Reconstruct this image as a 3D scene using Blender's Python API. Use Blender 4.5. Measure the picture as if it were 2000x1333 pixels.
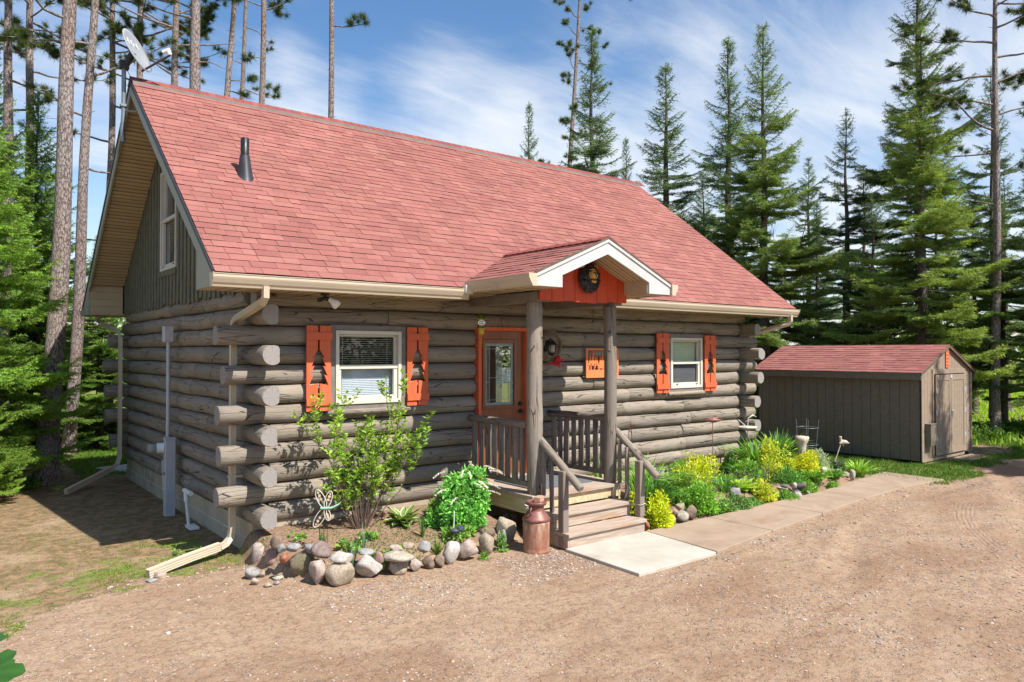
import bpy, math, random
import numpy as np
from mathutils import Vector, Matrix

for o in list(bpy.data.objects): bpy.data.objects.remove(o, do_unlink=True)
sc = bpy.context.scene
COL = sc.collection
R = math.radians

# ------------------------------------------------------------------ camera
cam_d = bpy.data.cameras.new('camera'); cam = bpy.data.objects.new('camera', cam_d); COL.objects.link(cam)
CAM = Vector((-2.776, -8.147, 2.263)); YAW, PIT = 0.6677, 0.0144
fw = Vector((math.sin(YAW)*math.cos(PIT), math.cos(YAW)*math.cos(PIT), math.sin(PIT)))
rt = Vector((math.cos(YAW), -math.sin(YAW), 0)); up = rt.cross(fw)
cam.matrix_world = Matrix(((rt.x, up.x, -fw.x, CAM.x), (rt.y, up.y, -fw.y, CAM.y), (rt.z, up.z, -fw.z, CAM.z), (0, 0, 0, 1)))
cam_d.sensor_width = 36; cam_d.lens = 1444.4/2000*36; cam_d.clip_end = 2000; cam_d.clip_start = .05
sc.camera = cam

# ------------------------------------------------------------------ sun and sky
SUN = Vector((.19, -.77, 1.0)).normalized()
sl = bpy.data.lights.new('sun', 'SUN'); sl.energy = 5.0; sl.angle = R(.5); sl.color = (1, .955, .89)
so = bpy.data.objects.new('sun', sl); COL.objects.link(so); so.rotation_euler = (-SUN).to_track_quat('-Z', 'Y').to_euler()
w = bpy.data.worlds.new('World'); sc.world = w; w.use_nodes = True
N, Lk = w.node_tree.nodes, w.node_tree.links
N.clear()
out = N.new('ShaderNodeOutputWorld'); bg = N.new('ShaderNodeBackground'); sky = N.new('ShaderNodeTexSky')
sky.sky_type = 'NISHITA'; sky.sun_disc = False
sky.sun_elevation = math.asin(SUN.z); sky.sun_rotation = math.atan2(SUN.x, SUN.y); sky.air_density = 1.0; sky.dust_density = .6; sky.ozone_density = 2.0
bg.inputs['Strength'].default_value = .073
tc = N.new('ShaderNodeTexCoord'); sep = N.new('ShaderNodeSeparateXYZ'); Lk.new(tc.outputs['Generated'], sep.inputs[0])
def wm(op, a, b=None, c=None):
    n = N.new('ShaderNodeMath'); n.operation = op
    for i, v in enumerate((a, b, c)):
        if v is None: continue
        if isinstance(v, (int, float)): n.inputs[i].default_value = v
        else: Lk.new(v, n.inputs[i])
    return n.outputs[0]
zz = wm('ADD', sep.outputs[2], .22)
cx_, cy_ = wm('DIVIDE', sep.outputs[0], zz), wm('DIVIDE', sep.outputs[1], zz)
cmb = N.new('ShaderNodeCombineXYZ'); Lk.new(cx_, cmb.inputs[0]); Lk.new(cy_, cmb.inputs[1])
def wnoise(scale, detail, rough, dist, off, stretch=(1, 1, 1), rot=0):
    mp = N.new('ShaderNodeMapping'); mp.inputs['Location'].default_value = off; mp.inputs['Scale'].default_value = stretch; mp.inputs['Rotation'].default_value = (0, 0, rot)
    Lk.new(cmb.outputs[0], mp.inputs[0])
    n = N.new('ShaderNodeTexNoise'); n.inputs['Scale'].default_value = scale; n.inputs['Detail'].default_value = detail
    n.inputs['Roughness'].default_value = rough; n.inputs['Distortion'].default_value = dist
    Lk.new(mp.outputs[0], n.inputs[0]); return n.outputs[0]
n1 = wnoise(1.15, 8, .55, .7, (3.1, 1.7, 0), (1.0, 1.6, 1), .5)
n2 = wnoise(.5, 4, .5, .2, (7.3, 4.2, 0))
n3 = wnoise(6.0, 8, .65, 1.2, (1.3, 8.2, 0), (.4, 1.8, 1), .9)
def blob(d, rad, amt):
    v = Vector(d).normalized(); dn = N.new('ShaderNodeVectorMath'); dn.operation = 'DOT_PRODUCT'
    nv = N.new('ShaderNodeVectorMath'); nv.operation = 'NORMALIZE'; Lk.new(tc.outputs['Generated'], nv.inputs[0])
    Lk.new(nv.outputs[0], dn.inputs[0]); dn.inputs[1].default_value = v
    mr = N.new('ShaderNodeMapRange'); mr.interpolation_type = 'SMOOTHSTEP'
    mr.inputs['From Min'].default_value = math.cos(R(rad)); mr.inputs['From Max'].default_value = 1; mr.inputs['To Max'].default_value = amt
    Lk.new(dn.outputs['Value'], mr.inputs[0]); return mr.outputs[0]
def pixdir(px, py):
    return fw + rt*((px-1000)/1444.4) - up*((py-666.5)/1444.4)
s = wm('ADD', wm('MULTIPLY', n1, 1.15), wm('MULTIPLY', n2, .30))
s = wm('ADD', s, -.19)
s = wm('ADD', s, wm('MULTIPLY', n3, .28))
s = wm('ADD', s, wm('MULTIPLY', wm('MINIMUM', sep.outputs[1], 0), .25))
for (px, py, rad, amt) in ((860, 230, 9, .34), (1080, 260, 7, .15), (1400, 330, 16, .20), (600, 170, 5, .24), (420, 330, 8, .2), (1950, 250, 15, .2), (820, 40, 10, -.30), (700, 130, 5, -.10), (1120, 40, 10, -.16), (480, 60, 8, -.14), (200, 330, 12, .12), (1800, 300, 6, -.05)):
    s = wm('ADD', s, blob(pixdir(px, py), rad, amt))
mr = N.new('ShaderNodeMapRange'); mr.interpolation_type = 'SMOOTHSTEP'
mr.inputs['From Min'].default_value = .52; mr.inputs['From Max'].default_value = 1.20; mr.inputs['To Max'].default_value = .92
Lk.new(s, mr.inputs[0])
hz = N.new('ShaderNodeMapRange'); hz.inputs['From Min'].default_value = 0.0; hz.inputs['From Max'].default_value = .3; hz.inputs['To Min'].default_value = .45; hz.inputs['To Max'].default_value = 0
Lk.new(sep.outputs[2], hz.inputs[0])
fac = wm('MAXIMUM', mr.outputs[0], hz.outputs[0])
hs = N.new('ShaderNodeHueSaturation'); hs.inputs['Saturation'].default_value = 1.18; hs.inputs['Value'].default_value = 1.45; Lk.new(sky.outputs[0], hs.inputs['Color'])
mx = N.new('ShaderNodeMix'); mx.data_type = 'RGBA'; Lk.new(fac, mx.inputs[0]); Lk.new(hs.outputs[0], mx.inputs[6]); mx.inputs[7].default_value = (8.2, 8.5, 8.9, 1)
Lk.new(mx.outputs[2], bg.inputs[0]); Lk.new(bg.outputs[0], out.inputs[0])
sc.view_settings.view_transform = 'Standard'; sc.view_settings.look = 'None'; sc.view_settings.exposure = 0.74; sc.view_settings.gamma = 1
sc.render.engine = 'CYCLES'
sc.cycles.max_bounces = 8; sc.cycles.transparent_max_bounces = 8

# ------------------------------------------------------------------ materials
def new_mat(name, rough=.7, spec=.3):
    m = bpy.data.materials.new(name); m.use_nodes = True
    nt = m.node_tree; b = nt.nodes['Principled BSDF']
    b.inputs['Roughness'].default_value = rough; b.inputs['Specular IOR Level'].default_value = spec
    return m, nt.nodes, nt.links, b
class G:
    """small node-graph helper"""
    def __init__(s, name, rough=.7, spec=.3):
        s.m, s.n, s.l, s.b = new_mat(name, rough, spec)
        s.tc = s.n.new('ShaderNodeTexCoord')
    def put(s, sock, v):
        if isinstance(v, (int, float)): sock.default_value = v
        elif isinstance(v, (tuple, list)): sock.default_value = v if len(v) == len(sock.default_value) else tuple(v)+(1,)
        else: s.l.new(v, sock)
    def vec(s, src='Object', scale=(1, 1, 1), rot=(0, 0, 0)):
        mp = s.n.new('ShaderNodeMapping'); s.l.new(s.tc.outputs[src] if isinstance(src, str) else src, mp.inputs[0])
        mp.inputs['Scale'].default_value = scale; mp.inputs['Rotation'].default_value = rot; return mp.outputs[0]
    def noise(s, v, scale, detail=4, rough=.55, dist=0):
        n = s.n.new('ShaderNodeTexNoise'); s.l.new(v, n.inputs[0]); n.inputs['Scale'].default_value = scale
        n.inputs['Detail'].default_value = detail; n.inputs['Roughness'].default_value = rough; n.inputs['Distortion'].default_value = dist
        return n.outputs[0]
    def vor(s, v, scale, feature='F1', out='Distance', rnd=1):
        n = s.n.new('ShaderNodeTexVoronoi'); n.feature = feature; s.l.new(v, n.inputs[0]); n.inputs['Scale'].default_value = scale
        n.inputs['Randomness'].default_value = rnd
        return n.outputs[out]
    def math(s, op, a, b=0, c=None):
        n = s.n.new('ShaderNodeMath'); n.operation = op; s.put(n.inputs[0], a); s.put(n.inputs[1], b)
        if c is not None: s.put(n.inputs[2], c)
        return n.outputs[0]
    def rng(s, v, a, b, c=0, d=1, smooth=True):
        n = s.n.new('ShaderNodeMapRange'); n.interpolation_type = 'SMOOTHSTEP' if smooth else 'LINEAR'
        s.put(n.inputs[0], v); n.inputs[1].default_value = a; n.inputs[2].default_value = b; n.inputs[3].default_value = c; n.inputs[4].default_value = d
        return n.outputs[0]
    def mix(s, f, a, b, mode='MIX'):
        n = s.n.new('ShaderNodeMix'); n.data_type = 'RGBA'; n.blend_type = mode
        s.put(n.inputs[0], f); s.put(n.inputs[6], a); s.put(n.inputs[7], b); return n.outputs[2]
    def bump(s, h, strength=.3, dist=.01, prev=None):
        n = s.n.new('ShaderNodeBump'); n.inputs['Strength'].default_value = strength; n.inputs['Distance'].default_value = dist
        s.l.new(h, n.inputs['Height'])
        if prev is not None: s.l.new(prev, n.inputs['Normal'])
        return n.outputs[0]
    def attr(s, name):
        n = s.n.new('ShaderNodeAttribute'); n.attribute_name = name; return n
    def rand(s):
        return s.n.new('ShaderNodeObjectInfo').outputs['Random']
    def done(s, color=None, normal=None, rough=None):
        if color is not None: s.put(s.b.inputs['Base Color'], color)
        if normal is not None: s.l.new(normal, s.b.inputs['Normal'])
        if rough is not None: s.put(s.b.inputs['Roughness'], rough)
        return s.m

def paint(name, c, rough=.5, var=.12, bump=.15, scale=6, metal=0, spec=.3, dirt=None):
    g = G(name, rough, spec); v = g.vec()
    n = g.noise(v, scale, 6, .6); f = g.noise(v, scale*9, 3, .6)
    a = tuple(x*(1-var) for x in c); b = tuple(min(1, x*(1+var)) for x in c)
    col = g.mix(g.rng(n, .3, .7), a, b)
    if dirt: col = g.mix(g.rng(g.noise(v, scale*.6, 7, .7), .52, .72, 0, .7), col, dirt)
    g.b.inputs['Metallic'].default_value = metal
    return g.done(col, g.bump(f, bump, .004), g.rng(n, .2, .8, rough-.08, min(1, rough+.1)))

def wood_logs(name, c, uvsrc='UV', seed=0):
    g = G(name, .72, .25); uv = g.vec(uvsrc)
    grain = g.noise(g.vec(uvsrc, (1.6, 26, 1)), 3, 7, .65, .5)
    fine = g.noise(g.vec(uvsrc, (8, 120, 1)), 3, 4, .6)
    big = g.noise(g.vec(uvsrc, (.9, 3, 1)), 1.6, 4, .55)
    crk = g.vor(g.vec(uvsrc, (.55, 9, 1)), 2.2, 'DISTANCE_TO_EDGE')
    msk = g.rng(g.noise(g.vec(uvsrc, (.7, 4, 1)), 2.0, 3, .5), .44, .54)
    line = g.math('MULTIPLY', g.rng(crk, .0, .028, 1, 0), msk)
    kd = g.vor(g.vec(uvsrc, (1.6, 3.2, 1)), 1.5)
    knot = g.rng(kd, .03, .085, 1, 0)
    rnd = g.rand()
    base = g.mix(g.rng(grain, .25, .75), tuple(x*.80 for x in c), tuple(min(1, x*1.15) for x in c))
    base = g.mix(g.rng(big, .35, .75, 0, .45), base, (c[0]*1.28, c[1]*1.12, c[2]*.86))
    base = g.mix(g.rng(rnd, 0, 1, 0, .7), base, (c[0]*.70, c[1]*.69, c[2]*.70)); blot = g.noise(g.vec(uvsrc, (2.2, 5, 1)), 2.4, 6, .7, .8); base = g.mix(g.rng(blot, .52, .68, 0, .5), base, (c[0]*.55, c[1]*.52, c[2]*.5)); base = g.mix(g.rng(blot, .42, .30, 0, .35), base, (c[0]*1.35, c[1]*1.33, c[2]*1.35))
    base = g.mix(g.math('MULTIPLY', line, .85), base, (.03, .024, .02))
    base = g.mix(g.math('MULTIPLY', knot, .7), base, (c[0]*.35, c[1]*.28, c[2]*.22))
    h = g.math('ADD', g.math('MULTIPLY', grain, .5), g.math('MULTIPLY', fine, .25))
    h = g.math('SUBTRACT', h, g.math('MULTIPLY', line, 1.2))
    h = g.math('SUBTRACT', h, g.math('MULTIPLY', knot, .5))
    return g.done(base, g.bump(h, .8, .016))

def end_grain(name, c):
    g = G(name, .8, .2); sp = g.n.new('ShaderNodeSeparateXYZ'); g.l.new(g.vec('UV'), sp.inputs[0])
    x, y = sp.outputs[0], sp.outputs[1]
    r = g.math('SQRT', g.math('ADD', g.math('MULTIPLY', x, x), g.math('MULTIPLY', y, y)))
    nz = g.noise(g.vec('UV', (1, 1, 1)), 12, 3)
    ring = g.math('SINE', g.math('ADD', g.math('MULTIPLY', r, 330), g.math('MULTIPLY', nz, 9)))
    an = g.math('ARCTAN2', y, x)
    ck = g.math('ABSOLUTE', g.math('SINE', g.math('ADD', g.math('MULTIPLY', an, 3.5), g.math('MULTIPLY', g.rand(), 20))))
    crack = g.math('MULTIPLY', g.rng(ck, .0, .09, 1, 0), g.rng(r, .01, .03))
    col = g.mix(g.rng(ring, -1, 1, 0, .6), c, tuple(v*.6 for v in c))
    col = g.mix(g.rng(g.noise(g.vec('UV'), 25, 5), .4, .7, 0, .4), col, tuple(v*.8 for v in c))
    col = g.mix(g.math('MULTIPLY', crack, .8), col, (.04, .03, .025))
    return g.done(col, g.bump(g.math('SUBTRACT', g.math('MULTIPLY', ring, .2), crack), .4, .006))

def leaf_mat(name, trans=.3, rough=.45, spec=.25):
    g = G(name, rough, spec); a = g.attr('Col')
    n = g.noise(g.vec(), 3.0, 3); col = g.mix(1, a.outputs[0], g.mix(g.rng(n, .3, .7), (.8, .8, .8), (1.2, 1.2, 1.15)), 'MULTIPLY')
    oc = g.n.new('ShaderNodeObjectInfo').outputs['Color']; col = g.mix(1, col, oc, 'MULTIPLY')
    g.done(col)
    t = g.n.new('ShaderNodeBsdfTranslucent'); tcx = g.mix(1, col, (1.5, 1.35, .6), 'MULTIPLY'); g.l.new(tcx, t.inputs[0])
    ms = g.n.new('ShaderNodeMixShader'); ms.inputs[0].default_value = trans
    g.l.new(g.b.outputs[0], ms.inputs[1]); g.l.new(t.outputs[0], ms.inputs[2])
    g.l.new(ms.outputs[0], g.n['Material Output'].inputs[0]); return g.m

def attr_mat(name, rough=.85, bump=.5, bs=60, speck=.25):
    g = G(name, rough, .2); a = g.attr('Col'); v = g.vec()
    n = g.noise(v, bs, 5, .65); n2 = g.noise(v, bs*.2, 4)
    col = g.mix(1, a.outputs[0], g.mix(g.rng(n, .3, .7), (1-speck,)*3, (1+speck,)*3), 'MULTIPLY')
    col = g.mix(g.rng(n2, .35, .7, 0, .3), col, g.mix(1, a.outputs[0], (.75, .72, .7), 'MULTIPLY'))
    return g.done(col, g.bump(n, bump, .004))

M = {}
LOGC = (.275, .236, .190)
M['log'] = wood_logs('weathered_log', LOGC)
M['log_end'] = end_grain('log_end_grain', (.315, .285, .26))
M['rail'] = wood_logs('railing_wood', (.23, .19, .16))
M['post'] = wood_logs('post_wood', (.265, .225, .185))
M['chink'] = paint('dark_chinking', (.035, .03, .025), .9)
def board_paint(name, c, fade):
    g = G(name, .5, .3); gr = g.noise(g.vec('Object', (34, 34, 2.2)), 1.5, 7, .7, .5); b_ = g.noise(g.vec('Object', (5, 5, 1.2)), 2, 6, .65); sp_ = g.noise(g.vec(), 60, 3)
    col = g.mix(g.rng(gr, .3, .7), tuple(v*.84 for v in c), tuple(min(1, v*1.10) for v in c)); col = g.mix(g.rng(b_, .45, .7, 0, .5), col, fade); col = g.mix(g.rng(sp_, .68, .74, 0, .5), col, tuple(v*.45 for v in c))
    return g.done(col, g.bump(gr, .4, .004), g.rng(b_, .3, .7, .42, .65))
M['orange'] = board_paint('orange_paint', (.62, .115, .042), (.62, .17, .085))
M['orange_bright'] = paint('orange_sign_paint', (.72, .20, .07), .5, .06, .08, 4)
M['red'] = board_paint('red_orange_boards', (.54, .062, .018), (.56, .10, .045))
M['cream'] = paint('cream_trim', (.56, .52, .44), .4, .05, .03, 3, spec=.4)
M['almond'] = paint('almond_gutter', (.50, .41, .30), .32, .04, .03, 2, spec=.5)
M['soffit'] = paint('tan_soffit', (.46, .345, .215), .5, .05, .05, 3)
M['white_trim'] = paint('white_fascia', (.50, .48, .465), .45, .04, .03, 2, dirt=(.42, .39, .35))
M['olive'] = paint('shaded_rake_board', (.29, .285, .22), .45, .07, .05, 3)  # almond trim's look in gable shade, put into the rake board colour
M['siding'] = paint('green_siding', (.128, .124, .082), .75, .18, .3, 7)
M['buck'] = paint('window_buck', (.185, .16, .14), .7, .15, .3, 9)
M['black'] = paint('black_iron', (.02, .02, .021), .4, .2, .1, 8)
M['vent_black'] = paint('black_vent', (.018, .018, .02), .35, .2, .05, 6)
M['flash'] = paint('grey_flashing', (.045, .045, .05), .45, .1, .05, 6, metal=.2)
M['galv'] = paint('grey_box', (.42, .44, .47), .45, .06, .04, 5, metal=.1)
M['grey_metal'] = paint('galvanised_pipe', (.22, .24, .25), .4, .1, .05, 6, metal=.5)
M['pvc'] = paint('white_pvc', (.75, .74, .72), .35, .04, .02, 3)
M['dish'] = paint('dish_grey', (.27, .28, .29), .35, .04, .02, 3)
M['white'] = paint('white_plastic', (.78, .77, .74), .4, .04, .02, 3)
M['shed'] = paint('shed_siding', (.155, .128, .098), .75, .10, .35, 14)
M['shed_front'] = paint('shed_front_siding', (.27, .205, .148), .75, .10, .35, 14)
M['groove'] = paint('soffit_groove', (.10, .075, .05), .8)
M['slot'] = paint('dark_slot', (.012, .011, .010), .9)
M['mat_grey'] = paint('doormat', (.13, .135, .15), .95, .2, .5, 40)
M['deckwood'] = None
g = G('deck_boards', .7, .25)
gr = g.noise(g.vec('Object', (2.2, 30, 30)), 1.2, 7, .65, .6); bigv = g.noise(g.vec('Object', (.8, 5, 5)), 2, 4); fi = g.noise(g.vec('Object', (8, 120, 120)), 1, 4)
c1 = g.mix(g.rng(gr, .3, .7), (.30, .225, .17), (.45, .375, .305)); c1 = g.mix(g.rng(bigv, .5, .68, 0, .65), c1, (.34, .19, .105))
M['deckwood'] = g.done(c1, g.bump(g.math('ADD', gr, g.math('MULTIPLY', fi, .4)), .4, .006))
g = G('deck_fascia', .7, .25)
gr = g.noise(g.vec('Object', (30, 1.6, 20)), 1.2, 7, .65, .8); c1 = g.mix(g.rng(gr, .3, .7), (.42, .31, .17), (.60, .49, .31))
M['deckfascia'] = g.done(c1, g.bump(gr, .3, .005))
# door wood
g = G('door_wood', .35, .5); gr = g.noise(g.vec('Object', (22, 22, 1.2)), 1.6, 8, .7, .8)
M['door'] = g.done(g.mix(g.rng(gr, .25, .75), (.15, .042, .014), (.30, .10, .034)), g.bump(gr, .25, .003))
# roof shingles: tab colours in Col, granule speckle
g = G('red_shingle', .9, .15); a = g.attr('Col'); v = g.vec()
gn = g.noise(v, 130, 3, .7); g2 = g.noise(v, 1.2, 4, .6); g3 = g.noise(v, 14, 4, .6)
col = g.mix(1, a.outputs[0], g.mix(g.rng(gn, .3, .7), (.47, .52, .53), (.82, .93, .95)), 'MULTIPLY')
col = g.mix(g.rng(g2, .35, .7, 0, .25), col, g.mix(1, a.outputs[0], (1.2, 1.35, 1.4), 'MULTIPLY'))
col = g.mix(g.rng(g3, .45, .75, 0, .3), col, g.mix(1, a.outputs[0], (.75, .72, .75), 'MULTIPLY'))
M['shingle'] = g.done(col, g.bump(gn, .5, .003))
# concrete
def conc(name, c, stain, amt):
    g = G(name, .85, .2); v = g.vec(); n = g.noise(v, 2.2, 8, .65, .4); f = g.noise(v, 45, 4, .7); s2 = g.noise(v, .9, 5, .6, 1.2)
    col = g.mix(g.rng(n, .3, .7), tuple(x*.88 for x in c), tuple(x*1.08 for x in c)); col = g.mix(g.rng(s2, .5, .72, 0, amt), col, stain)
    col = g.mix(g.rng(g.noise(v, 160, 2), .62, .75, 0, .3), col, (.2, .17, .14))
    return g.done(col, g.bump(g.math('ADD', n, g.math('MULTIPLY', f, .4)), .25, .006))
M['pad'] = conc('pale_concrete', (.44, .405, .34), (.32, .25, .17), .55)
M['walk'] = conc('walk_concrete', (.33, .245, .175), (.235, .155, .10), .7)
M['foundation'] = conc('foundation_block', (.40, .33, .24), (.24, .20, .15), .6)
M['rock'] = attr_mat('field_stone', .8, .6, 42, .28)
M['gravel'] = attr_mat('gravel_stone', .85, .3, 90, .15)
M['leaf'] = leaf_mat('leaf', .30)
M['needle'] = leaf_mat('needle', .30, .55, .2)
M['grass'] = leaf_mat('grass_blade', .3, .5)
# bark
def bark(name, c, c2, sc_=1.0):
    g = G(name, .9, .1)
    v = g.vec('Object', (26*sc_, 26*sc_, 9*sc_)); wv_ = g.noise(v, .8, 4, .7)
    n = g.noise(g.vec('Object', (22, 22, 7)), 2.2, 7, .75, .8); n2 = g.noise(g.vec('Object'), 1.1, 4); n3 = g.noise(g.vec('Object', (60, 60, 22)), 2, 4, .7)
    fl = g.n.new('ShaderNodeTexVoronoi'); fl.feature = 'DISTANCE_TO_EDGE'; mixv = g.n.new('ShaderNodeVectorMath'); mixv.operation = 'MULTIPLY_ADD'
    cmb2 = g.n.new('ShaderNodeCombineXYZ'); g.l.new(wv_, cmb2.inputs[0]); g.l.new(n, cmb2.inputs[2]); g.l.new(cmb2.outputs[0], mixv.inputs[0]); mixv.inputs[1].default_value = (2.4, 2.4, 2.4); g.l.new(v, mixv.inputs[2])
    g.l.new(mixv.outputs[0], fl.inputs[0]); fl.inputs['Scale'].default_value = 1.0
    cr = g.rng(fl.outputs['Distance'], .0, .10, 0, 1)
    col = g.mix(g.rng(n, .3, .7), c, c2); col = g.mix(g.rng(n2, .4, .65, 0, .5), col, (c[0]*1.15, c[1]*.84, c[2]*.68)); col = g.mix(g.rng(n3, .5, .7, 0, .5), col, tuple(min(1, x*1.25) for x in c2))
    col = g.mix(cr, (c[0]*.5, c[1]*.46, c[2]*.44), col)
    return g.done(col, g.bump(g.math('ADD', g.math('MULTIPLY', cr, .7), n), .9, .02))
M['pinebark'] = bark('red_pine_bark', (.225, .182, .162), (.41, .352, .325))
M['firbark'] = bark('fir_bark', (.12, .095, .08), (.24, .20, .17))
M['twig'] = paint('twig', (.13, .09, .065), .85, .25, .2, 12)
# rusty can
g = G('rusty_steel', .62, .3); v = g.vec(); n = g.noise(g.vec('Object', (6, 6, 1.6)), 2.2, 7, .7, .5); n2 = g.noise(v, 30, 5, .7); n3 = g.noise(v, 5, 5)
sp = g.n.new('ShaderNodeSeparateXYZ'); g.l.new(g.tc.outputs['Object'], sp.inputs[0])
col = g.mix(g.rng(n, .3, .68), (.26, .10, .06), (.40, .22, .14)); col = g.mix(g.rng(n2, .45, .75, 0, .5), col, (.14, .06, .045))
worn = g.math('MULTIPLY', g.rng(g.noise(g.vec('Object', (7, 7, 2.5)), 2.5, 6, .7), .46, .66), g.math('MULTIPLY', g.rng(sp.outputs[2], .18, .36), g.rng(sp.outputs[2], .42, .36)))
col = g.mix(g.math('MULTIPLY', worn, .85), col, (.55, .50, .40)); g.b.inputs['Metallic'].default_value = .15
M['rust'] = g.done(col, g.bump(n2, .4, .004))
M['rust_dark'] = paint('dark_rust', (.20, .085, .07), .42, .25, .25, 14, metal=.2, dirt=(.28, .13, .08))
# glass
def glass(name, tint, rough=.02, metallic=0, alpha=.25):
    g = G(name, rough, .9); g.put(g.b.inputs['Base Color'], tint)
    gl = g.n.new('ShaderNodeBsdfGlossy'); gl.inputs['Roughness'].default_value = rough; gl.inputs[0].default_value = (.95, .97, 1, 1)
    tr = g.n.new('ShaderNodeBsdfTransparent'); tr.inputs[0].default_value = tuple(tint)+(1,)
    fr = g.n.new('ShaderNodeLayerWeight'); fr.inputs[0].default_value = .5
    f = g.math('ADD', g.math('MULTIPLY', g.math('POWER', fr.outputs['Facing'], 4), .6), alpha)
    ms = g.n.new('ShaderNodeMixShader'); g.l.new(f, ms.inputs[0]); g.l.new(tr.outputs[0], ms.inputs[1]); g.l.new(gl.outputs[0], ms.inputs[2])
    g.l.new(ms.outputs[0], g.n['Material Output'].inputs[0]); return g.m
M['glass'] = glass('window_glass', (.93, .95, .95), .01, 0, .03)
M['door_glass'] = glass('door_glass', (.5, .55, .5), .015, 0, .55)
M['bevel_glass'] = paint('bevelled_glass', (.22, .27, .24), .15, .3, .6, 30, spec=.8)
M['screen'] = paint('insect_screen', (.11, .105, .11), .7, .08, .05, 20)
M['blind'] = paint('white_blind', (.52, .54, .58), .5, .03, .02, 5)
M['blind_cream'] = paint('cream_blind', (.70, .72, .45), .5, .03, .02, 5)
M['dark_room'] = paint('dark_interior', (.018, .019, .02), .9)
M['caming'] = paint('lead_caming', (.42, .44, .42), .3, .1, .05, 20, metal=.3)
M['brass'] = paint('brass', (.42, .27, .07), .3, .15, .05, 20, metal=.6)
M['fur'] = paint('black_carved_fur', (.045, .042, .045), .55, .6, 1.0, 28)
M['muzzle'] = paint('tan_muzzle', (.62, .34, .08), .5, .15, .1, 14)
M['green_enamel'] = paint('green_enamel', (.28, .55, .36), .35, .15, .05, 14)
M['chime_green'] = paint('chime_green', (.10, .11, .02), .3, .2, .05, 14, metal=.3)
M['brass_pale'] = paint('pale_copper', (.55, .42, .28), .4, .15, .05, 14, metal=.2)
M['gold'] = paint('chime_gold', (.50, .34, .05), .35, .2, .05, 14, metal=.3)
M['berry'] = paint('red_flowers', (.50, .01, .02), .6, .3, .2, 20)
M['vine'] = paint('grapevine', (.22, .15, .09), .85, .3, .3, 25)
M['brick'] = paint('pale_brick', (.45, .27, .19), .85, .2, .5, 18)
M['wire'] = paint('green_wire', (.07, .11, .08), .5, .1, .05, 20)
M['birdbath'] = paint('birdbath_concrete', (.50, .42, .34), .85, .25, .5, 14)
M['stepstone'] = paint('pale_slab', (.48, .46, .45), .85, .1, .3, 10)
M['solar'] = paint('solar_blue', (.07, .075, .11), .3, .1, .05, 10)
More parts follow.
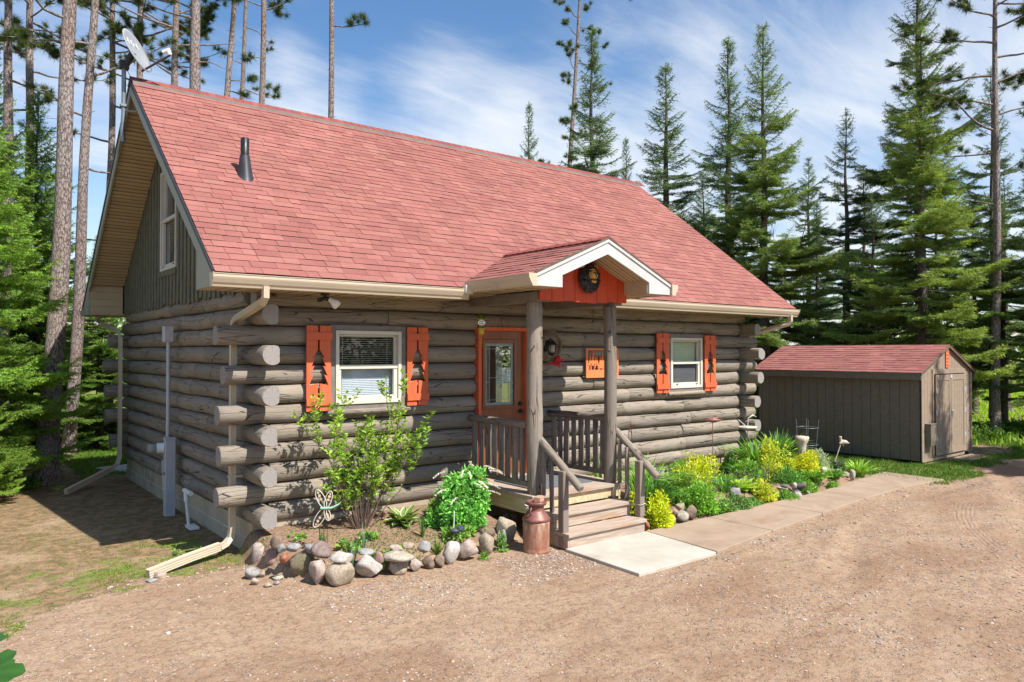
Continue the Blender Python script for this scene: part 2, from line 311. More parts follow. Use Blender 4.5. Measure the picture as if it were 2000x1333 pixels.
# ------------------------------------------------------------------ helpers
def tag(o, label=None, cat=None, group=None, kind=None):
    if label: o['label'] = label
    if cat: o['category'] = cat
    if group: o['group'] = group
    if kind: o['kind'] = kind
    return o
def thing(name, label, cat, loc=(0, 0, 0), rz=0, group=None):
    o = bpy.data.objects.new(name, None); COL.objects.link(o); o.location = loc; o.rotation_euler = (0, 0, rz); o.empty_display_size = .2
    return tag(o, label, cat, group)
def rmat(axis, ang): return Matrix.Rotation(ang, 3, axis)
class MB:
    def __init__(s): s.v = []; s.f = []; s.mi = []; s.sm = []; s.c = []; s.uv = {}
    def add(s, vs, fs, mi=0, sm=False, col=None, uvs=None):
        b = len(s.v); s.v.extend(tuple(v) for v in vs)
        for k, f in enumerate(fs):
            s.f.append(tuple(i+b for i in f)); s.mi.append(mi); s.sm.append(sm); s.c.append(col)
            if uvs is not None: s.uv[len(s.f)-1] = uvs[k]
    def box(s, x0, x1, y0, y1, z0, z1, mi=0, T=None, col=None):
        vs = [(x, y, z) for z in (z0, z1) for y in (y0, y1) for x in (x0, x1)]
        if T is not None: vs = [T @ Vector(v) for v in vs]
        s.add(vs, [(0, 2, 3, 1), (4, 5, 7, 6), (0, 1, 5, 4), (2, 6, 7, 3), (0, 4, 6, 2), (1, 3, 7, 5)], mi, False, col)
    def tube(s, pts, rad, n=10, mi=0, caps=True, capmi=None, sm=True):
        pts = [Vector(p) for p in pts]; m = len(pts)
        if isinstance(rad, (int, float)): rad = [rad]*m
        rings = []; u = None; acc = 0; us = []
        for i, p in enumerate(pts):
            d = (pts[min(i+1, m-1)]-pts[max(i-1, 0)]); d = d.normalized() if d.length > 0 else Vector((0, 0, 1))
            if u is None:
                a = Vector((0, 0, 1)) if abs(d.z) < .9 else Vector((1, 0, 0)); u = d.cross(a).normalized()
            else: u = (u-d*u.dot(d)).normalized()
            wv = d.cross(u); rings.append([p+(u*math.cos(2*math.pi*k/n)+wv*math.sin(2*math.pi*k/n))*rad[i] for k in range(n)])
            if i: acc += (p-pts[i-1]).length
            us.append(acc)
        vs = [v for r_ in rings for v in r_]; fs = []; uv = []; ro = random.random()*7
        for i in range(m-1):
            for k in range(n):
                k2 = (k+1) % n; fs.append((i*n+k, i*n+k2, (i+1)*n+k2, (i+1)*n+k))
                a0, a1 = k/n*2*math.pi*rad[0], (k+1)/n*2*math.pi*rad[0]
                uv.append([(us[i]+ro, a0+ro), (us[i]+ro, a1+ro), (us[i+1]+ro, a1+ro), (us[i+1]+ro, a0+ro)])
        s.add(vs, fs, mi, sm, None, uv)
        if caps:
            for i in (0, m-1):
                r_ = rings[i]; idx = tuple(range(n)) if i else tuple(reversed(range(n)))
                cuv = [(math.cos(2*math.pi*k/n)*rad[i], math.sin(2*math.pi*k/n)*rad[i]) for k in idx]
                s.add(r_, [idx], mi if capmi is None else capmi, False, None, [cuv])
    def lathe(s, prof, c=(0, 0, 0), n=24, mi=0, sm=True):
        vs = []; fs = []
        for r_, z in prof:
            for k in range(n): a = 2*math.pi*k/n; vs.append((c[0]+r_*math.cos(a), c[1]+r_*math.sin(a), c[2]+z))
        for i in range(len(prof)-1):
            for k in range(n):
                k2 = (k+1) % n; fs.append((i*n+k, i*n+k2, (i+1)*n+k2, (i+1)*n+k))
        fs.append(tuple(reversed(range(n)))); fs.append(tuple((len(prof)-1)*n+k for k in range(n)))
        s.add(vs, fs, mi, sm)
    def prism(s, poly, f, t, mi=0, col=None):
        """poly: 2-D points, f(a,b,t)->3-D point, extruded from t[0] to t[1]"""
        n = len(poly); vs = [f(a, b, t[0]) for a, b in poly]+[f(a, b, t[1]) for a, b in poly]
        fs = [tuple(range(n)), tuple(reversed(range(n, 2*n)))]+[(i, i+n, (i+1) % n+n, (i+1) % n) for i in range(n)]
        s.add(vs, fs, mi, False, col)
    def build(s, name, mats, parent=None, bevel=0, loc=None):
        me = bpy.data.meshes.new(name); me.from_pydata(s.v, [], s.f)
        if not isinstance(mats, (list, tuple)): mats = [mats]
        for m_ in mats: me.materials.append(m_)
        me.polygons.foreach_set('material_index', s.mi); me.polygons.foreach_set('use_smooth', s.sm)
        if s.uv:
            ul = me.uv_layers.new(name='UVMap'); arr = np.zeros((len(me.loops), 2), 'f')
            for p in me.polygons:
                q = s.uv.get(p.index)
                if q:
                    for j, li in enumerate(p.loop_indices): arr[li] = q[j]
            ul.data.foreach_set('uv', arr.ravel())
        if any(c is not None for c in s.c):
            at = me.color_attributes.new('Col', 'FLOAT_COLOR', 'CORNER'); arr = np.ones((len(me.loops), 4), 'f')
            cnt = [len(f) for f in s.f]; cc = np.array([(c if c is not None else (.5, .5, .5)) for c in s.c], 'f')
            arr[:, :3] = np.repeat(cc, cnt, axis=0); at.data.foreach_set('color', arr.ravel())
        me.update()
        o = bpy.data.objects.new(name, me); COL.objects.link(o)
        if parent is not None: o.parent = parent
        if loc is not None: o.location = loc
        if bevel:
            b = o.modifiers.new('bevel', 'BEVEL'); b.width = bevel; b.segments = 2; b.limit_method = 'ANGLE'; b.angle_limit = R(40)
        return o
def recalc(o):
    import bmesh
    bm = bmesh.new(); bm.from_mesh(o.data); bmesh.ops.recalc_face_normals(bm, faces=bm.faces); bm.to_mesh(o.data); bm.free(); return o

def log_mesh(mb, p0, p1, r, seed, n=18, seg=.11, cham=.012, mi=0, capmi=1, squash=1.0):
    """a hand-peeled log: uneven radius, knots, slightly rounded ends"""
    rg = random.Random(seed); p0, p1 = Vector(p0), Vector(p1); d = p1-p0; Ln = d.length; d.normalize()
    a = Vector((0, 0, 1)) if abs(d.z) < .9 else Vector((1, 0, 0)); u = d.cross(a).normalized(); wv = u.cross(d)
    ts = [0, cham]+[cham+(Ln-2*cham)*i/max(2, int(Ln/seg)) for i in range(1, max(2, int(Ln/seg)))]+[Ln-cham, Ln]
    ks = [(rg.uniform(.5, 3.5), rg.choice((1, 2, 3)), rg.uniform(0, 6.3), rg.uniform(.008, .028)) for _ in range(7)]
    kn = [(rg.uniform(0, Ln), rg.uniform(0, 6.28), rg.uniform(.006, .016), rg.uniform(.03, .07)) for _ in range(int(Ln*1.6)+1)]
    ba, bb = rg.uniform(-.012, .012), rg.uniform(-.010, .010)
    vs = []; uvo = rg.uniform(0, 50)
    for i, t in enumerate(ts):
        c = p0+d*t+(u*ba+wv*bb)*math.sin(t*1.3+uvo)
        cr = 1-(cham*.8/r if i in (0, len(ts)-1) else 0)
        for k in range(n):
            th = 2*math.pi*k/n; rr = 1
            for (fq, m_, ph, am) in ks: rr += am*math.sin(fq*t*2+ph+m_*th)
            x = r*rr*cr
            for (kt, kth, ka, kw) in kn:
                dt = (t-kt)/kw; dth = (math.cos(th-kth)-1)*10
                if abs(dt) < 3: x += ka*math.exp(-dt*dt+dth)
            vs.append(c+(u*math.cos(th)*x+wv*math.sin(th)*x*squash))
    fs = []; uv = []
    for i in range(len(ts)-1):
        for k in range(n):
            k2 = (k+1) % n; fs.append((i*n+k, i*n+k2, (i+1)*n+k2, (i+1)*n+k))
            uv.append([(ts[i]+uvo, k/n*2*math.pi*r+uvo), (ts[i]+uvo, (k+1)/n*2*math.pi*r+uvo), (ts[i+1]+uvo, (k+1)/n*2*math.pi*r+uvo), (ts[i+1]+uvo, k/n*2*math.pi*r+uvo)])
    mb.add(vs, fs, mi, True, None, uv)
    for i in (0, len(ts)-1):
        ring = [vs[i*n+k] for k in range(n)]; idx = tuple(range(n)) if i else tuple(reversed(range(n)))
        mb.add(ring, [idx], capmi, False, None, [[(math.cos(2*math.pi*k/n)*r, math.sin(2*math.pi*k/n)*r) for k in idx]])

# numpy mesh of many small faces with a colour each
class NP:
    def __init__(s): s.V = []; s.F = []; s.C = []; s.n = 0
    def add(s, V, F, C):
        s.V.append(V.reshape(-1, 3)); s.F.append(F+s.n); s.C.append(C); s.n += len(s.V[-1])
    def build(s, name, mat, parent=None, smooth=False):
        V = np.concatenate(s.V).astype('f'); F = np.concatenate(s.F).astype('i'); C = np.concatenate(s.C).astype('f')
        k = F.shape[1]; me = bpy.data.meshes.new(name); me.vertices.add(len(V)); me.vertices.foreach_set('co', V.ravel())
        me.loops.add(F.size); me.loops.foreach_set('vertex_index', F.ravel()); me.polygons.add(len(F))
        me.polygons.foreach_set('loop_start', np.arange(0, F.size, k, dtype='i'))
        me.polygons.foreach_set('use_smooth', np.full(len(F), smooth))
        me.materials.append(mat); me.update(calc_edges=True)
        at = me.color_attributes.new('Col', 'FLOAT_COLOR', 'POINT'); A = np.ones((len(V), 4), 'f'); A[:, :3] = C; at.data.foreach_set('color', A.ravel())
        o = bpy.data.objects.new(name, me); COL.objects.link(o)
        if parent is not None: o.parent = parent
        return o
def unit(a): return a/np.maximum(np.linalg.norm(a, axis=-1, keepdims=True), 1e-9)
def blades(npm, P, D, Lh, Wd, C, rg):
    """one triangle per needle / blade"""
    n = len(P); D = unit(D); q = unit(np.cross(D, rg.normal(size=(n, 3))))
    Lh = np.broadcast_to(np.asarray(Lh, float), (n,))[:, None]; Wd = np.broadcast_to(np.asarray(Wd, float), (n,))[:, None]
    V = np.stack([P-q*Wd/2, P+q*Wd/2, P+D*Lh], 1); F = np.arange(n*3).reshape(n, 3)
    npm.add(V, F, np.repeat(C, 3, axis=0))
def leaves(npm, P, D, Lh, Wd, C, rg, nrm=None, fold=.25):
    """folded pointed leaf: two triangles-pairs along the midrib"""
    n = len(P); D = unit(D)
    U = rg.normal(size=(n, 3))*.5+np.array([0, 0, 1.]) if nrm is None else nrm
    S = unit(np.cross(D, U)); Nn = unit(np.cross(S, D))
    Lh = np.broadcast_to(np.asarray(Lh, float), (n,))[:, None]; Wd = np.broadcast_to(np.asarray(Wd, float), (n,))[:, None]
    b = P; t = P+D*Lh-Nn*Lh*.15; m1 = P+D*Lh*.45; l = m1-S*Wd/2+Nn*Wd*fold; r_ = m1+S*Wd/2+Nn*Wd*fold
    V = np.stack([b, l, t, r_], 1); i = np.arange(n)[:, None]*4
    F = np.concatenate([i+np.array([0, 2, 1]), i+np.array([0, 3, 2])]); npm.add(V, F, np.repeat(C, 4, axis=0))
def cols(rg, n, a, b, jit=.15):
    t = rg.random((n, 1)); return (np.array(a)*(1-t)+np.array(b)*t)*(1+rg.uniform(-jit, jit, (n, 1)))

def vnoise(x, y, seed=0):
    """value noise on arrays"""
    xi = np.floor(x).astype(np.int64); yi = np.floor(y).astype(np.int64); xf = x-xi; yf = y-yi
    def h(a, b):
        k = (a*374761393+b*668265263+seed*1442695041) & 0xffffffff; k = ((k ^ (k >> 13))*1274126177) & 0xffffffff; return ((k ^ (k >> 16)) & 0xffff)/65535.
    u = xf*xf*(3-2*xf); v = yf*yf*(3-2*yf)
    return (h(xi, yi)*(1-u)+h(xi+1, yi)*u)*(1-v)+(h(xi, yi+1)*(1-u)+h(xi+1, yi+1)*u)*v
def fbm(x, y, o=4, seed=0):
    r_ = 0; a = .5
    for i in range(o): r_ = r_+a*vnoise(x, y, seed+i); x = x*2.03+3.1; y = y*2.03+1.7; a *= .5
    return r_
def sstep(a, b, x):
    t = np.clip((x-a)/(b-a), 0, 1); return t*t*(3-2*t)

# ------------------------------------------------------------------ ground
L, W = 9.27, 6.68            # cabin footprint
def left_bed(x, y):          # raised soil inside the stone edging, left of the steps
    e = -1.32+.75*sstep(.35, -.2, x)
    return sstep(e, e+.22, y)*sstep(-.12, .06, x)*sstep(2.95, 2.75, x)*sstep(.3, .1, y)
def right_bed(x, y):
    e = -1.83+.35*sstep(9.3, 10.3, x)
    return sstep(e, e+.25, y)*sstep(4.42, 4.6, x)*sstep(10.9, 10.2, x)*sstep(1.2, .2, y)
def height(x, y):
    h = .16*left_bed(x, y)+.13*left_bed(x, y)*sstep(-1.2, 0, y)+.14*right_bed(x, y)
    dr = sstep(-1.6, -3.2, y+.0*x)
    h = h+(fbm(x*1.1, y*1.1, 3, 5)-.45)*.035*(1-.6*sstep(0, 1, left_bed(x, y)))
    h = h+(fbm(x*6, y*6, 3, 9)-.45)*.026*dr+(fbm(x*9, y*9, 3, 19)-.4)*.016*dr*sstep(.42, .6, fbm(x*.8, y*.8, 3, 71))
    # wheel ruts on the driveway
    t = x*.94+y*.34; s_ = -x*.34+y*.94
    for c in (-5.6, -7.3): h = h-.028*np.exp(-((s_-c+.1*np.sin(t))/.17)**2)*sstep(1, 4, t)+.012*np.exp(-((s_-c-.3)/.12)**2)*sstep(1, 4, t)
    # keep level under slabs and porch
    flat = sstep(2.6, 2.85, x)*sstep(11.6, 11.3, x)*sstep(-3.2, -3.05, y)*sstep(-1.55, -1.75, y)
    return h*(1-flat)-.012*flat
xs = np.concatenate([np.linspace(-400, -30, 12), np.linspace(-27, -7, 21), np.arange(-6, 14, .055), np.linspace(14.2, 40, 80), np.linspace(45, 500, 20)])
ys = np.concatenate([np.linspace(-400, -30, 12), np.linspace(-27, -9, 19), np.arange(-8, 3.0, .055), np.linspace(3.1, 12, 70), np.linspace(12.5, 40, 40), np.linspace(45, 500, 20)])
X, Y = np.meshgrid(xs, ys); Z = height(X, Y)
far = sstep(20, 60, np.hypot(X, Y)); Z = Z*(1-far)
def left_edge(x):            # driveway edge on the left side
    return np.interp(x, [-6, -2.3, -1.48, -1.0, -.35, .2], [-2.6, -.95, -.38, -.1, -.25, -.5])
def right_edge(x):
    return np.interp(x, [4.2, 5.5, 9, 11.2, 12.2, 14, 17, 30], [-3.0, -2.83, -2.45, -2.65, -3.0, -2.3, -2.6, -4.0])
nz = (fbm(X*1.6, Y*1.6, 4, 31)-.5)+.45*(fbm(X*6, Y*6, 3, 33)-.5); nz2 = fbm(X*.5, Y*.5, 3, 44)-.5
gl_ = sstep(-.12, .12, Y-left_edge(X)+nz*1.1)*sstep(.5, .0, X)
moss = gl_
green_l = gl_*sstep(1.0, .1, np.abs(Y-left_edge(X)-.5+nz*2.4-.25*(X+1.2)))*(.35+.65*sstep(.42, .58, fbm(X*2.4, Y*2.4, 3, 55)))
far_l = sstep(6.4, 7.6, Y+nz*2)*sstep(3, 1, X)*sstep(-.4, .2, X+nz*1.2)     # sunny lawn behind the cabin
lawn_r = sstep(-.1, .12, Y-right_edge(X)+nz*.9)*sstep(10.7, 11.0, X)
sandy = sstep(1.5, .8, np.hypot((X-15.6)/1.6, (Y+1.35)/.5)+nz*1.2)
far_all = np.clip(sstep(6.5, 10, Y)+sstep(-12, -15, Y), 0, 1)*sstep(-1, 1.5, X+nz*2)
woods = sstep(6.2, 8.0, Y+nz*2.5)*sstep(1.2, -.6, X+nz*1.5)
grass = np.clip(green_l*.95+far_l+lawn_r*(1-sandy)+far_all+sstep(-13, -16, Y), 0, 1)
bed = np.clip(left_bed(X, Y)+right_bed(X, Y), 0, 1)
Cg = np.stack([grass*(1-bed), np.clip(moss+lawn_r*sandy*.8+woods, 0, 1), np.clip(bed+woods*.5, 0, 1)], -1)
V = np.stack([X, Y, Z], -1).reshape(-1, 3); ny, nx = X.shape
ii = (np.arange(ny-1)[:, None]*nx+np.arange(nx-1)[None]).ravel(); F = np.stack([ii, ii+1, ii+nx+1, ii+nx], 1)
g = G('ground', .95, .1); a = g.attr('Col'); sp = g.n.new('ShaderNodeSeparateColor'); g.l.new(a.outputs[0], sp.inputs[0]); v = g.vec()
n1 = g.noise(v, 1.1, 6, .6); n2 = g.noise(v, 7, 6, .65); n3 = g.noise(v, 38, 5, .7); n4 = g.noise(v, 120, 3, .6)
st1 = g.vor(v, 26); sc1 = g.vor(v, 26, out='Color'); st2 = g.vor(v, 62)
dirt = g.mix(g.rng(n1, .35, .65), (.305, .197, .118), (.355, .248, .160)); dirt = g.mix(g.rng(n2, .42, .66, 0, .75), dirt, (.24, .148, .09))
dirt = g.mix(g.rng(n3, .35, .7, 0, .45), dirt, (.46, .35, .27)); dirt = g.mix(g.rng(g.noise(g.vec('Object', (.5, 1.1, 1), (0, 0, -.35)), .75, 6, .68, .6), .45, .62, 0, .75), dirt, (.25, .152, .094)); dirt = g.mix(g.rng(n4, .55, .7, 0, .5), dirt, (.20, .13, .09))
pm = g.math('MULTIPLY', g.rng(st1, .22, .12), g.rng(g.noise(v, 2.3, 3), .42, .62))
scs = g.n.new('ShaderNodeSeparateColor'); g.l.new(sc1, scs.inputs[0])
pc = g.mix(scs.outputs[0], (.24, .20, .18), (.42, .33, .27)); dirt = g.mix(g.math('MULTIPLY', pm, .55), dirt, pc)
mossc = g.mix(g.rng(n2, .38, .60), (.29, .185, .112), (.15, .112, .052)); mossc = g.mix(g.rng(n3, .45, .7, 0, .5), mossc, (.38, .285, .165)); mossc = g.mix(g.rng(n1, .5, .7, 0, .7), mossc, (.40, .29, .19))
grassc = g.mix(g.rng(n2, .38, .62), (.10, .12, .03), (.17, .21, .045)); grassc = g.mix(g.rng(n3, .45, .68, 0, .8), grassc, (.34, .27, .13))
soilc = g.mix(g.rng(n3, .3, .7), (.16, .095, .06), (.34, .235, .155))
def thr(w_, nn, amt=.5): return g.rng(g.math('ADD', w_, g.math('MULTIPLY', g.math('SUBTRACT', nn, .5), amt)), .38, .62)
col = g.mix(thr(sp.outputs[1], n3, .9), dirt, mossc); col = g.mix(thr(sp.outputs[0], n3, .9), col, grassc); col = g.mix(thr(sp.outputs[2], n3, .4), col, soilc)
sv = g.n.new('ShaderNodeSeparateXYZ'); g.l.new(g.tc.outputs['Object'], sv.inputs[0])
ax_ = g.math('SUBTRACT', sv.outputs[0], 11.4); ay_ = g.math('ADD', sv.outputs[1], 11.19)
rd = g.math('ADD', g.math('SQRT', g.math('ADD', g.math('MULTIPLY', ax_, ax_), g.math('MULTIPLY', ay_, ay_))), g.math('MULTIPLY', g.math('SUBTRACT', n1, .5), .05))
trk = None
for R_ in (7.8, 6.35):
    w1 = g.rng(g.math('ABSOLUTE', g.math('SUBTRACT', rd, R_)), .15, .11)
    gv = g.math('MULTIPLY', g.math('MULTIPLY', w1, g.rng(g.math('SINE', g.math('MULTIPLY', rd, 118)), -.2, .5)), g.rng(n2, .40, .55)); trk = gv if trk is None else g.math('MAXIMUM', trk, gv)
trk = g.math('MULTIPLY', trk, g.rng(sv.outputs[0], 5.6, 6.6)); trk = g.math('MULTIPLY', trk, g.rng(sv.outputs[1], -3.4, -3.8))
col = g.mix(g.math('MULTIPLY', trk, .28), col, (.46, .34, .26))
h = g.math('ADD', g.math('MULTIPLY', n2, .8), g.math('MULTIPLY', n3, .5)); h = g.math('ADD', h, g.math('MULTIPLY', pm, .5)); h = g.math('ADD', h, g.math('MULTIPLY', n4, .25)); h = g.math('ADD', h, g.math('MULTIPLY', trk, -.35)); n5 = g.noise(v, 16, 5, .7, .6); h = g.math('ADD', h, g.math('MULTIPLY', g.rng(n5, .5, .72), .6))
M['ground'] = g.done(col, g.bump(h, .7, .030))
gnp = NP(); gnp.add(V, F, Cg.reshape(-1, 3)); go = gnp.build('ground', M['ground'], None, True); tag(go, 'sandy gravel driveway and mossy yard around the cabin', 'ground', kind='structure')

def hgt(x, y): return float(height(np.array([float(x)]), np.array([float(y)]))[0])

# slabs
def slab(name, poly, z, m, label):
    mb = MB(); mb.prism(poly, lambda a, b, t: (a, b, t), (-.06, z)); o = recalc(mb.build(name, m, None, .008)); return tag(o, label, 'paving', kind='structure')
slab('concrete_pad', [(2.93, -1.89), (2.88, -3.05), (4.17, -3.035), (4.28, -1.9)], .022, M['pad'], 'pale square concrete pad at the foot of the porch steps')
xsl = [4.19, 5.55, 7.0, 8.5, 9.9, 11.25]
yb = [-1.9, -1.9, -1.88, -1.86, -1.72, -1.55]; yf = [-3.03, -2.86, -2.72, -2.58, -2.52, -2.62]
for i in range(5):
    a0 = .095 if i == 0 else .006
    slab('path', [(xsl[i]+(.006 if i else .003), yf[i]), (xsl[i+1]-.006, yf[i+1]), (xsl[i+1]-.006, yb[i+1]), (xsl[i]+a0, yb[i])], .024, M['walk'], 'tan concrete walkway slab')
# lake and far shore behind the camera (seen reflected in the door glass)
mb = MB(); mb.box(-90, 90, -75, -34, .01, .03); wm_ = G('lake_water', .08, .6); M['water'] = wm_.done((.03, .07, .12), wm_.bump(wm_.noise(wm_.vec(), 3, 3), .15, .05))
tag(mb.build('water', M['water']), 'lake water beyond the yard', 'lake', kind='structure')
# ------------------------------------------------------------------ the cabin
cabin = thing('log_cabin', 'single storey brown log cabin with a red shingle roof and orange shutters', 'cabin')
def part(mb, name, mats, parent=None, bevel=0, label=None):
    o = mb.build(name, mats, cabin if parent is None else parent, bevel)
    if label: o['label'] = label
    return o
RO, EO, EZ = .577, .635, 3.067; RZ = 6.126; KS = (RZ-EZ)/(W/2+EO); SA = math.atan(KS)
PZ, LR = .354, .1145
# foundation
mb = MB()
mb.box(.045, L-.045, .06, W-.06, -.2, .36)
part(mb, 'foundation', M['foundation'])
mb = MB(); mb.box(.041, .046, .06, W-.06, .165, .176); rr = random.Random(2)
for k in range(17): mb.box(.041, .046, .25+k*.4+(.0), .257+k*.4, .0, .165); mb.box(.041, .046, .45+k*.4 if k < 15 else 6.2, .457+k*.4 if k < 15 else 6.207, .176, .35)
part(mb, 'mortar_joint', M['stepstone'], None)
# log walls
def flatlog(name_parent, p0, p1, r, seed, flat=None):
    mb = MB(); log_mesh(mb, p0, p1, r, seed)
    if flat is not None:
        fd, dist = Vector(flat[:3]), flat[3]; a = Vector(p0)
        vs = []
        for v in mb.v:
            v = Vector(v); dz = v.z-a.z; v.z = a.z+max(-.107, min(.107, dz)); q = (v-a).dot(fd)
            if q > dist: v = v-fd*(q-dist)
            vs.append(tuple(v))
        mb.v = vs
    return part(mb, 'log', [M['log'], M['log_end']], name_parent)
mb = MB()
for (x0, x1, z0, z1) in ((.1, .93, .36, 2.95), (1.92, 3.06, .36, 2.95), (3.99, 6.98, .36, 2.95), (7.92, L-.1, .36, 2.95), (.93, 1.92, .36, 1.6), (.93, 1.92, 2.53, 2.95), (6.98, 7.92, .36, 1.6), (6.98, 7.92, 2.53, 2.95), (3.06, 3.99, 2.6, 2.95), (3.06, 3.99, .36, .5)): mb.box(x0, x1, .10, .17, z0, z1)
front_wall = part(mb, 'front_wall', M['chink'])
mb = MB(); mb.box(.10, .17, .17, W-.1, .36, 3.0); gable_wall = part(mb, 'gable_wall', M['chink'])
mb = MB(); mb.box(L-.17, L-.1, .17, W-.1, .36, 3.0); end_wall = part(mb, 'end_wall', M['chink'])
mb = MB(); mb.box(.17, L-.17, W-.17, W-.1, .36, 3.0); back_wall = part(mb, 'back_wall', M['chink'])
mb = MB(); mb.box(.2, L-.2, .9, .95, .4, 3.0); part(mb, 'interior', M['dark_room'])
rg = random.Random(11)
openW = [(.915, 1.935), (6.965, 7.935)]; openD = (3.045, 3.995)
def split(a, b, rg):
    if b-a < 2.6: return [(a, b)]
    c = a+rg.uniform(.35, .65)*(b-a); return split(a, c, rg)+split(c, b, rg)
for k in range(12):
    z = PZ+.11+.22*k; sd = 100+k*13
    if k == 11: x0, x1 = .06, L-.06
    elif k % 2: x0, x1 = -.30+rg.uniform(-.05, .05), L+.30+rg.uniform(-.04, .04)
    else: x0, x1 = .232, L-.232
    cuts = []
    if 6 <= k <= 9: cuts += openW
    if 1 <= k <= 9: cuts.append(openD)
    cuts.sort(); segs = []; cur = x0
    for c in cuts: segs.append((cur, c[0])); cur = c[1]
    segs.append((cur, x1))
    j = 0
    for s0, s1 in segs:
        for a_, b_ in split(s0, s1, rg):
            j += 1; r_ = LR+rg.uniform(-.004, .006)
            flatlog(front_wall, (a_+.002, .115, z), (b_-.002, .115, z), r_, sd+j, (0, 1, 0, .09))
    # left gable wall and corner stubs
    if k == 11: y0, y1 = .25, W-.1
    elif k % 2: y0, y1 = .232, W-.232
    else: y0, y1 = -.33+rg.uniform(-.04, .05), W+.25
    pieces = split(y0, y1, rg)
    for i, (a_, b_) in enumerate(pieces):
        flatlog(gable_wall, (.115, a_+.002, z), (.115, b_-.002, z), LR+rg.uniform(-.003, .007), sd+50+i, (1, 0, 0, .072))
    y0 = -.33+rg.uniform(-.04, .05) if (k % 2 == 0 and k < 11) else .232
    flatlog(end_wall, (L-.115, y0, z), (L-.115, W-.1, z), LR, sd+70, (-1, 0, 0, .085))
    if k % 2 and k < 11: flatlog(back_wall, (-.30+rg.uniform(-.05, .05), W-.115, z), (L+.3, W-.115, z), LR, sd+90)
    elif k < 11: flatlog(back_wall, (.232, W-.115, z), (L-.232, W-.115, z), LR, sd+91)

# gable siding: board-on-board, uneven lower ends
def roof_under(y, off=.17): return EZ+KS*(min(y, W-y)+EO)-off
for gx, sgn, nm in ((0.0, -1, 'gable_siding'), (L, 1, 'gable_siding')):
    mb = MB(); y = .0; i = 0; rg2 = random.Random(5)
    while y < W-.02:
        w_ = .098; y1 = min(y+w_, W); bz = 2.94+rg2.uniform(-.03, .03)
        front = .028 if i % 2 else .012
        yy = [(y, bz), (y1, bz), (y1, roof_under(y1))]
        if y < W/2 < y1: yy.append((W/2, roof_under(W/2)))
        yy.append((y, roof_under(y)))
        fnc = lambda a, b, t, gx=gx, sgn=sgn: (gx+sgn*t, a, b)
        if gx == 0 and y1 > 3.08 and y < 3.96:
            mb.prism([(y, bz), (y1, bz), (y1, 3.49), (y, 3.49)], fnc, (-.03, front)); yy = [(y, 4.95), (y1, 4.95)]+yy[2:]
        mb.prism(yy, fnc, (-.03, front)); y += w_-.004; i += 1
    mb.prism([(0, 2.98), (W, 2.98), (W, roof_under(W, .2)), (W/2, roof_under(W/2, .2)), (0, roof_under(0, .2))], lambda a, b, t, gx=gx, sgn=sgn: (gx-sgn*t, a, b), (.13, .16))
    recalc(part(mb, nm, M['siding']))

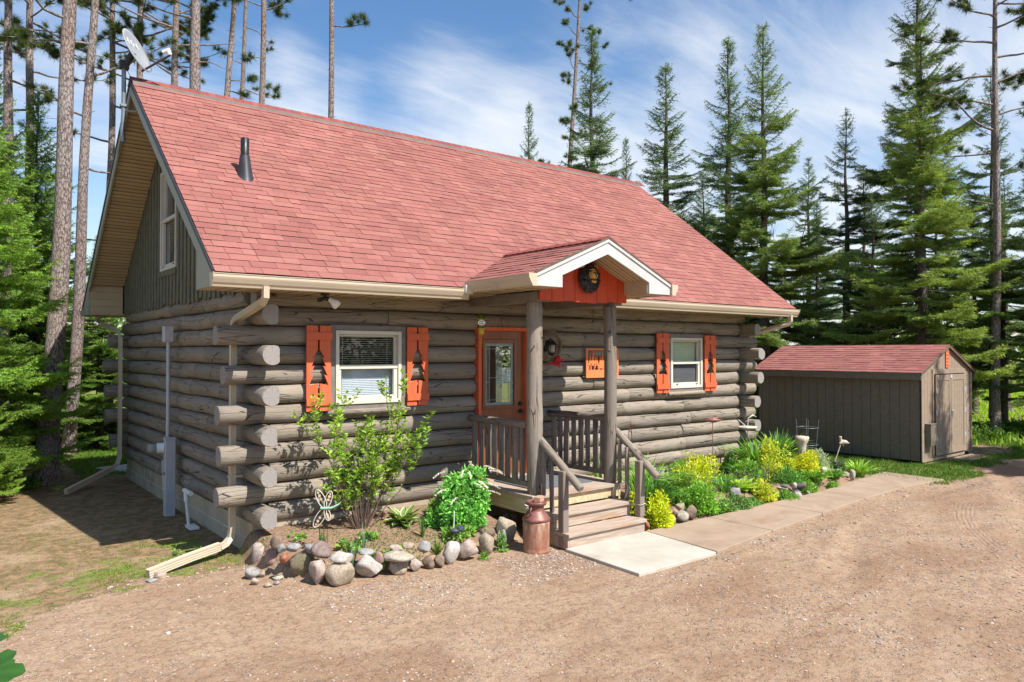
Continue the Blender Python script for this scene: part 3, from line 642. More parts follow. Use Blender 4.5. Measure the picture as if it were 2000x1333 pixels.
# windows -------------------------------------------------------------
def window(x0, x1, z0, z1, T, blinds, par=cabin, low='blind', top='blind', lab=None, bmat='blind'):
    """T maps local (a across, d outwards, z) to the wall"""
    def bx(mb, a0, a1, d0, d1, zz0, zz1, mi=0):
        vs = [T(a, d, z) for z in (zz0, zz1) for d in (d0, d1) for a in (a0, a1)]
        mb.add(vs, [(0, 2, 3, 1), (4, 5, 7, 6), (0, 1, 5, 4), (2, 6, 7, 3), (0, 4, 6, 2), (1, 3, 7, 5)], mi)
    def fin(mb, nm, m, p, bev=0): return recalc(mb.build(nm, m, p, bev))
    fr = .045; root = None
    mb = MB()
    bx(mb, x0, x0+fr, -.09, .035, z0, z1); bx(mb, x1-fr, x1, -.09, .035, z0, z1); bx(mb, x0+fr, x1-fr, -.09, .033, z1-fr, z1); bx(mb, x0+fr, x1-fr, -.09, .033, z0, z0+fr)
    root = fin(mb, 'window', M['cream'], par, .004)
    if lab: root['label'] = lab
    zm = (z0+z1)/2-.02
    mb = MB(); s_ = .034; a0, a1 = x0+fr, x1-fr
    bx(mb, a0, a1, -.02, .018, zm, zm+.05)                       # meeting rail
    bx(mb, a0, a0+s_, -.03, .010, z0+fr, zm); bx(mb, a1-s_-.02, a1, -.03, .010, z0+fr, zm); bx(mb, a0+s_, a1-s_-.02, -.03, .008, z0+fr, z0+fr+.05)
    bx(mb, a0, a0+.022, -.06, -.02, zm+.05, z1-fr); bx(mb, a1-.03, a1, -.06, -.02, zm+.05, z1-fr); bx(mb, a0+.022, a1-.03, -.06, -.022, z1-fr-.025, z1-fr)
    fin(mb, 'sash', M['cream'], root, .003)
    if low != 'none' and par is cabin:
        mb = MB(); wd = x1-x0
        for t in (.2, .82): bx(mb, x0+wd*t, x0+wd*t+.03, .008, .02, z0+fr+.015, z0+fr+.032)
        fin(mb, 'latch', M['flash'], root)
    mb = MB(); bx(mb, a0, a1, -.034, -.031, z0+fr, zm); bx(mb, a0, a1, -.05, -.047, zm, z1-fr); fin(mb, 'pane', M['glass'], root)
    if low == 'screen': mb = MB(); bx(mb, a0, a1, -.045, -.040, z0+fr, zm); fin(mb, 'screen', M['screen'], root)
    if blinds:
        mb = MB(); zb = z0+fr+.05 if blinds == 'full' else zm+.06; z = z1-fr-.03; i = 0
        while z > zb:
            tlt = .0085 if (blinds == 'full' and z > zm) else .0235
            for q in range(1):
                di, do = (-.085, -.065) if (blinds == 'full' and z > zm) else (-.074, -.083)
                vs = [T(a0+.015, di, z-tlt*.5), T(a1-.02, di, z-tlt*.5), T(a1-.02, do, z+tlt*.5), T(a0+.015, do, z+tlt*.5)]
                mb.add(vs, [(0, 1, 2, 3)])
                vs2 = [T(a0+.015, di-.001, z-tlt*.5-.0012), T(a1-.02, di-.001, z-tlt*.5-.0012), T(a1-.02, do-.001, z+tlt*.5-.0012), T(a0+.015, do-.001, z+tlt*.5-.0012)]
                mb.add(vs2, [(3, 2, 1, 0)])
            z -= .026 if z > zm or blinds != 'full' else .021; i += 1
        for t in (.1, .86): bx(mb, a0+(a1-a0)*t, a0+(a1-a0)*t+.004, -.064, -.062, zb, z1-fr)
        mb.build('blind', M[bmat], root)
    return root
Tf = lambda a, d, z: (a, -d, z)
Tg = lambda a, d, z: (-d, a, z)
window(.985, 1.865, 1.635, 2.515, Tf, 'full', lab='cream double-hung window with white blinds, left of the door')
window(7.03, 7.875, 1.64, 2.50, Tf, 'top', low='screen', lab='cream window with a half lowered blind, right of the porch', bmat='blind_cream')
window(3.07, 3.97, 3.47, 4.97, Tg, None, low='screen', lab='tall narrow cream window under the gable')
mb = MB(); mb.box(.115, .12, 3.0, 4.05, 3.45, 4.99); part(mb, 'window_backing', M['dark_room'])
# bucks and sills
for x0, x1, z0, z1 in ((.915, 1.935, 1.565, 2.58), (6.965, 7.935, 1.57, 2.565)):
    mb = MB()
    mb.box(x0, x0+.066, -.02, .1, z0, z1); mb.box(x1-.066, x1, -.02, .1, z0, z1); mb.box(x0+.066, x1-.066, -.018, .1, z1-.062, z1); mb.box(x0+.066, x1-.066, -.018, .1, z0, z0+.064)
    part(mb, 'window_buck', M['buck'], None, .004)
for x0, x1, z in ((.88, 1.99, 1.545), (6.97, 7.93, 1.55)):
    mb = MB(); log_mesh(mb, (x0, -.005, z), (x1, -.005, z), .05, int(x0*100), squash=.8); part(mb, 'sill', [M['log'], M['log_end']])
mb = MB(); mb.box(-.04, .0, 3.05, 3.99, 3.38, 3.46); part(mb, 'sill', M['siding'])

# shutters with a fir tree cut-out
PROF = [(0, .0), (.0, .52), (.075, .42), (.045, .43), (.095, .31), (.055, .325), (.115, .20), (.07, .215), (.125, .085), (.012, .11)]   # half-width, height (tree 0.085..0.52)
def shutter(x0, w_, z0, z1, yb=-.055):
    mb = MB(); cx = x0+w_/2; H = z1-z0; gap = .012; z_off = z0+H*.30; sc_ = .95
    for sgn in (-1, 1):
        pts = [(sgn*gap, z0)]
        prof = [(max(gap, px), z_off+pz*sc_-.085*sc_) for px, pz in PROF[1:]]
        prof = list(reversed(prof))     # from bottom up
        for (px, pz) in prof: pts.append((sgn*px*.95 if px > gap else sgn*gap, pz))
        pts += [(sgn*gap, z1), (sgn*w_/2, z1), (sgn*w_/2, z0)]
        mb.prism(pts, lambda a, b, t, cx=cx: (cx+a, t, b), (yb, yb+.02))
    for zz in (z0+.065, z1-.165): mb.box(x0-.004, x0+w_+.006, yb-.02, yb-.0005, zz, zz+.085)
    o = recalc(part(mb, 'shutter', M['orange'], None, .0015)); return o
for x0, w_, z0, z1 in ((.615, .30, 1.575, 2.565), (1.935, .305, 1.585, 2.57), (6.65, .30, 1.575, 2.57), (7.915, .31, 1.57, 2.55)): shutter(x0, w_, z0, z1)

# door -----------------------------------------------------------------
dx0, dx1, dz0, dz1 = 3.10, 3.88, .56, 2.55
gx0, gx1, gz0, gz1 = 3.20, 3.70, 1.52, 2.38
mb = MB()
for (a, b, c, d) in ((dx0, gx0-.03, dz0, dz1), (gx1+.03, dx1, dz0, dz1), (gx0-.03, gx1+.03, gz1+.03, dz1), (gx0-.03, gx1+.03, dz0, gz0-.03)): mb.box(a, b, .03, .075, c, d)
door = part(mb, 'door', M['door'], None, 0, 'stained wooden front door with a leaded glass panel')
mb = MB()
for (a, b, c, d) in ((gx0-.05, gx0, gz0-.05, gz1+.05), (gx1, gx1+.05, gz0-.05, gz1+.05), (gx0, gx1, gz1, gz1+.05), (gx0, gx1, gz0-.05, gz0)): mb.box(a, b, .012, .032, c, d)
mb.box(3.30, 3.60, .022, .031, .70, .95); mb.box(3.22, 3.68, .022, .031, 1.05, 1.36)
part(mb, 'moulding', M['door'], door, .006)
mb = MB(); mb.box(gx0+.035, gx1-.035, .044, .05, gz0+.035, gz1-.035); part(mb, 'glass', M['door_glass'], door)
mb = MB()
for (a, b, c, d) in ((gx0, gx0+.034, gz0, gz1), (gx1-.034, gx1, gz0, gz1), (gx0+.034, gx1-.034, gz0, gz0+.034), (gx0+.034, gx1-.034, gz1-.034, gz1)): mb.box(a, b, .038, .046, c, d)
mb.box(3.42, 3.48, .037, .043, 1.86, 1.96); mb.box(3.405, 3.43, .0365, .0425, 2.02, 2.06); mb.box(3.47, 3.495, .0365, .0425, 1.76, 1.80)
part(mb, 'bevelled_glass', M['bevel_glass'], door, .002)
mb = MB()
def bar(a, b, c, d): mb.box(a, b, .031, .0365, c, d)
for x in (gx0+.034, gx1-.038, gx0+.075, gx1-.079): bar(x, x+.004, gz0+.034, gz1-.034)
for x in (3.405, 3.491): bar(x, x+.005, gz0+.034, gz1-.034)
for x in (3.435, 3.46): bar(x, x+.004, 1.98, gz1-.07); bar(x, x+.004, gz0+.034, 1.84)
for z in (gz0+.034, gz1-.038, gz0+.075, gz1-.08): bar(gx0+.034, gx1-.034, z, z+.004)
for z in (1.84, 1.87, 1.95, 1.98, 2.02, 1.80): bar(3.405, 3.496, z, z+.006)
for z in (1.90,): bar(gx0+.079, 3.405, z, z+.004); bar(3.496, gx1-.079, z, z+.004)
for z in (1.84, 1.95): bar(gx0+.034, gx0+.079, z, z+.006); bar(gx1-.079, gx1-.034, z, z+.006)
part(mb, 'caming', M['caming'], door)
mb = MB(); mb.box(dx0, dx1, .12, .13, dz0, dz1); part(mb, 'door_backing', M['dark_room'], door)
for z, r_, k_, nm in ((1.42, .026, 1, 'knob'), (1.53, .024, .6, 'deadbolt')):
    mb = MB(); mb.lathe([(.03, 0), (.03, .012), (.012, .016), (.012, .035), (r_, .045), (r_*1.05, .06), (r_*.6, .072)], (0, 0, 0), 14)
    mb.v = [(3.81+v[0], .03-v[2]*k_, z+v[1]) for v in mb.v]; part(mb, nm, M['black'], door)
mb = MB(); mb.box(3.05, 3.10, -.035, .1, .545, 2.55); mb.box(3.88, 3.93, -.035, .1, .545, 2.55); mb.box(3.05, 3.93, -.037, .1, 2.55, 2.60)
part(mb, 'door_trim', M['orange'], None, .003)
mb = MB(); mb.box(3.93, 3.99, -.01, .1, .56, 2.6); mb.box(3.10, 3.88, -.01, .1, .543, .56); part(mb, 'threshold', M['buck'])

# roof --------------------------------------------------------------------
def shingles(mb, o, u, s, width, length, seed, clip=None):
    """rows of tabs with real thickness; o = eave corner, u along the eave, s up the slope"""
    rg = random.Random(seed); o, u, s = Vector(o), Vector(u).normalized(), Vector(s).normalized(); n = u.cross(s).normalized()
    ex = .122; rows = int(math.ceil(length/ex)); pal = [(.378, .134, .108), (.392, .142, .113), (.362, .126, .103), (.400, .152, .121), (.345, .119, .099), (.382, .136, .110)]
    for i in range(rows):
        a0, a1 = i*ex, min((i+1)*ex+.004, length); x = -rg.uniform(0, .25); wob = rg.uniform(-.0015, .0015)
        while x < width:
            w_ = rg.choice((.14, .18, .22, .27, .30)); x1 = min(x+w_, width); x0 = max(x, 0)
            if x1-x0 > .01:
                thick = rg.random() < .5; th = (.0155 if thick else .0125)+wob; c = rg.choice(pal); j = rg.uniform(.93, 1.06); c = tuple(v*j for v in c)
                q = [o+u*x0+s*a0+n*th, o+u*x1+s*a0+n*th, o+u*(x1)+s*a1+n*(th-.006), o+u*x0+s*a1+n*(th-.006), o+u*x0+s*a0, o+u*x1+s*a0]
                q[0] += u*.0018; q[1] -= u*.0018; q[2] -= u*.0018; q[3] += u*.0018; q[4] += u*.0018; q[5] -= u*.0018
                mb.add(q, [(0, 1, 2, 3)], 0, False, c); mb.add([q[4], q[5], q[1], q[0]], [(0, 1, 2, 3)], 0, False, (.055, .028, .024) if thick else (.13, .05, .04))
                mb.add([q[0], q[3], q[4]], [(0, 1, 2)], 0, False, tuple(v*.8 for v in c)); mb.add([q[1], q[5], q[2]], [(0, 1, 2)], 0, False, tuple(v*.8 for v in c))
            x += w_
    return mb
SL = math.hypot(W/2+EO, RZ-EZ); sf = (0, math.cos(SA), math.sin(SA)); sb_ = (0, -math.cos(SA), math.sin(SA))
mb = MB()
prof = [(-EO, EZ-.012), (W/2, RZ-.012), (W+EO, EZ-.012), (W+EO, EZ-.045), (W/2, RZ-.06), (-EO, EZ-.045)]
for half in ((0, 1, 4, 5), (1, 2, 3, 4)):
    mb.prism([prof[i] for i in half], lambda a, b, t: (t, a, b), (-RO+.005, L+RO-.005))
roof = recalc(part(mb, 'roof', M['buck']))
mb = MB(); shingles(mb, (-RO, -EO-.012, EZ-.02), (1, 0, 0), sf, L+2*RO, SL, 3)
shingles(mb, (L+RO, W+EO+.012, EZ-.02), (-1, 0, 0), sb_, L+2*RO, SL, 4)
part(mb, 'shingles', M['shingle'], roof)
# ridge cap
mb = MB(); x = -RO-.01; rg2 = random.Random(9)
while x < L+RO:
    x1 = x+.24; c = rg2.choice(((.33, .085, .07), (.38, .10, .08), (.30, .08, .07)))
    for sg in (-1, 1):
        q = [(x, W/2, RZ+.026), (x1, W/2, RZ+.018), (x1, W/2+sg*.13, RZ+.020-.13*KS), (x, W/2+sg*.13, RZ+.028-.13*KS), (x, W/2+sg*.13, RZ+.008-.13*KS), (x1, W/2+sg*.13, RZ+.008-.13*KS), (x, W/2, RZ)]
        mb.add(q, [(0, 1, 2, 3) if sg < 0 else (3, 2, 1, 0), (3, 2, 5, 4), (0, 3, 4, 6)], 0, False, c)
    x += .13
part(mb, 'ridge_cap', M['shingle'], roof)
mb = MB(); mb.box(-RO, L+RO, W/2-.165, W/2-.125, RZ-.165*KS+.0, RZ-.125*KS+.014); mb.box(-RO, L+RO, W/2+.125, W/2+.165, RZ-.165*KS, RZ-.125*KS+.014); part(mb, 'ridge_vent', M['buck'], roof)
# rake boards
for x0, x1 in ((-RO, -RO+.025), (L+RO-.025, L+RO)):
    for sg in (0, 1):
        f_ = (lambda a, b, t: (t, a, b)) if sg == 0 else (lambda a, b, t: (t, W-a, b))
        mb = MB(); mb.prism([(-EO+.03, EZ-.02), (W/2, RZ-.05), (W/2, RZ-.05-.19), (-.0, EZ+KS*EO-.24), (-.0, 2.915), (-EO+.06, 2.915), (-EO+.06, EZ-.06)], f_, (x0, x1))
        recalc(part(mb, 'rake_board', M['olive']))
        mb = MB(); mb.prism([(-EO+.02, EZ+.0), (W/2, RZ+.0-.02), (W/2, RZ-.085), (-EO+.02, EZ-.05)], f_, (x0-.012 if x0 < 0 else x0+.004, x1-.004 if x0 < 0 else x1+.012))
        recalc(part(mb, 'drip_edge', M['flash']))
# sloped soffit under the rakes: boards across
for xa, xb in ((-RO+.026, -.03), (L+.03, L+RO-.026)):
    for sg in (0, 1):
        mb = MB(); s0 = .12; nb = 0
        while s0 < SL-.72+.6:
            s1 = s0+.148
            y0, y1 = s0*math.cos(SA), min(s1*math.cos(SA), W/2); z0, z1 = EZ+KS*(y0+EO)-.19, EZ+KS*(y1+EO)-.19
            if y0 >= W/2-.02: break
            o_ = .012 if nb % 2 else 0
            yy = (lambda y: y) if sg == 0 else (lambda y: W-y)
            for h_ in range(1):
                vs = [(xa, yy(y0), z0+o_), (xb, yy(y0), z0+o_), (xb, yy(y1)-(.004 if sg == 0 else -.004), z1+o_), (xa, yy(y1)-(.004 if sg == 0 else -.004), z1+o_)]
                vt = [(a, b, c+.02) for a, b, c in vs]
                mb.add(vs+vt, [(0, 1, 2, 3), (7, 6, 5, 4), (0, 4, 5, 1), (2, 6, 7, 3)])
                for gq in (0, .5):
                    yq, zq = y0+(y1-y0)*gq, z0+(z1-z0)*gq; mb.add([(xa, yy(yq), zq-.002+o_*0), (xb, yy(yq), zq-.002), (xb, yy(yq+.007), zq+.0054-.002), (xa, yy(yq+.007), zq+.0054-.002)], [(0, 1, 2, 3)], 1)
            s0 = s1; nb += 1
        part(mb, 'soffit', [M['soffit'], M['groove']])
# level soffits under the eaves (grooves run away from the wall) and the boxed ends
def flat_soffit(x0, x1, y0, y1, z, along='x', st=.15):
    mb = MB(); i = 0
    a0, a1 = (x0, x1) if along == 'x' else (y0, y1); a = a0
    while a < a1-.01:
        b = min(a+st-.004, a1); o_ = .003*(i % 2)
        if along == 'x': mb.box(a, b, y0, y1, z+o_, z+.02+o_)
        else: mb.box(x0, x1, a, b, z+o_, z+.02+o_)
        if along == 'x': mb.box(b-.001, b+.005, y0, y1, z-.0015, z+.01, 1)
        else: mb.box(x0, x1, b-.001, b+.005, z-.0015, z+.01, 1)
        a += st; i += 1
    mb.box(x0, x1, y0, y1, z+.026, z+.03); return part(mb, 'soffit', [M['soffit'], M['groove']])
flat_soffit(-RO+.025, 2.505, -EO+.06, .06, 2.915); flat_soffit(4.795, L+RO-.025, -EO+.06, .06, 2.915); flat_soffit(2.505, 4.795, -EO+.06, .06, 2.985)
flat_soffit(-RO+.025, L+RO-.025, W-.0, W+EO-.06, 2.915)
mb = MB()
for i in range(4): mb.box(-RO+.025, -.035, W-.004-(i % 2)*.003, W+.01, 2.935+i*.13, 2.935+i*.13+.127)
part(mb, 'soffit', M['soffit'])
# eave fascia and gutters
mb = MB(); mb.box(-RO, 2.5, -EO+.04, -EO+.06, 2.905, EZ-.03); mb.box(4.8, L+RO, -EO+.04, -EO+.06, 2.905, EZ-.03); mb.box(-RO, L+RO, W+EO-.06, W+EO-.04, 2.905, EZ-.03)
part(mb, 'fascia', M['almond'], None, .003)
GP = [(0, 0), (0, -.125), (.055, -.125), (.062, -.105), (.078, -.085), (.098, -.045), (.104, -.03), (.104, -.004), (.110, 0), (.110, .006), (.098, .006), (.098, -.012), (.006, -.02)]
def gutter(f_, t0, t1, caps=()):
    mb = MB(); mb.prism(GP, f_, (t0, t1))
    gt = recalc(part(mb, 'gutter', M['almond']))
    for c0, c1 in caps:
        mb = MB(); mb.prism([(-.004, .012), (-.004, -.13), (.06, -.13), (.112, -.04), (.118, .012)], f_, (c0, c1)); recalc(part(mb, 'gutter_end', M['almond'], gt, .003))
    return gt
gy = -EO+.04; gz = EZ-.035
gutter(lambda a, b, t: (t, gy-a, gz+b), -RO-.03, 2.44, ((-RO-.035, -RO-.027),))
mb = MB(); mb.box(2.36, 2.475, gy-.13, gy-.0, gz-.06, gz+.045); part(mb, 'gutter_end', M['cream'], None, .006)
gutter(lambda a, b, t: (t, gy-a, gz+b), 4.83, L+RO+.03, ((L+RO+.028, L+RO+.035),))
gutter(lambda a, b, t: (t, W-gy+a, gz+b), -RO-.03, L+RO+.03)
# porch roof
PY, PXL, PXR, PXC, PEZ, PRZ = -1.87, 2.50, 4.80, 3.65, 3.15, 3.64; PK = (PRZ-PEZ)/(PXC-PXL); PA = math.atan(PK); PSL = math.hypot(PXC-PXL, PRZ-PEZ)
mb = MB()
for sg in (-1, 1):
    ex_ = PXC+sg*(PXC-PXL)
    mb.prism([(ex_, PEZ-.012), (PXC, PRZ-.012), (PXC, PRZ-.045), (ex_, PEZ-.04)], lambda a, b, t: (a, t, b), (PY+.003, .2))
proof = recalc(part(mb, 'porch_roof', M['buck']))
mb = MB(); shingles(mb, (PXL-.012, .28, PEZ-.02), (0, -1, 0), (math.cos(PA), 0, math.sin(PA)), .28-PY+.012, PSL+.015, 7)
shingles(mb, (PXR+.012, PY-.012, PEZ-.02), (0, 1, 0), (-math.cos(PA), 0, math.sin(PA)), .28-PY+.012, PSL+.015, 8)
part(mb, 'shingles', M['shingle'], proof)
mb = MB(); y = PY-.014
while y < .12:
    c = rg2.choice(((.33, .085, .07), (.38, .10, .08)))
    for sg in (-1, 1):
        q = [(PXC, y, PRZ+.022), (PXC, y+.2, PRZ+.016), (PXC+sg*.13, y+.2, PRZ+.016-.13*PK), (PXC+sg*.13, y, PRZ+.022-.13*PK)]
        q += [(a, b, c_-.014) for a, b, c_ in q]
        mb.add(q, [(0, 1, 2, 3), (2, 3, 7, 6), (0, 3, 7, 4)], 0, False, c)
    y += .13
part(mb, 'ridge_cap', M['shingle'], proof)
# white porch fascia with boxed returns, brown drip edge above
for sg in (-1, 1):
    ex_ = PXC+sg*(PXC-PXL-.0); rx = PXC+sg*.74
    zf = lambda x: PRZ-PK*abs(x-PXC)
    mb = MB(); mb.prism([(PXC, PRZ-.022), (ex_, PEZ-.022), (ex_, 3.0), (rx, 3.0), (rx, zf(rx)-.185), (PXC, PRZ-.20)], lambda a, b, t: (a, t, b), (PY, PY+.025))
    recalc(part(mb, 'porch_fascia', M['white_trim']))
    mb = MB(); mb.prism([(PXC, PRZ-.0), (ex_-sg*.005, PEZ-.0), (ex_-sg*.005, PEZ-.055), (PXC, PRZ-.055)], lambda a, b, t: (a, t, b), (PY-.014, PY-.001)); recalc(part(mb, 'trim_strip', M['white_trim'], None))
    mb = MB(); mb.prism([(PXC, PRZ+.005), (ex_, PEZ+.005), (ex_, PEZ-.012), (PXC, PRZ-.012)], lambda a, b, t: (a, t, b), (PY-.022, PY+.01)); recalc(part(mb, 'drip_edge', M['twig'], None))
    # inner cheek of the boxed return, sloped soffit, level soffit back to the wall
    mb = MB(); mb.box(min(rx, rx-sg*.012), max(rx, rx-sg*.012), PY+.026, -1.43, 3.003, zf(rx)-.16); part(mb, 'soffit', M['soffit'])
    mb = MB(); n_ = 6
    for i in range(n_):
        a0, a1 = PY+.03+i*.07, PY+.03+i*.07+.067; o_ = (i % 2)*.003
        mb.prism([(PXC, PRZ-.165+o_), (rx+sg*.0, zf(rx)-.165+o_), (rx, zf(rx)-.15+o_), (PXC, PRZ-.15+o_)], lambda a, b, t: (a, t, b), (a0, a1)); mb.prism([(PXC, PRZ-.1665), (rx, zf(rx)-.1665), (rx, zf(rx)-.16), (PXC, PRZ-.16)], lambda a, b, t: (a, t, b), (a1-.003, a1+.004), 1)
    recalc(part(mb, 'soffit', [M['soffit'], M['groove']]))
    a, b = sorted((ex_-sg*.003, PXC+sg*.745)); flat_soffit(a, b, PY+.026, -EO+.02, 2.995, 'y', .15)
    xo = ex_+sg*.0
    mb = MB(); mb.box(min(xo, xo-sg*.02), max(xo, xo-sg*.02), PY+.026, -EO+.03, 2.99, PEZ-.03); part(mb, 'fascia', M['almond'])
    gutter(lambda a, b, t, sg=sg, xo=xo: (xo+sg*a, t, PEZ-.03+b), PY-.03, -EO-.01, ((PY-.036, PY-.028),))
# red-orange gable boards
mb = MB(); x = 2.935; i = 0; rg2 = random.Random(4)
while x < 4.40:
    x1 = min(x+.19, 4.43); b0 = 2.885+rg2.uniform(-.012, .02)
    top = lambda x: PRZ-PK*abs(x-PXC)-.166
    pl = [(x, b0), (x1-.006, b0), (x1-.006, top(x1))]
    if x < PXC < x1: pl.append((PXC, top(PXC)))
    pl.append((x, top(x))); mb.prism(pl, lambda a, b, t: (a, t, b), (-1.445-.004*(i % 2), -1.42)); x = x1; i += 1
mb.box(2.94, 4.42, -1.421, -1.415, 2.96, 3.12)
recalc(part(mb, 'gable_board', M['red'], None, .002))
# porch frame
mb = MB()
mb.box(2.93, 3.07, -1.40, .02, 2.865, 2.99); mb.box(4.25, 4.39, -1.40, .02, 2.865, 2.99); mb.box(2.95, 4.37, -1.398, -1.30, 2.93, 2.985)
part(mb, 'porch_beam', M['buck'], None, .008)
flat_soffit(3.07, 4.25, -1.27, .0, 2.975, 'y', .15)
for x, r_, sd in ((2.995, .095, 501), (4.295, .083, 502)):
    mb = MB(); log_mesh(mb, (x, -1.27, .545), (x, -1.27, 2.866), r_, sd, n=24, seg=.09); part(mb, 'porch_post', [M['post'], M['log_end']])
# deck and steps
mb = MB(); y = -1.405
while y < -.01:
    mb.box(2.85, 4.43, y, min(y+.136, -.005), .505, .545, 0); y += .14
deck = part(mb, 'deck', M['deckwood'], None, .004)
mb = MB(); mb.box(2.885, 2.92, -1.36, -.02, .31, .503); mb.box(4.36, 4.395, -1.36, -.02, .31, .503); mb.box(2.921, 4.359, -1.36, -1.325, .37, .503); part(mb, 'deck_joist', M['deckfascia'], deck, .003)
mb = MB(); mb.box(2.9, 3.0, -1.3, -1.2, -.05, .31); mb.box(4.28, 4.38, -1.3, -1.2, -.05, .31); part(mb, 'deck_leg', M['deckfascia'], deck)
for z, y0 in ((.36, -1.675), (.18, -1.93)):
    mb = MB(); mb.box(2.95, 4.27, y0, y0+.285, z-.038, z); st = part(mb, 'step', M['deckwood'], None, .004)
    mb = MB(); mb.box(2.99, 4.23, y0+.03, y0+.055, z-.17, z-.039); part(mb, 'riser', M['deckwood'], st, .002)
for x in (2.963, 4.225):
    mb = MB(); mb.prism([(-1.36, .0), (-1.36, .46), (-1.40, .50), (-1.40, .3185), (-1.647, .3185), (-1.647, .1385), (-1.897, .1385), (-1.897, .0)], lambda a, b, t: (t, a, b), (x, x+.034)); recalc(part(mb, 'stringer', M['deckwood']))
# railings
def railing(x, balx=0):
    mb = MB(); log_mesh(mb, (x, .02, 1.375), (x, -1.2, 1.375), .047, int(x*50), n=12, seg=.15); top = part(mb, 'top_rail', [M['rail'], M['rail']])
    mb = MB(); mb.box(x-.03, x+.03, -1.2, .0, .625, .69); part(mb, 'bottom_rail', M['rail'], None, .008)
    for i in range(8):
        y = -.10-i*.142; mb = MB(); log_mesh(mb, (x, y, .66), (x, y, 1.345), .034 if i % 2 else .039, i*7+int(x*9), n=9, seg=.3, cham=.004); part(mb, 'baluster', [M['rail'], M['rail']])
railing(2.945); railing(4.335)
for x, xn, sd in ((3.035, 3.0, 31), (4.36, 4.30, 32)):
    mb = MB(); log_mesh(mb, (x, -1.30, 1.23), (x, -2.03, .70), .047, sd, n=14, seg=.12); part(mb, 'hand_rail', [M['post'], M['log_end']])
    mb = MB(); mb.box(xn-.045, xn+.045, -1.83, -1.735, .0 if x < 4 else .182, .885); part(mb, 'newel', M['rail'], None, .012)
    mb = MB(); log_mesh(mb, (xn+.02, -1.55, .365 if x > 4 else .37), (xn+.02, -1.55, 1.03), .028, sd+5, n=9, seg=.3, cham=.004); part(mb, 'baluster', [M['rail'], M['rail']])
    mb = MB(); log_mesh(mb, (xn+.02, -1.42, .545), (xn+.02, -1.42, 1.10), .026, sd+6, n=9, seg=.3, cham=.004); part(mb, 'baluster', [M['rail'], M['rail']])
# downspouts (ribbed rectangular pipe)
def spout(pts, w_=.075, d_=.058, name='downspout', parent=None, nrm=None):
    mb = MB(); pts = [Vector(p) for p in pts]; rings = []; prof = []
    for (cx, cy, nx_, ny_) in (): pass
    n = 28
    for k in range(n):
        t = k/n*4; sd = int(t); f = t-sd; c = [(-1, -1), (1, -1), (1, 1), (-1, 1)][sd]; e = [(1, -1), (1, 1), (-1, 1), (-1, -1)][sd]
        x, y = c[0]+(e[0]-c[0])*f, c[1]+(e[1]-c[1])*f
        rib = .90 if (k % 2 and .1 < f < .95) else 1.0
        prof.append((x*w_/2*(rib if sd in (1, 3) else 1), y*d_/2*(rib if sd in (0, 2) else 1)))
    u0 = Vector((0, 1, 0)) if nrm is None else Vector(nrm); up_ = None
    for i, p in enumerate(pts):
        d = (pts[min(i+1, len(pts)-1)]-pts[max(i-1, 0)]).normalized()
        u = (u0-d*u0.dot(d)); u = u.normalized() if u.length > .2 else up_; up_ = u; v = d.cross(u)
        rings.append([p+u*a+v*b for a, b in prof])
    vs = [v for r_ in rings for v in r_]; fs = []
    for i in range(len(pts)-1):
        for k in range(n): k2 = (k+1) % n; fs.append((i*n+k, i*n+k2, (i+1)*n+k2, (i+1)*n+k))
    fs.append(tuple(reversed(range(n)))); fs.append(tuple((len(pts)-1)*n+k for k in range(n)))
    mb.add(vs, fs); return recalc(part(mb, name, M['almond'], parent))
ds = spout([(-.075, -.645, 2.93), (-.075, -.645, 2.82), (-.085, -.60, 2.77), (-.10, .18, 2.625), (-.105, .26, 2.585), (-.105, .285, 2.50), (-.105, .285, .28), (-.125, .28, .19), (-.18, .255, .14), (-.26, .22, .12)], nrm=(0, 1, 0))
spout([(-.25, .225, .13), (-.60, .09, .10), (-1.04, -.075, .045)], .085, .062, 'downspout_extension', ds, nrm=(0, 0, 1))
for zs_ in (.86, 1.9): mb = MB(); mb.box(-.145, 0, .24, .33, zs_, zs_+.025); part(mb, 'strap', M['almond'], ds)
ds = spout([(-.33, W+.60, 2.93), (-.33, W+.60, 2.84), (-.30, W+.50, 2.77), (-.16, W-.30, 2.62), (-.145, W-.42, 2.50), (-.145, W-.42, .42), (-.19, W-.45, .30), (-.30, W-.55, .24)], nrm=(0, 1, 0))
spout([(-.29, W-.54, .25), (-.6, W-.85, .17), (-1.06, W-1.28, .05)], .085, .062, 'downspout_extension', ds, nrm=(0, 0, 1))
spout([(L+.38, -.645, 2.93), (L+.38, -.645, 2.83), (L+.36, -.60, 2.77), (L+.13, -.05, 2.60), (L+.11, .12, 2.52), (L+.11, .28, 2.4), (L+.11, .30, .1)], nrm=(0, 1, 0))
# vent pipe through the front slope
vx, vy = .32, 1.10; vz = EZ+KS*(vy+EO)
mb = MB(); mb.lathe([(.052, -.2), (.052, .52), (.044, .525), (.042, .42)], (vx, vy+.1, vz+.02), 20); vp = part(mb, 'vent_pipe', M['vent_black'])
mb = MB(); rings = []
for i in range(9):
    t = i/8; z_ = .0+t*.30; r_ = .115-.055*t**.6
    rings.append([(vx+r_*math.cos(a)*1.0, vy+.1-.02*(1-t)+r_*math.sin(a)*(1.25-.25*t), vz+.02+z_+(KS*(r_*math.sin(a)*1.25))*(1-t)) for a in [2*math.pi*k/24 for k in range(24)]])
vs = [v for r_ in rings for v in r_]; fs = [(i*24+k, i*24+(k+1) % 24, (i+1)*24+(k+1) % 24, (i+1)*24+k) for i in range(8) for k in range(24)]; mb.add(vs, fs, 0, True)
c_, s_ = math.cos(SA), math.sin(SA)
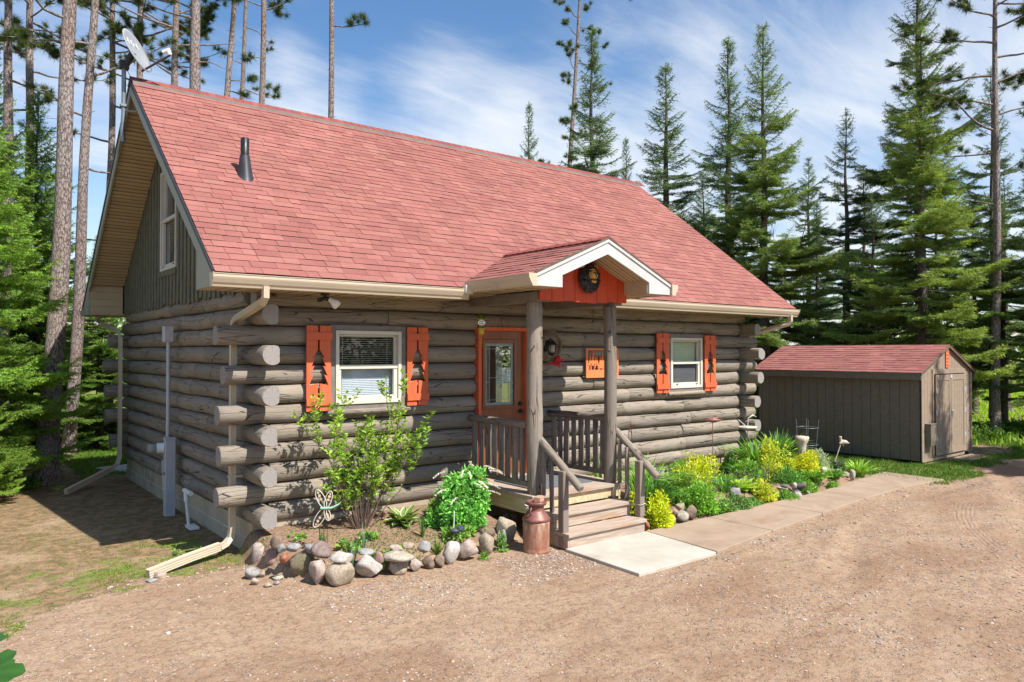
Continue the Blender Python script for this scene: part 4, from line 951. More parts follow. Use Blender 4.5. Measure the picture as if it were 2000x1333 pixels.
q = [(vx+a*.17, vy+.08+b*.20*c_, vz+.024+b*.20*s_) for a, b in ((-1, -1), (1, -1), (1.05, 1), (-1.05, 1))]; q += [(a, b, c-.012) for a, b, c in q]
mb.add(q, [(0, 1, 2, 3), (0, 4, 5, 1), (1, 5, 6, 2), (3, 7, 4, 0)]); part(mb, 'flashing', M['flash'], vp)

# ------------------------------------------------------------------ things fixed to the cabin
t = thing('satellite_dish', 'grey oval satellite dish on a bent pipe mast at the left roof peak', 'satellite dish', (-.66, 3.34, 5.25)); t.scale = (.86, .86, .86)
mb = MB(); mb.tube([(-.0, .0, -.05), (-.015, 0, .12), (0, 0, .42), (0, 0, 1.24)], .035, 12, 0); mb.tube([(.02, .02, .47), (.12, -.42, .36)], .014, 8); mb.tube([(-.0, .02, .20), (-.0, .42, -.15)], .014, 8); mb.box(-.05, .05, -.05, .05, .52, .56); part(mb, 'mast', M['grey_metal'], t)
nd = Vector((.70, -.58, .42)).normalized(); uu = nd.cross(Vector((0, 0, 1))).normalized(); vv = uu.cross(nd); C0 = Vector((.13, -.10, 1.42))
mb = MB(); vs = []; fs = []
for side in (0, 1):
    base = len(vs)
    for i in range(7):
        for k in range(32):
            r_ = .37*i/6; a = 2*math.pi*k/32; vs.append(C0+uu*r_*math.cos(a)*.92+vv*r_*math.sin(a)+nd*(.5*r_*r_-(.016 if side else 0)))
    for i in range(6):
        for k in range(32): fs.append((base+i*32+k, base+i*32+(k+1) % 32, base+(i+1)*32+(k+1) % 32, base+(i+1)*32+k))
for k in range(32): fs.append((6*32+k, 6*32+(k+1) % 32, 13*32+(k+1) % 32, 13*32+k))
mb.add(vs, fs, 0, True); part(mb, 'dish', M['dish'], t)
mb = MB()
for i, (a, b, c, d) in enumerate([(-.19, .12, -.15, .20), (-.15, .20, -.11, .12), (-.07, .13, -.07, .2), (-.07, .2, .0, .2), (.0, .2, .0, .13), (.06, .12, .10, .2), (.10, .2, .14, .12)]):
    p0 = C0+uu*a+vv*b; p1 = C0+uu*c+vv*d; off = nd*(.5*(b*b+a*a)+.004); mb.tube([p0+off, p1+off], .007, 4)
part(mb, 'lettering', M['white'], t)
lp = C0-vv*.34+nd*.08; lt = C0-vv*.30+nd*.52
mb = MB(); mb.tube([lp-nd*.1, lt], .018, 8); part(mb, 'arm', M['flash'], t)
mb = MB(); mb.tube([lt, lt+vv*.06], .03, 10); mb.tube([lt+vv*.09-nd*.09, lt+vv*.09+nd*.03], [.034, .026], 12); part(mb, 'feed_horn', M['white'], t)
mb = MB(); bb = Vector((0, 0, 1.2)); mb.box(-.07, .07, -.06, .06, 1.14, 1.27); mb.tube([bb+Vector((.03, -.02, .02)), C0-nd*.02], .055, 10); mb.tube([(.03, -.02, 1.15), (.10, -.06, 1.0), (.06, -.03, .85), (.03, 0, .9)], .005, 5); part(mb, 'bracket', M['flash'], t)

t = thing('electric_meter', 'tall grey utility post box with round meter and conduit against the gable logs', 'electric meter', (-.15, 2.85, 0))
mb = MB(); mb.box(-.06, .07, -.06, .06, -.05, 1.05); mb.box(-.068, .078, -.068, .068, 1.05, 1.075); part(mb, 'cabinet', M['galv'], t, .006)
mb = MB(); mb.tube([(.03, .20, .55), (.03, .20, 2.42)], .028, 12); mb.tube([(-.05, .15, .75), (-.02, .15, .1)], .012, 8); part(mb, 'conduit', M['galv'], t)
mb = MB(); mb.box(-.04, .08, .13, .27, 2.40, 2.62); part(mb, 'junction_box', M['stepstone'], t, .008)
mb = MB(); mb.tube([(-.05, .07, .93), (-.14, .09, .93)], .07, 24); part(mb, 'meter_socket', M['pvc'], t)
mb = MB(); mb.tube([(-.14, .09, .93), (-.17, .09, .93), (-.23, .09, .93), (-.25, .09, .93)], [.05, .065, .065, .045], 24); part(mb, 'meter_dial', M['dish'], t)
mb = MB(); mb.box(-.068, -.06, -.015, .015, .56, .60); part(mb, 'latch', M['flash'], t)
mb = MB(); mb.tube([(-.16, 2.02, .47), (-.16, 1.72, .47)], .03, 12); mb.tube([(-.16, 1.93, .47), (-.16, 1.93, .34)], [.034, .030], 12); mb.tube([(-.16, 1.93, .34), (-.13, 1.93, .04)], .02, 10); mb.box(-.17, -.06, 1.70, 1.95, .01, .04)
o = mb.build('vent_pipe', M['pvc'], None); tag(o, 'white plastic pipe with a T-shaped head against the foundation', 'pipe')

t = thing('floodlight', 'black eave floodlight with a white bulb above the left window', 'floodlight', (.70, -.36, 2.915))
mb = MB(); mb.lathe([(.05, -.02), (.05, 0), (.03, .0)], (0, 0, 0), 16); mb.tube([(0, 0, -.02), (0, 0, -.07)], .018, 8); mb.tube([(0, 0, -.05), (-.06, -.01, -.08)], .02, 8); mb.tube([(0, 0, -.05), (.05, -.01, -.07)], .024, 8); mb.tube([(-.05, 0, -.07), (-.085, -.03, -.08)], .026, 8); part(mb, 'bracket', M['black'], t)
mb = MB(); mb.tube([(.045, -.01, -.065), (.07, -.03, -.085), (.10, -.06, -.12), (.115, -.075, -.14)], [.024, .03, .052, .048], 18); part(mb, 'bulb', M['white'], t)

# carved bear head on the porch gable
t = thing('bear_plaque', 'carved black bear head hanging on the red porch gable', 'wall ornament', (3.70, -1.455, 3.19))
mb = MB(); n = 40; rings = []; rg2 = random.Random(3)
for i in range(8):
    f = i/7; r_ = .165*math.cos(f*1.45); yv = -.02-.085*math.sin(f*1.5)
    rings.append([(r_*math.cos(2*math.pi*k/n)*(1+.035*rg2.uniform(-1, 1)), yv, -.01+r_*1.08*math.sin(2*math.pi*k/n)*(1+.035*rg2.uniform(-1, 1))) for k in range(n)])
vs = [v for r_ in rings for v in r_]; fs = [(i*n+k, i*n+(k+1) % n, (i+1)*n+(k+1) % n, (i+1)*n+k) for i in range(7) for k in range(n)]; fs.append(tuple(7*n+k for k in range(n))); mb.add(vs, fs, 0, True)
for k in range(260):
    a = rg2.uniform(0, 6.28); r_ = .165*math.sqrt(rg2.uniform(.15, 1)); c = Vector((r_*math.cos(a), -.02-.085*math.sqrt(max(0, 1-(r_/.168)**2)), -.01+1.08*r_*math.sin(a)))
    d = Vector((math.cos(a)*.03, -.012, math.sin(a)*.03)); s_ = Vector((-math.sin(a), 0, math.cos(a)))*.008; mb.add([c-s_, c+s_, c+d], [(0, 1, 2), (2, 1, 0)])
recalc(part(mb, 'fur', M['fur'], t))
for s_ in (-1, 1):
    mb = MB(); mb.tube([(s_*.115, -.02, .135), (s_*.125, -.045, .15), (s_*.13, -.055, .155)], [.034, .034, .02], 14); part(mb, 'ear', M['brick'], t)
mb = MB(); mb.tube([(0, -.08, .03), (0, -.125, .02), (0, -.15, .01), (0, -.157, .005)], [.062, .056, .04, .02], 18); mb.tube([(-.035, -.12, -.05), (0, -.14, -.062), (.035, -.12, -.05)], [.012, .018, .012], 8); mb.tube([(-.05, -.10, .085), (0, -.108, .098), (.05, -.10, .085)], .008, 6); part(mb, 'muzzle', M['muzzle'], t)
mb = MB(); mb.prism([(-.032, .055), (.032, .055), (0, -.005)], lambda a, b, t: (a, t, b), (-.168, -.14)); mb.tube([(-.045, -.127, -.032), (0, -.15, -.042), (.045, -.127, -.032)], .006, 6)
for s_ in (-1, 1): mb.tube([(s_*.04, -.105, .075), (s_*.04, -.118, .075)], .010, 8)
recalc(part(mb, 'nose', M['black'], t))

# wall lantern inside a twig wreath with red flowers
t = thing('wall_lantern', 'black wall lantern right of the front door', 'lamp', (4.27, -.02, 2.33))
mb = MB(); mb.box(-.045, .045, -.015, .015, -.06, .10); mb.tube([(0, 0, .06), (0, -.09, .12), (0, -.12, .09)], .010, 8)
mb.lathe([(.012, .10), (.05, .07), (.075, .04), (.078, .03), (.05, .03)], (0, -.12, 0), 18); mb.lathe([(.058, -.10), (.062, -.085), (.04, -.08)], (0, -.12, 0), 18); mb.lathe([(.01, -.13), (.03, -.11), (.05, -.10)], (0, -.12, 0), 16)
for k in range(4): a = k*math.pi/2+.4; mb.tube([(.054*math.cos(a), -.12+.054*math.sin(a), -.09), (.054*math.cos(a), -.12+.054*math.sin(a), .035)], .004, 5)
part(mb, 'frame', M['black'], t)
mb = MB(); mb.lathe([(.042, -.08), (.046, -.03), (.042, .03)], (0, -.12, 0), 18); part(mb, 'lamp_glass', M['birdbath'], t)
mb = MB(); rg2 = random.Random(8)
for s_ in range(16):
    pts = []; ph = rg2.uniform(0, 6.28); a_ = rg2.uniform(.145, .185); o_ = rg2.uniform(-.02, .02)
    for k in range(15): a = ph+k/14*rg2.uniform(3.5, 3.6); pts.append((a_*math.cos(a)+.01*math.sin(5*a), o_*1.2+.02*math.sin(3*a+ph), (a_*1.28)*math.sin(a)))
    mb.tube(pts, rg2.uniform(.0035, .007), 5)
o = mb.build('wreath', M['vine'], None, loc=(4.29, -.09, 2.35)); tag(o, 'grapevine wreath hung round the black wall lantern', 'wreath')
mb = MB()
for k in range(46):
    c = Vector((rg2.gauss(0, .045), rg2.gauss(0, .025), rg2.gauss(0, .038)))
    for q in range(5):
        a = q*1.256; d = Vector((math.cos(a), -.5, math.sin(a)))*.022; s_ = Vector((-math.sin(a), 0, math.cos(a)))*.010; mb.add([c, c+d*.6-s_, c+d, c+d*.6+s_], [(0, 1, 2, 3)])
o = mb.build('flower_bunch', M['berry'], None, loc=(4.36, -.14, 2.12)); tag(o, 'bunch of small red flowers at the bottom of the wreath', 'flowers')

# orange cut-out forest picture
mb = MB(); yb = (-.052, -.030); P2 = lambda a, b, t: (a, t, b)
def fr(x0, x1, z0, z1): mb.box(x0, x1, yb[0], yb[1], z0, z1)
fr(0, .70, 0, .12); fr(0, .035, .12, .42); fr(.665, .70, .12, .42); fr(0, .70, .42, .445)
fr(.035, .06, .12, .25); fr(.245, .50, .14, .20); fr(.28, .50, .2, .26)
def spire(cx, z0, z1, w_):
    pts = [(cx-w_, z0)]; n_ = 4
    for i in range(n_): f = (i+1)/n_; zz = z0+(z1-z0)*f*.96; pts += [(cx-w_*(1-f)*.55-.004, zz-.006), (cx-w_*(1-f*.92), zz-.012)] if i < n_-1 else []
    pts.append((cx, z1)); rp = [(2*cx-a, b) for a, b in reversed(pts[:-1])]; mb.prism(pts+rp, P2, (yb[0]+.002, yb[1]-.002))
for cx, z1, w_ in ((.085, .37, .035), (.145, .40, .05), (.20, .36, .03), (.235, .34, .03), (.30, .33, .035), (.345, .37, .045), (.40, .32, .04), (.455, .28, .035), (.52, .31, .04), (.58, .36, .04), (.63, .30, .03)): spire(cx, .20, z1, w_)
fr(.035, .245, .225, .245); fr(.035, .25, .185, .20); fr(.09, .11, .12, .2); fr(.17, .185, .12, .2); fr(.52, .665, .20, .235)
for cx in (.27, .36, .43, .50, .60): mb.prism([(cx-.02, .118), (cx+.02, .118), (cx, .16)], P2, yb)
o = recalc(mb.build('wall_art', M['orange_bright'], None, loc=(5.04, 0, 1.865))); tag(o, 'orange metal cut-out of a fir forest hung on the log wall', 'wall art')

# hanging wind chime with the oval G emblem
t = thing('wind_chime', 'green and gold hanging ornament with an oval G emblem beside the door', 'wind chime', (2.685, -.6, 2.90))
mb = MB(); mb.tube([(0, 0, 0), (0, 0, -.14)], .003, 5); mb.lathe([(.006, -.15), (.025, -.165), (.042, -.20), (.052, -.225), (.052, -.32), (.045, -.35), (.02, -.36)], (0, 0, 0), 20); part(mb, 'body', M['chime_green'], t)
mb = MB(); mb.lathe([(.053, -.225), (.056, -.23), (.053, -.238)], (0, 0, 0), 20); mb.lathe([(.047, -.34), (.05, -.35), (.035, -.37), (.04, -.41), (.015, -.43)], (0, 0, 0), 20)
pts = [(.022*math.cos(k*.9)*math.sin(k/24*math.pi), .022*math.sin(k*.9)*math.sin(k/24*math.pi), -.46-k*.005) for k in range(25)]; mb.tube([(0, 0, -.43), (0, 0, -.46)], .002, 4); mb.tube(pts, .003, 5); part(mb, 'tassel', M['gold'], t)
nn = Vector((-.55, -.83, 0)); ss = Vector((.83, -.55, 0))
mb = MB(); n = 28
def oval(a, b, d0, d1, mi=0):
    vs = [tuple(nn*d+ss*a*math.cos(2*math.pi*k/n)+Vector((0, 0, -.275+b*math.sin(2*math.pi*k/n)))) for d in (d0, d1) for k in range(n)]
    mb.add(vs, [tuple(range(n)), tuple(reversed(range(n, 2*n)))]+[(k, (k+1) % n, n+(k+1) % n, n+k) for k in range(n)], mi)
oval(.050, .036, .05, .056, 0); oval(.046, .032, .056, .058, 1)
pts = [tuple(nn*.0595+ss*.026*math.cos(a)+Vector((0, 0, -.275+.017*math.sin(a)))) for a in [R(35+k*290/16) for k in range(17)]]; pts.append(tuple(nn*.0595+ss*.004+Vector((0, 0, -.279)))); mb.tube(pts, .0042, 6, 2)
recalc(part(mb, 'emblem', [M['gold'], M['white'], M['chime_green']], t))
# doormat
mb = MB(); mb.box(3.12, 4.12, -1.12, -.28, .546, .562); tag(mb.build('doormat', M['mat_grey'], None, .004), 'dark grey doormat on the porch deck', 'doormat')
# cable round the right newel
mb = MB(); mb.tube([(4.24, -1.62, .30), (4.26, -1.75, .34), (4.25, -1.84, .335), (4.30, -1.845, .345), (4.35, -1.835, .35), (4.352, -1.73, .34)], .005, 6)
for k in range(2): mb.tube([(4.24+.01*k, -1.58, .38), (4.22, -1.66, .55-.05*k), (4.22+.03*k, -1.60, .60), (4.24, -1.45, .5), (4.25, -1.5, .38)], .004, 5)
tag(mb.build('cable', M['stepstone']), 'loose pale cable looped round the right stair post', 'cable')
# ------------------------------------------------------------------ garden shed
SX0, SX1, SY0, SY1 = 12.95, 15.45, -1.53, 2.2; SE, SRZ = 1.84, 2.42; SXC = (SX0+SX1)/2; SK = (SRZ-SE)/(SXC-SX0+.12)
shed = thing('garden_shed', 'brown wooden garden shed with a red shingle roof and double doors', 'shed', (0, 0, 0))
def spart(mb, n, m, p=None, bevel=0): return mb.build(n, m, shed if p is None else p, bevel)
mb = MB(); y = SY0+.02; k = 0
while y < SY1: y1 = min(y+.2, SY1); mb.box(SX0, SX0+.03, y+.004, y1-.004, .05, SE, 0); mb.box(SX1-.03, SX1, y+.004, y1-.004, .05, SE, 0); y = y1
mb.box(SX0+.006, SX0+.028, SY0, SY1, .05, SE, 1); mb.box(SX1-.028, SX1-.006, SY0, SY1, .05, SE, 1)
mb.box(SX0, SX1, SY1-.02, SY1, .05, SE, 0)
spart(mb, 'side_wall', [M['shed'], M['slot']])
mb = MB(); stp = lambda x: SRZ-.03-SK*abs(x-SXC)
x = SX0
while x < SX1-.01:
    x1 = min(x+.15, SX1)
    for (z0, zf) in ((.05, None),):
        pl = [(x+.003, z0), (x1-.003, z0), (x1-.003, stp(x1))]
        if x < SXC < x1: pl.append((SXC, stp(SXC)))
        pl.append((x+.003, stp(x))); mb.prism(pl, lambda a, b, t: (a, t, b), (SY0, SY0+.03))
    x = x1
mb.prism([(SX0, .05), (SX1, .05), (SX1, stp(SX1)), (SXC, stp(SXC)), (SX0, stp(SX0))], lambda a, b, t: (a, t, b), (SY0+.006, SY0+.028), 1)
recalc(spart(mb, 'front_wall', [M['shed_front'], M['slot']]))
mb = MB(); mb.box(SX0-.01, SX0+.07, SY0-.02, SY0-.001, .04, SE-.02); mb.box(SX1-.07, SX1+.01, SY0-.02, SY0-.001, .04, SE-.02); mb.box(SX0+.02, SX1-.02, SY0-.016, SY0-.001, .02, .08); spart(mb, 'corner_trim', M['shed_front'], None, .003)
DX0, DX1 = 13.52, 15.02
mb = MB(); mb.box(DX0-.07, DX0, SY0-.02, SY0-.001, .1, 1.86); mb.box(DX1, DX1+.07, SY0-.02, SY0-.001, .1, 1.86); mb.box(DX0-.07, DX1+.07, SY0-.022, SY0-.002, 1.80, 1.90); spart(mb, 'door_frame', M['shed_front'], None, .003)
xm = (DX0+DX1)/2
for a, b in ((DX0+.008, xm-.008), (xm+.008, DX1-.008)):
    mb = MB(); mb.box(a, b, SY0-.034, SY0-.018, .12, 1.78, 1)
    x = a+.085
    while x < b-.09: mb.box(x+.003, min(x+.118, b-.085), SY0-.042, SY0-.0345, .22, 1.68); x += .12
    d = spart(mb, 'door', [M['shed_front'], M['slot']])
    mb = MB(); mb.box(a, a+.085, SY0-.052, SY0-.035, .12, 1.78); mb.box(b-.085, b, SY0-.052, SY0-.035, .12, 1.78); mb.box(a+.085, b-.085, SY0-.051, SY0-.035, 1.66, 1.78); mb.box(a+.085, b-.085, SY0-.051, SY0-.035, .12, .24); spart(mb, 'door_board', M['shed_front'], d, .003)
    for z in (.42, .95, 1.40):
        hx = a+.01 if a < xm-.1 else b-.05
        mb = MB(); mb.box(hx, hx+.05, SY0-.058, SY0-.0525, z, z+.10); mb.tube([(hx-.01 if a < xm-.1 else hx+.06, SY0-.058, z), (hx-.01 if a < xm-.1 else hx+.06, SY0-.058, z+.10)], .008, 8); spart(mb, 'hinge', M['galv'], d)
mb = MB(); mb.box(xm+.02, xm+.12, SY0-.06, SY0-.0525, .99, 1.03); mb.tube([(xm+.06, SY0-.055, 1.01), (xm+.06, SY0-.09, 1.0), (xm+.06, SY0-.09, .93)], .012, 8); spart(mb, 'padlock', M['galv'])
mb = MB(); mb.box(xm-.05, xm+.05, SY0-.062, SY0-.0525, 1.70, 1.78); spart(mb, 'latch', M['galv'])
mb = MB(); mb.box(SX0+.16, SX0+.42, SY0-.12, SY0-.001, .35, .78); mb.box(SX0+.15, SX0+.43, SY0-.13, SY0-.001, .78, .80); spart(mb, 'utility_box', M['shed'], None, .006)
mb = MB()
for s_ in (-1, 1): mb.prism([(SXC, SRZ-.012), (SXC+s_*(SXC-SX0+.12), SE-.012), (SXC+s_*(SXC-SX0+.12), SE-.035), (SXC, SRZ-.05)], lambda a, b, t: (a, t, b), (SY0-.06, SY1+.08))
sr = recalc(spart(mb, 'roof', M['buck']))
mb = MB(); an = math.atan(SK); sl_ = math.hypot(SXC-SX0+.12, SRZ-SE)
shingles(mb, (SX0-.13, SY1+.09, SE-.012), (0, -1, 0), (math.cos(an), 0, math.sin(an)), SY1-SY0+.16, sl_, 21); shingles(mb, (SX1+.13, SY0-.07, SE-.012), (0, 1, 0), (-math.cos(an), 0, math.sin(an)), SY1-SY0+.16, sl_, 22)
spart(mb, 'shingles', M['shingle'], sr)
mb = MB(); mb.box(SX0-.12, SX0-.095, SY0-.05, SY1+.05, SE-.15, SE-.03); mb.box(SX0-.095, SX0, SY0-.045, SY1+.04, SE-.10, SE-.08); spart(mb, 'fascia', M['shed'], None, .003); mb = MB(); mb.box(SX1+.095, SX1+.12, SY0-.05, SY1+.05, SE-.15, SE-.03); spart(mb, 'fascia', M['shed'], None, .003)
mb = MB()
for s_ in (-1, 1): mb.prism([(SXC, SRZ-.02), (SXC+s_*(SXC-SX0+.12), SE-.02), (SXC+s_*(SXC-SX0+.12), SE-.06), (SXC, SRZ-.065)], lambda a, b, t: (a, t, b), (SY0-.064, SY0-.05))
recalc(spart(mb, 'rake_trim', M['twig']))
mb = MB()
for i in range(5): mb.box(SX0+.02, SX1-.02, SY0+.1+i*.85, SY0+.2+i*.85, -.02, .05)
spart(mb, 'skid', M['slot'])
# orange sign with dark cut marks
t = thing('shed_sign', 'narrow orange sign with cut-out marks at the shed gable', 'sign', (SXC-.02, SY0-.012, 2.12))
mb = MB(); mb.box(-.075, .075, -.012, 0, -.19, .19); mb.box(-.06, .06, -.012, 0, .19, .215); spart(mb, 'board', M['orange_bright'], t)
mb = MB(); r2 = random.Random(5)
for i in range(5):
    zc = .14-i*.072
    mb.box(-.045, -.03, -.0145, -.0122, zc-.02, zc+.022); mb.box(-.03+.01*(i % 2), .03, -.0145, -.0122, zc+.010*(1-i % 3), zc+.014+.010*(1-i % 3)); mb.box(.025, .042, -.0145, -.0122, zc-.024, zc+.006*(i % 3))
spart(mb, 'marking', M['slot'], t)
mb = MB(); mb.prism([(14.05, -2.05), (15.1, -2.02), (15.15, -1.63), (14.0, -1.62)], lambda a, b, t: (a, b, t), (-.02, .035)); tag(recalc(mb.build('door_slab', M['walk'], None, .01)), 'flat grey slab on the ground before the shed doors', 'slab')
mb = MB(); mb.box(15.05, 15.25, -1.62, -1.5, 0, .09); tag(mb.build('block', M['slot'], None, .01), 'small dark block under the right corner of the shed door', 'block')

# ------------------------------------------------------------------ milk can with a stone on the lid
t = thing('milk_can', 'rusty old milk can beside the porch steps', 'milk can', (2.675, -1.68, -.01), .4)
mb = MB(); mb.lathe([(.145, 0), (.157, .004), (.160, .02), (.152, .035), (.1505, .06), (.152, .33), (.1515, .352)], (0, 0, 0), 40); mb.build('body', M['rust'], t)
mb = MB(); mb.lathe([(.152, .350), (.160, .358), (.160, .378), (.152, .388), (.140, .405), (.120, .435), (.098, .460), (.090, .475), (.088, .52), (.092, .527)], (0, 0, 0), 40); mb.build('shoulder', M['rust_dark'], t)
mb = MB(); mb.lathe([(.088, .520), (.108, .528), (.120, .545), (.122, .562), (.112, .575), (.105, .566), (.08, .560), (.02, .560)], (0, 0, 0), 40); mb.build('lid', M['rust_dark'], t)
for s_ in (-1, 1):
    mb = MB(); mb.tube([(s_*.088, 0, .505), (s_*.125, 0, .510), (s_*.145, 0, .485), (s_*.142, 0, .455), (s_*.122, 0, .435)], .009, 8); mb.build('handle', M['rust_dark'], t)

# ------------------------------------------------------------------ stones
def rock_mesh(seed, rx, ry, rz, base, var, sub=3, rough=.12, flat=0.5):
    import bmesh
    rg = np.random.default_rng(seed); bm = bmesh.new(); bmesh.ops.create_icosphere(bm, subdivisions=sub, radius=1)
    V = np.array([v.co[:] for v in bm.verts])
    for _ in range(12):      # planar facets
        d = unit(rg.normal(size=3)); h = rg.uniform(.60, .88); q = V@d; V = V-np.outer(np.maximum(q-h, 0)*.93, d)
    ph = rg.uniform(0, 6, (8, 3)); fr_ = rg.normal(size=(8, 3))*np.array([1.5, 1.5, 2.5, 2.5, 4, 4, 7, 7])[:, None]
    am = np.array([.09, .09, .05, .05, .03, .03, .014, .014])*rough/.12*.8; n_ = sum(a*np.sin(V@f+p[0]) for a, f, p in zip(am, fr_, ph)); V = V*(1+n_[:, None])
    V = V/np.abs(V).max(0)*np.array([rx, ry, rz])
    for v, c in zip(bm.verts, V): v.co = c
    me = bpy.data.meshes.new('stone'); bm.to_mesh(me); bm.free(); me.polygons.foreach_set('use_smooth', [True]*len(me.polygons))
    t = .5+.5*np.sin(V@(rg.normal(size=3)*14/max(rx, rz)*.3)+rg.uniform(0, 6))*np.sin(V@(rg.normal(size=3)*20/max(rx, rz)*.3)); t = t[:, None]
    C = np.array(base)*(1-t)+np.array(var)*t; A = np.ones((len(V), 4), 'f'); A[:, :3] = C
    at = me.color_attributes.new('Col', 'FLOAT_COLOR', 'POINT'); at.data.foreach_set('color', A.ravel()); me.materials.append(M['rock']); return me
PAL = {'pink': ((.50, .37, .31), (.60, .50, .44)), 'rose': ((.42, .24, .19), (.54, .38, .32)), 'brown': ((.22, .15, .11), (.33, .24, .18)), 'grey': ((.34, .33, .32), (.46, .44, .42)), 'dark': ((.13, .13, .13), (.22, .21, .20)),
       'olive': ((.27, .23, .14), (.34, .29, .19)), 'cream': ((.58, .52, .43), (.48, .42, .33)), 'tan': ((.44, .35, .25), (.52, .43, .33)), 'white': ((.64, .60, .55), (.54, .47, .41)), 'red': ((.40, .14, .08), (.48, .22, .14)), 'purple': ((.27, .20, .18), (.35, .26, .23))}
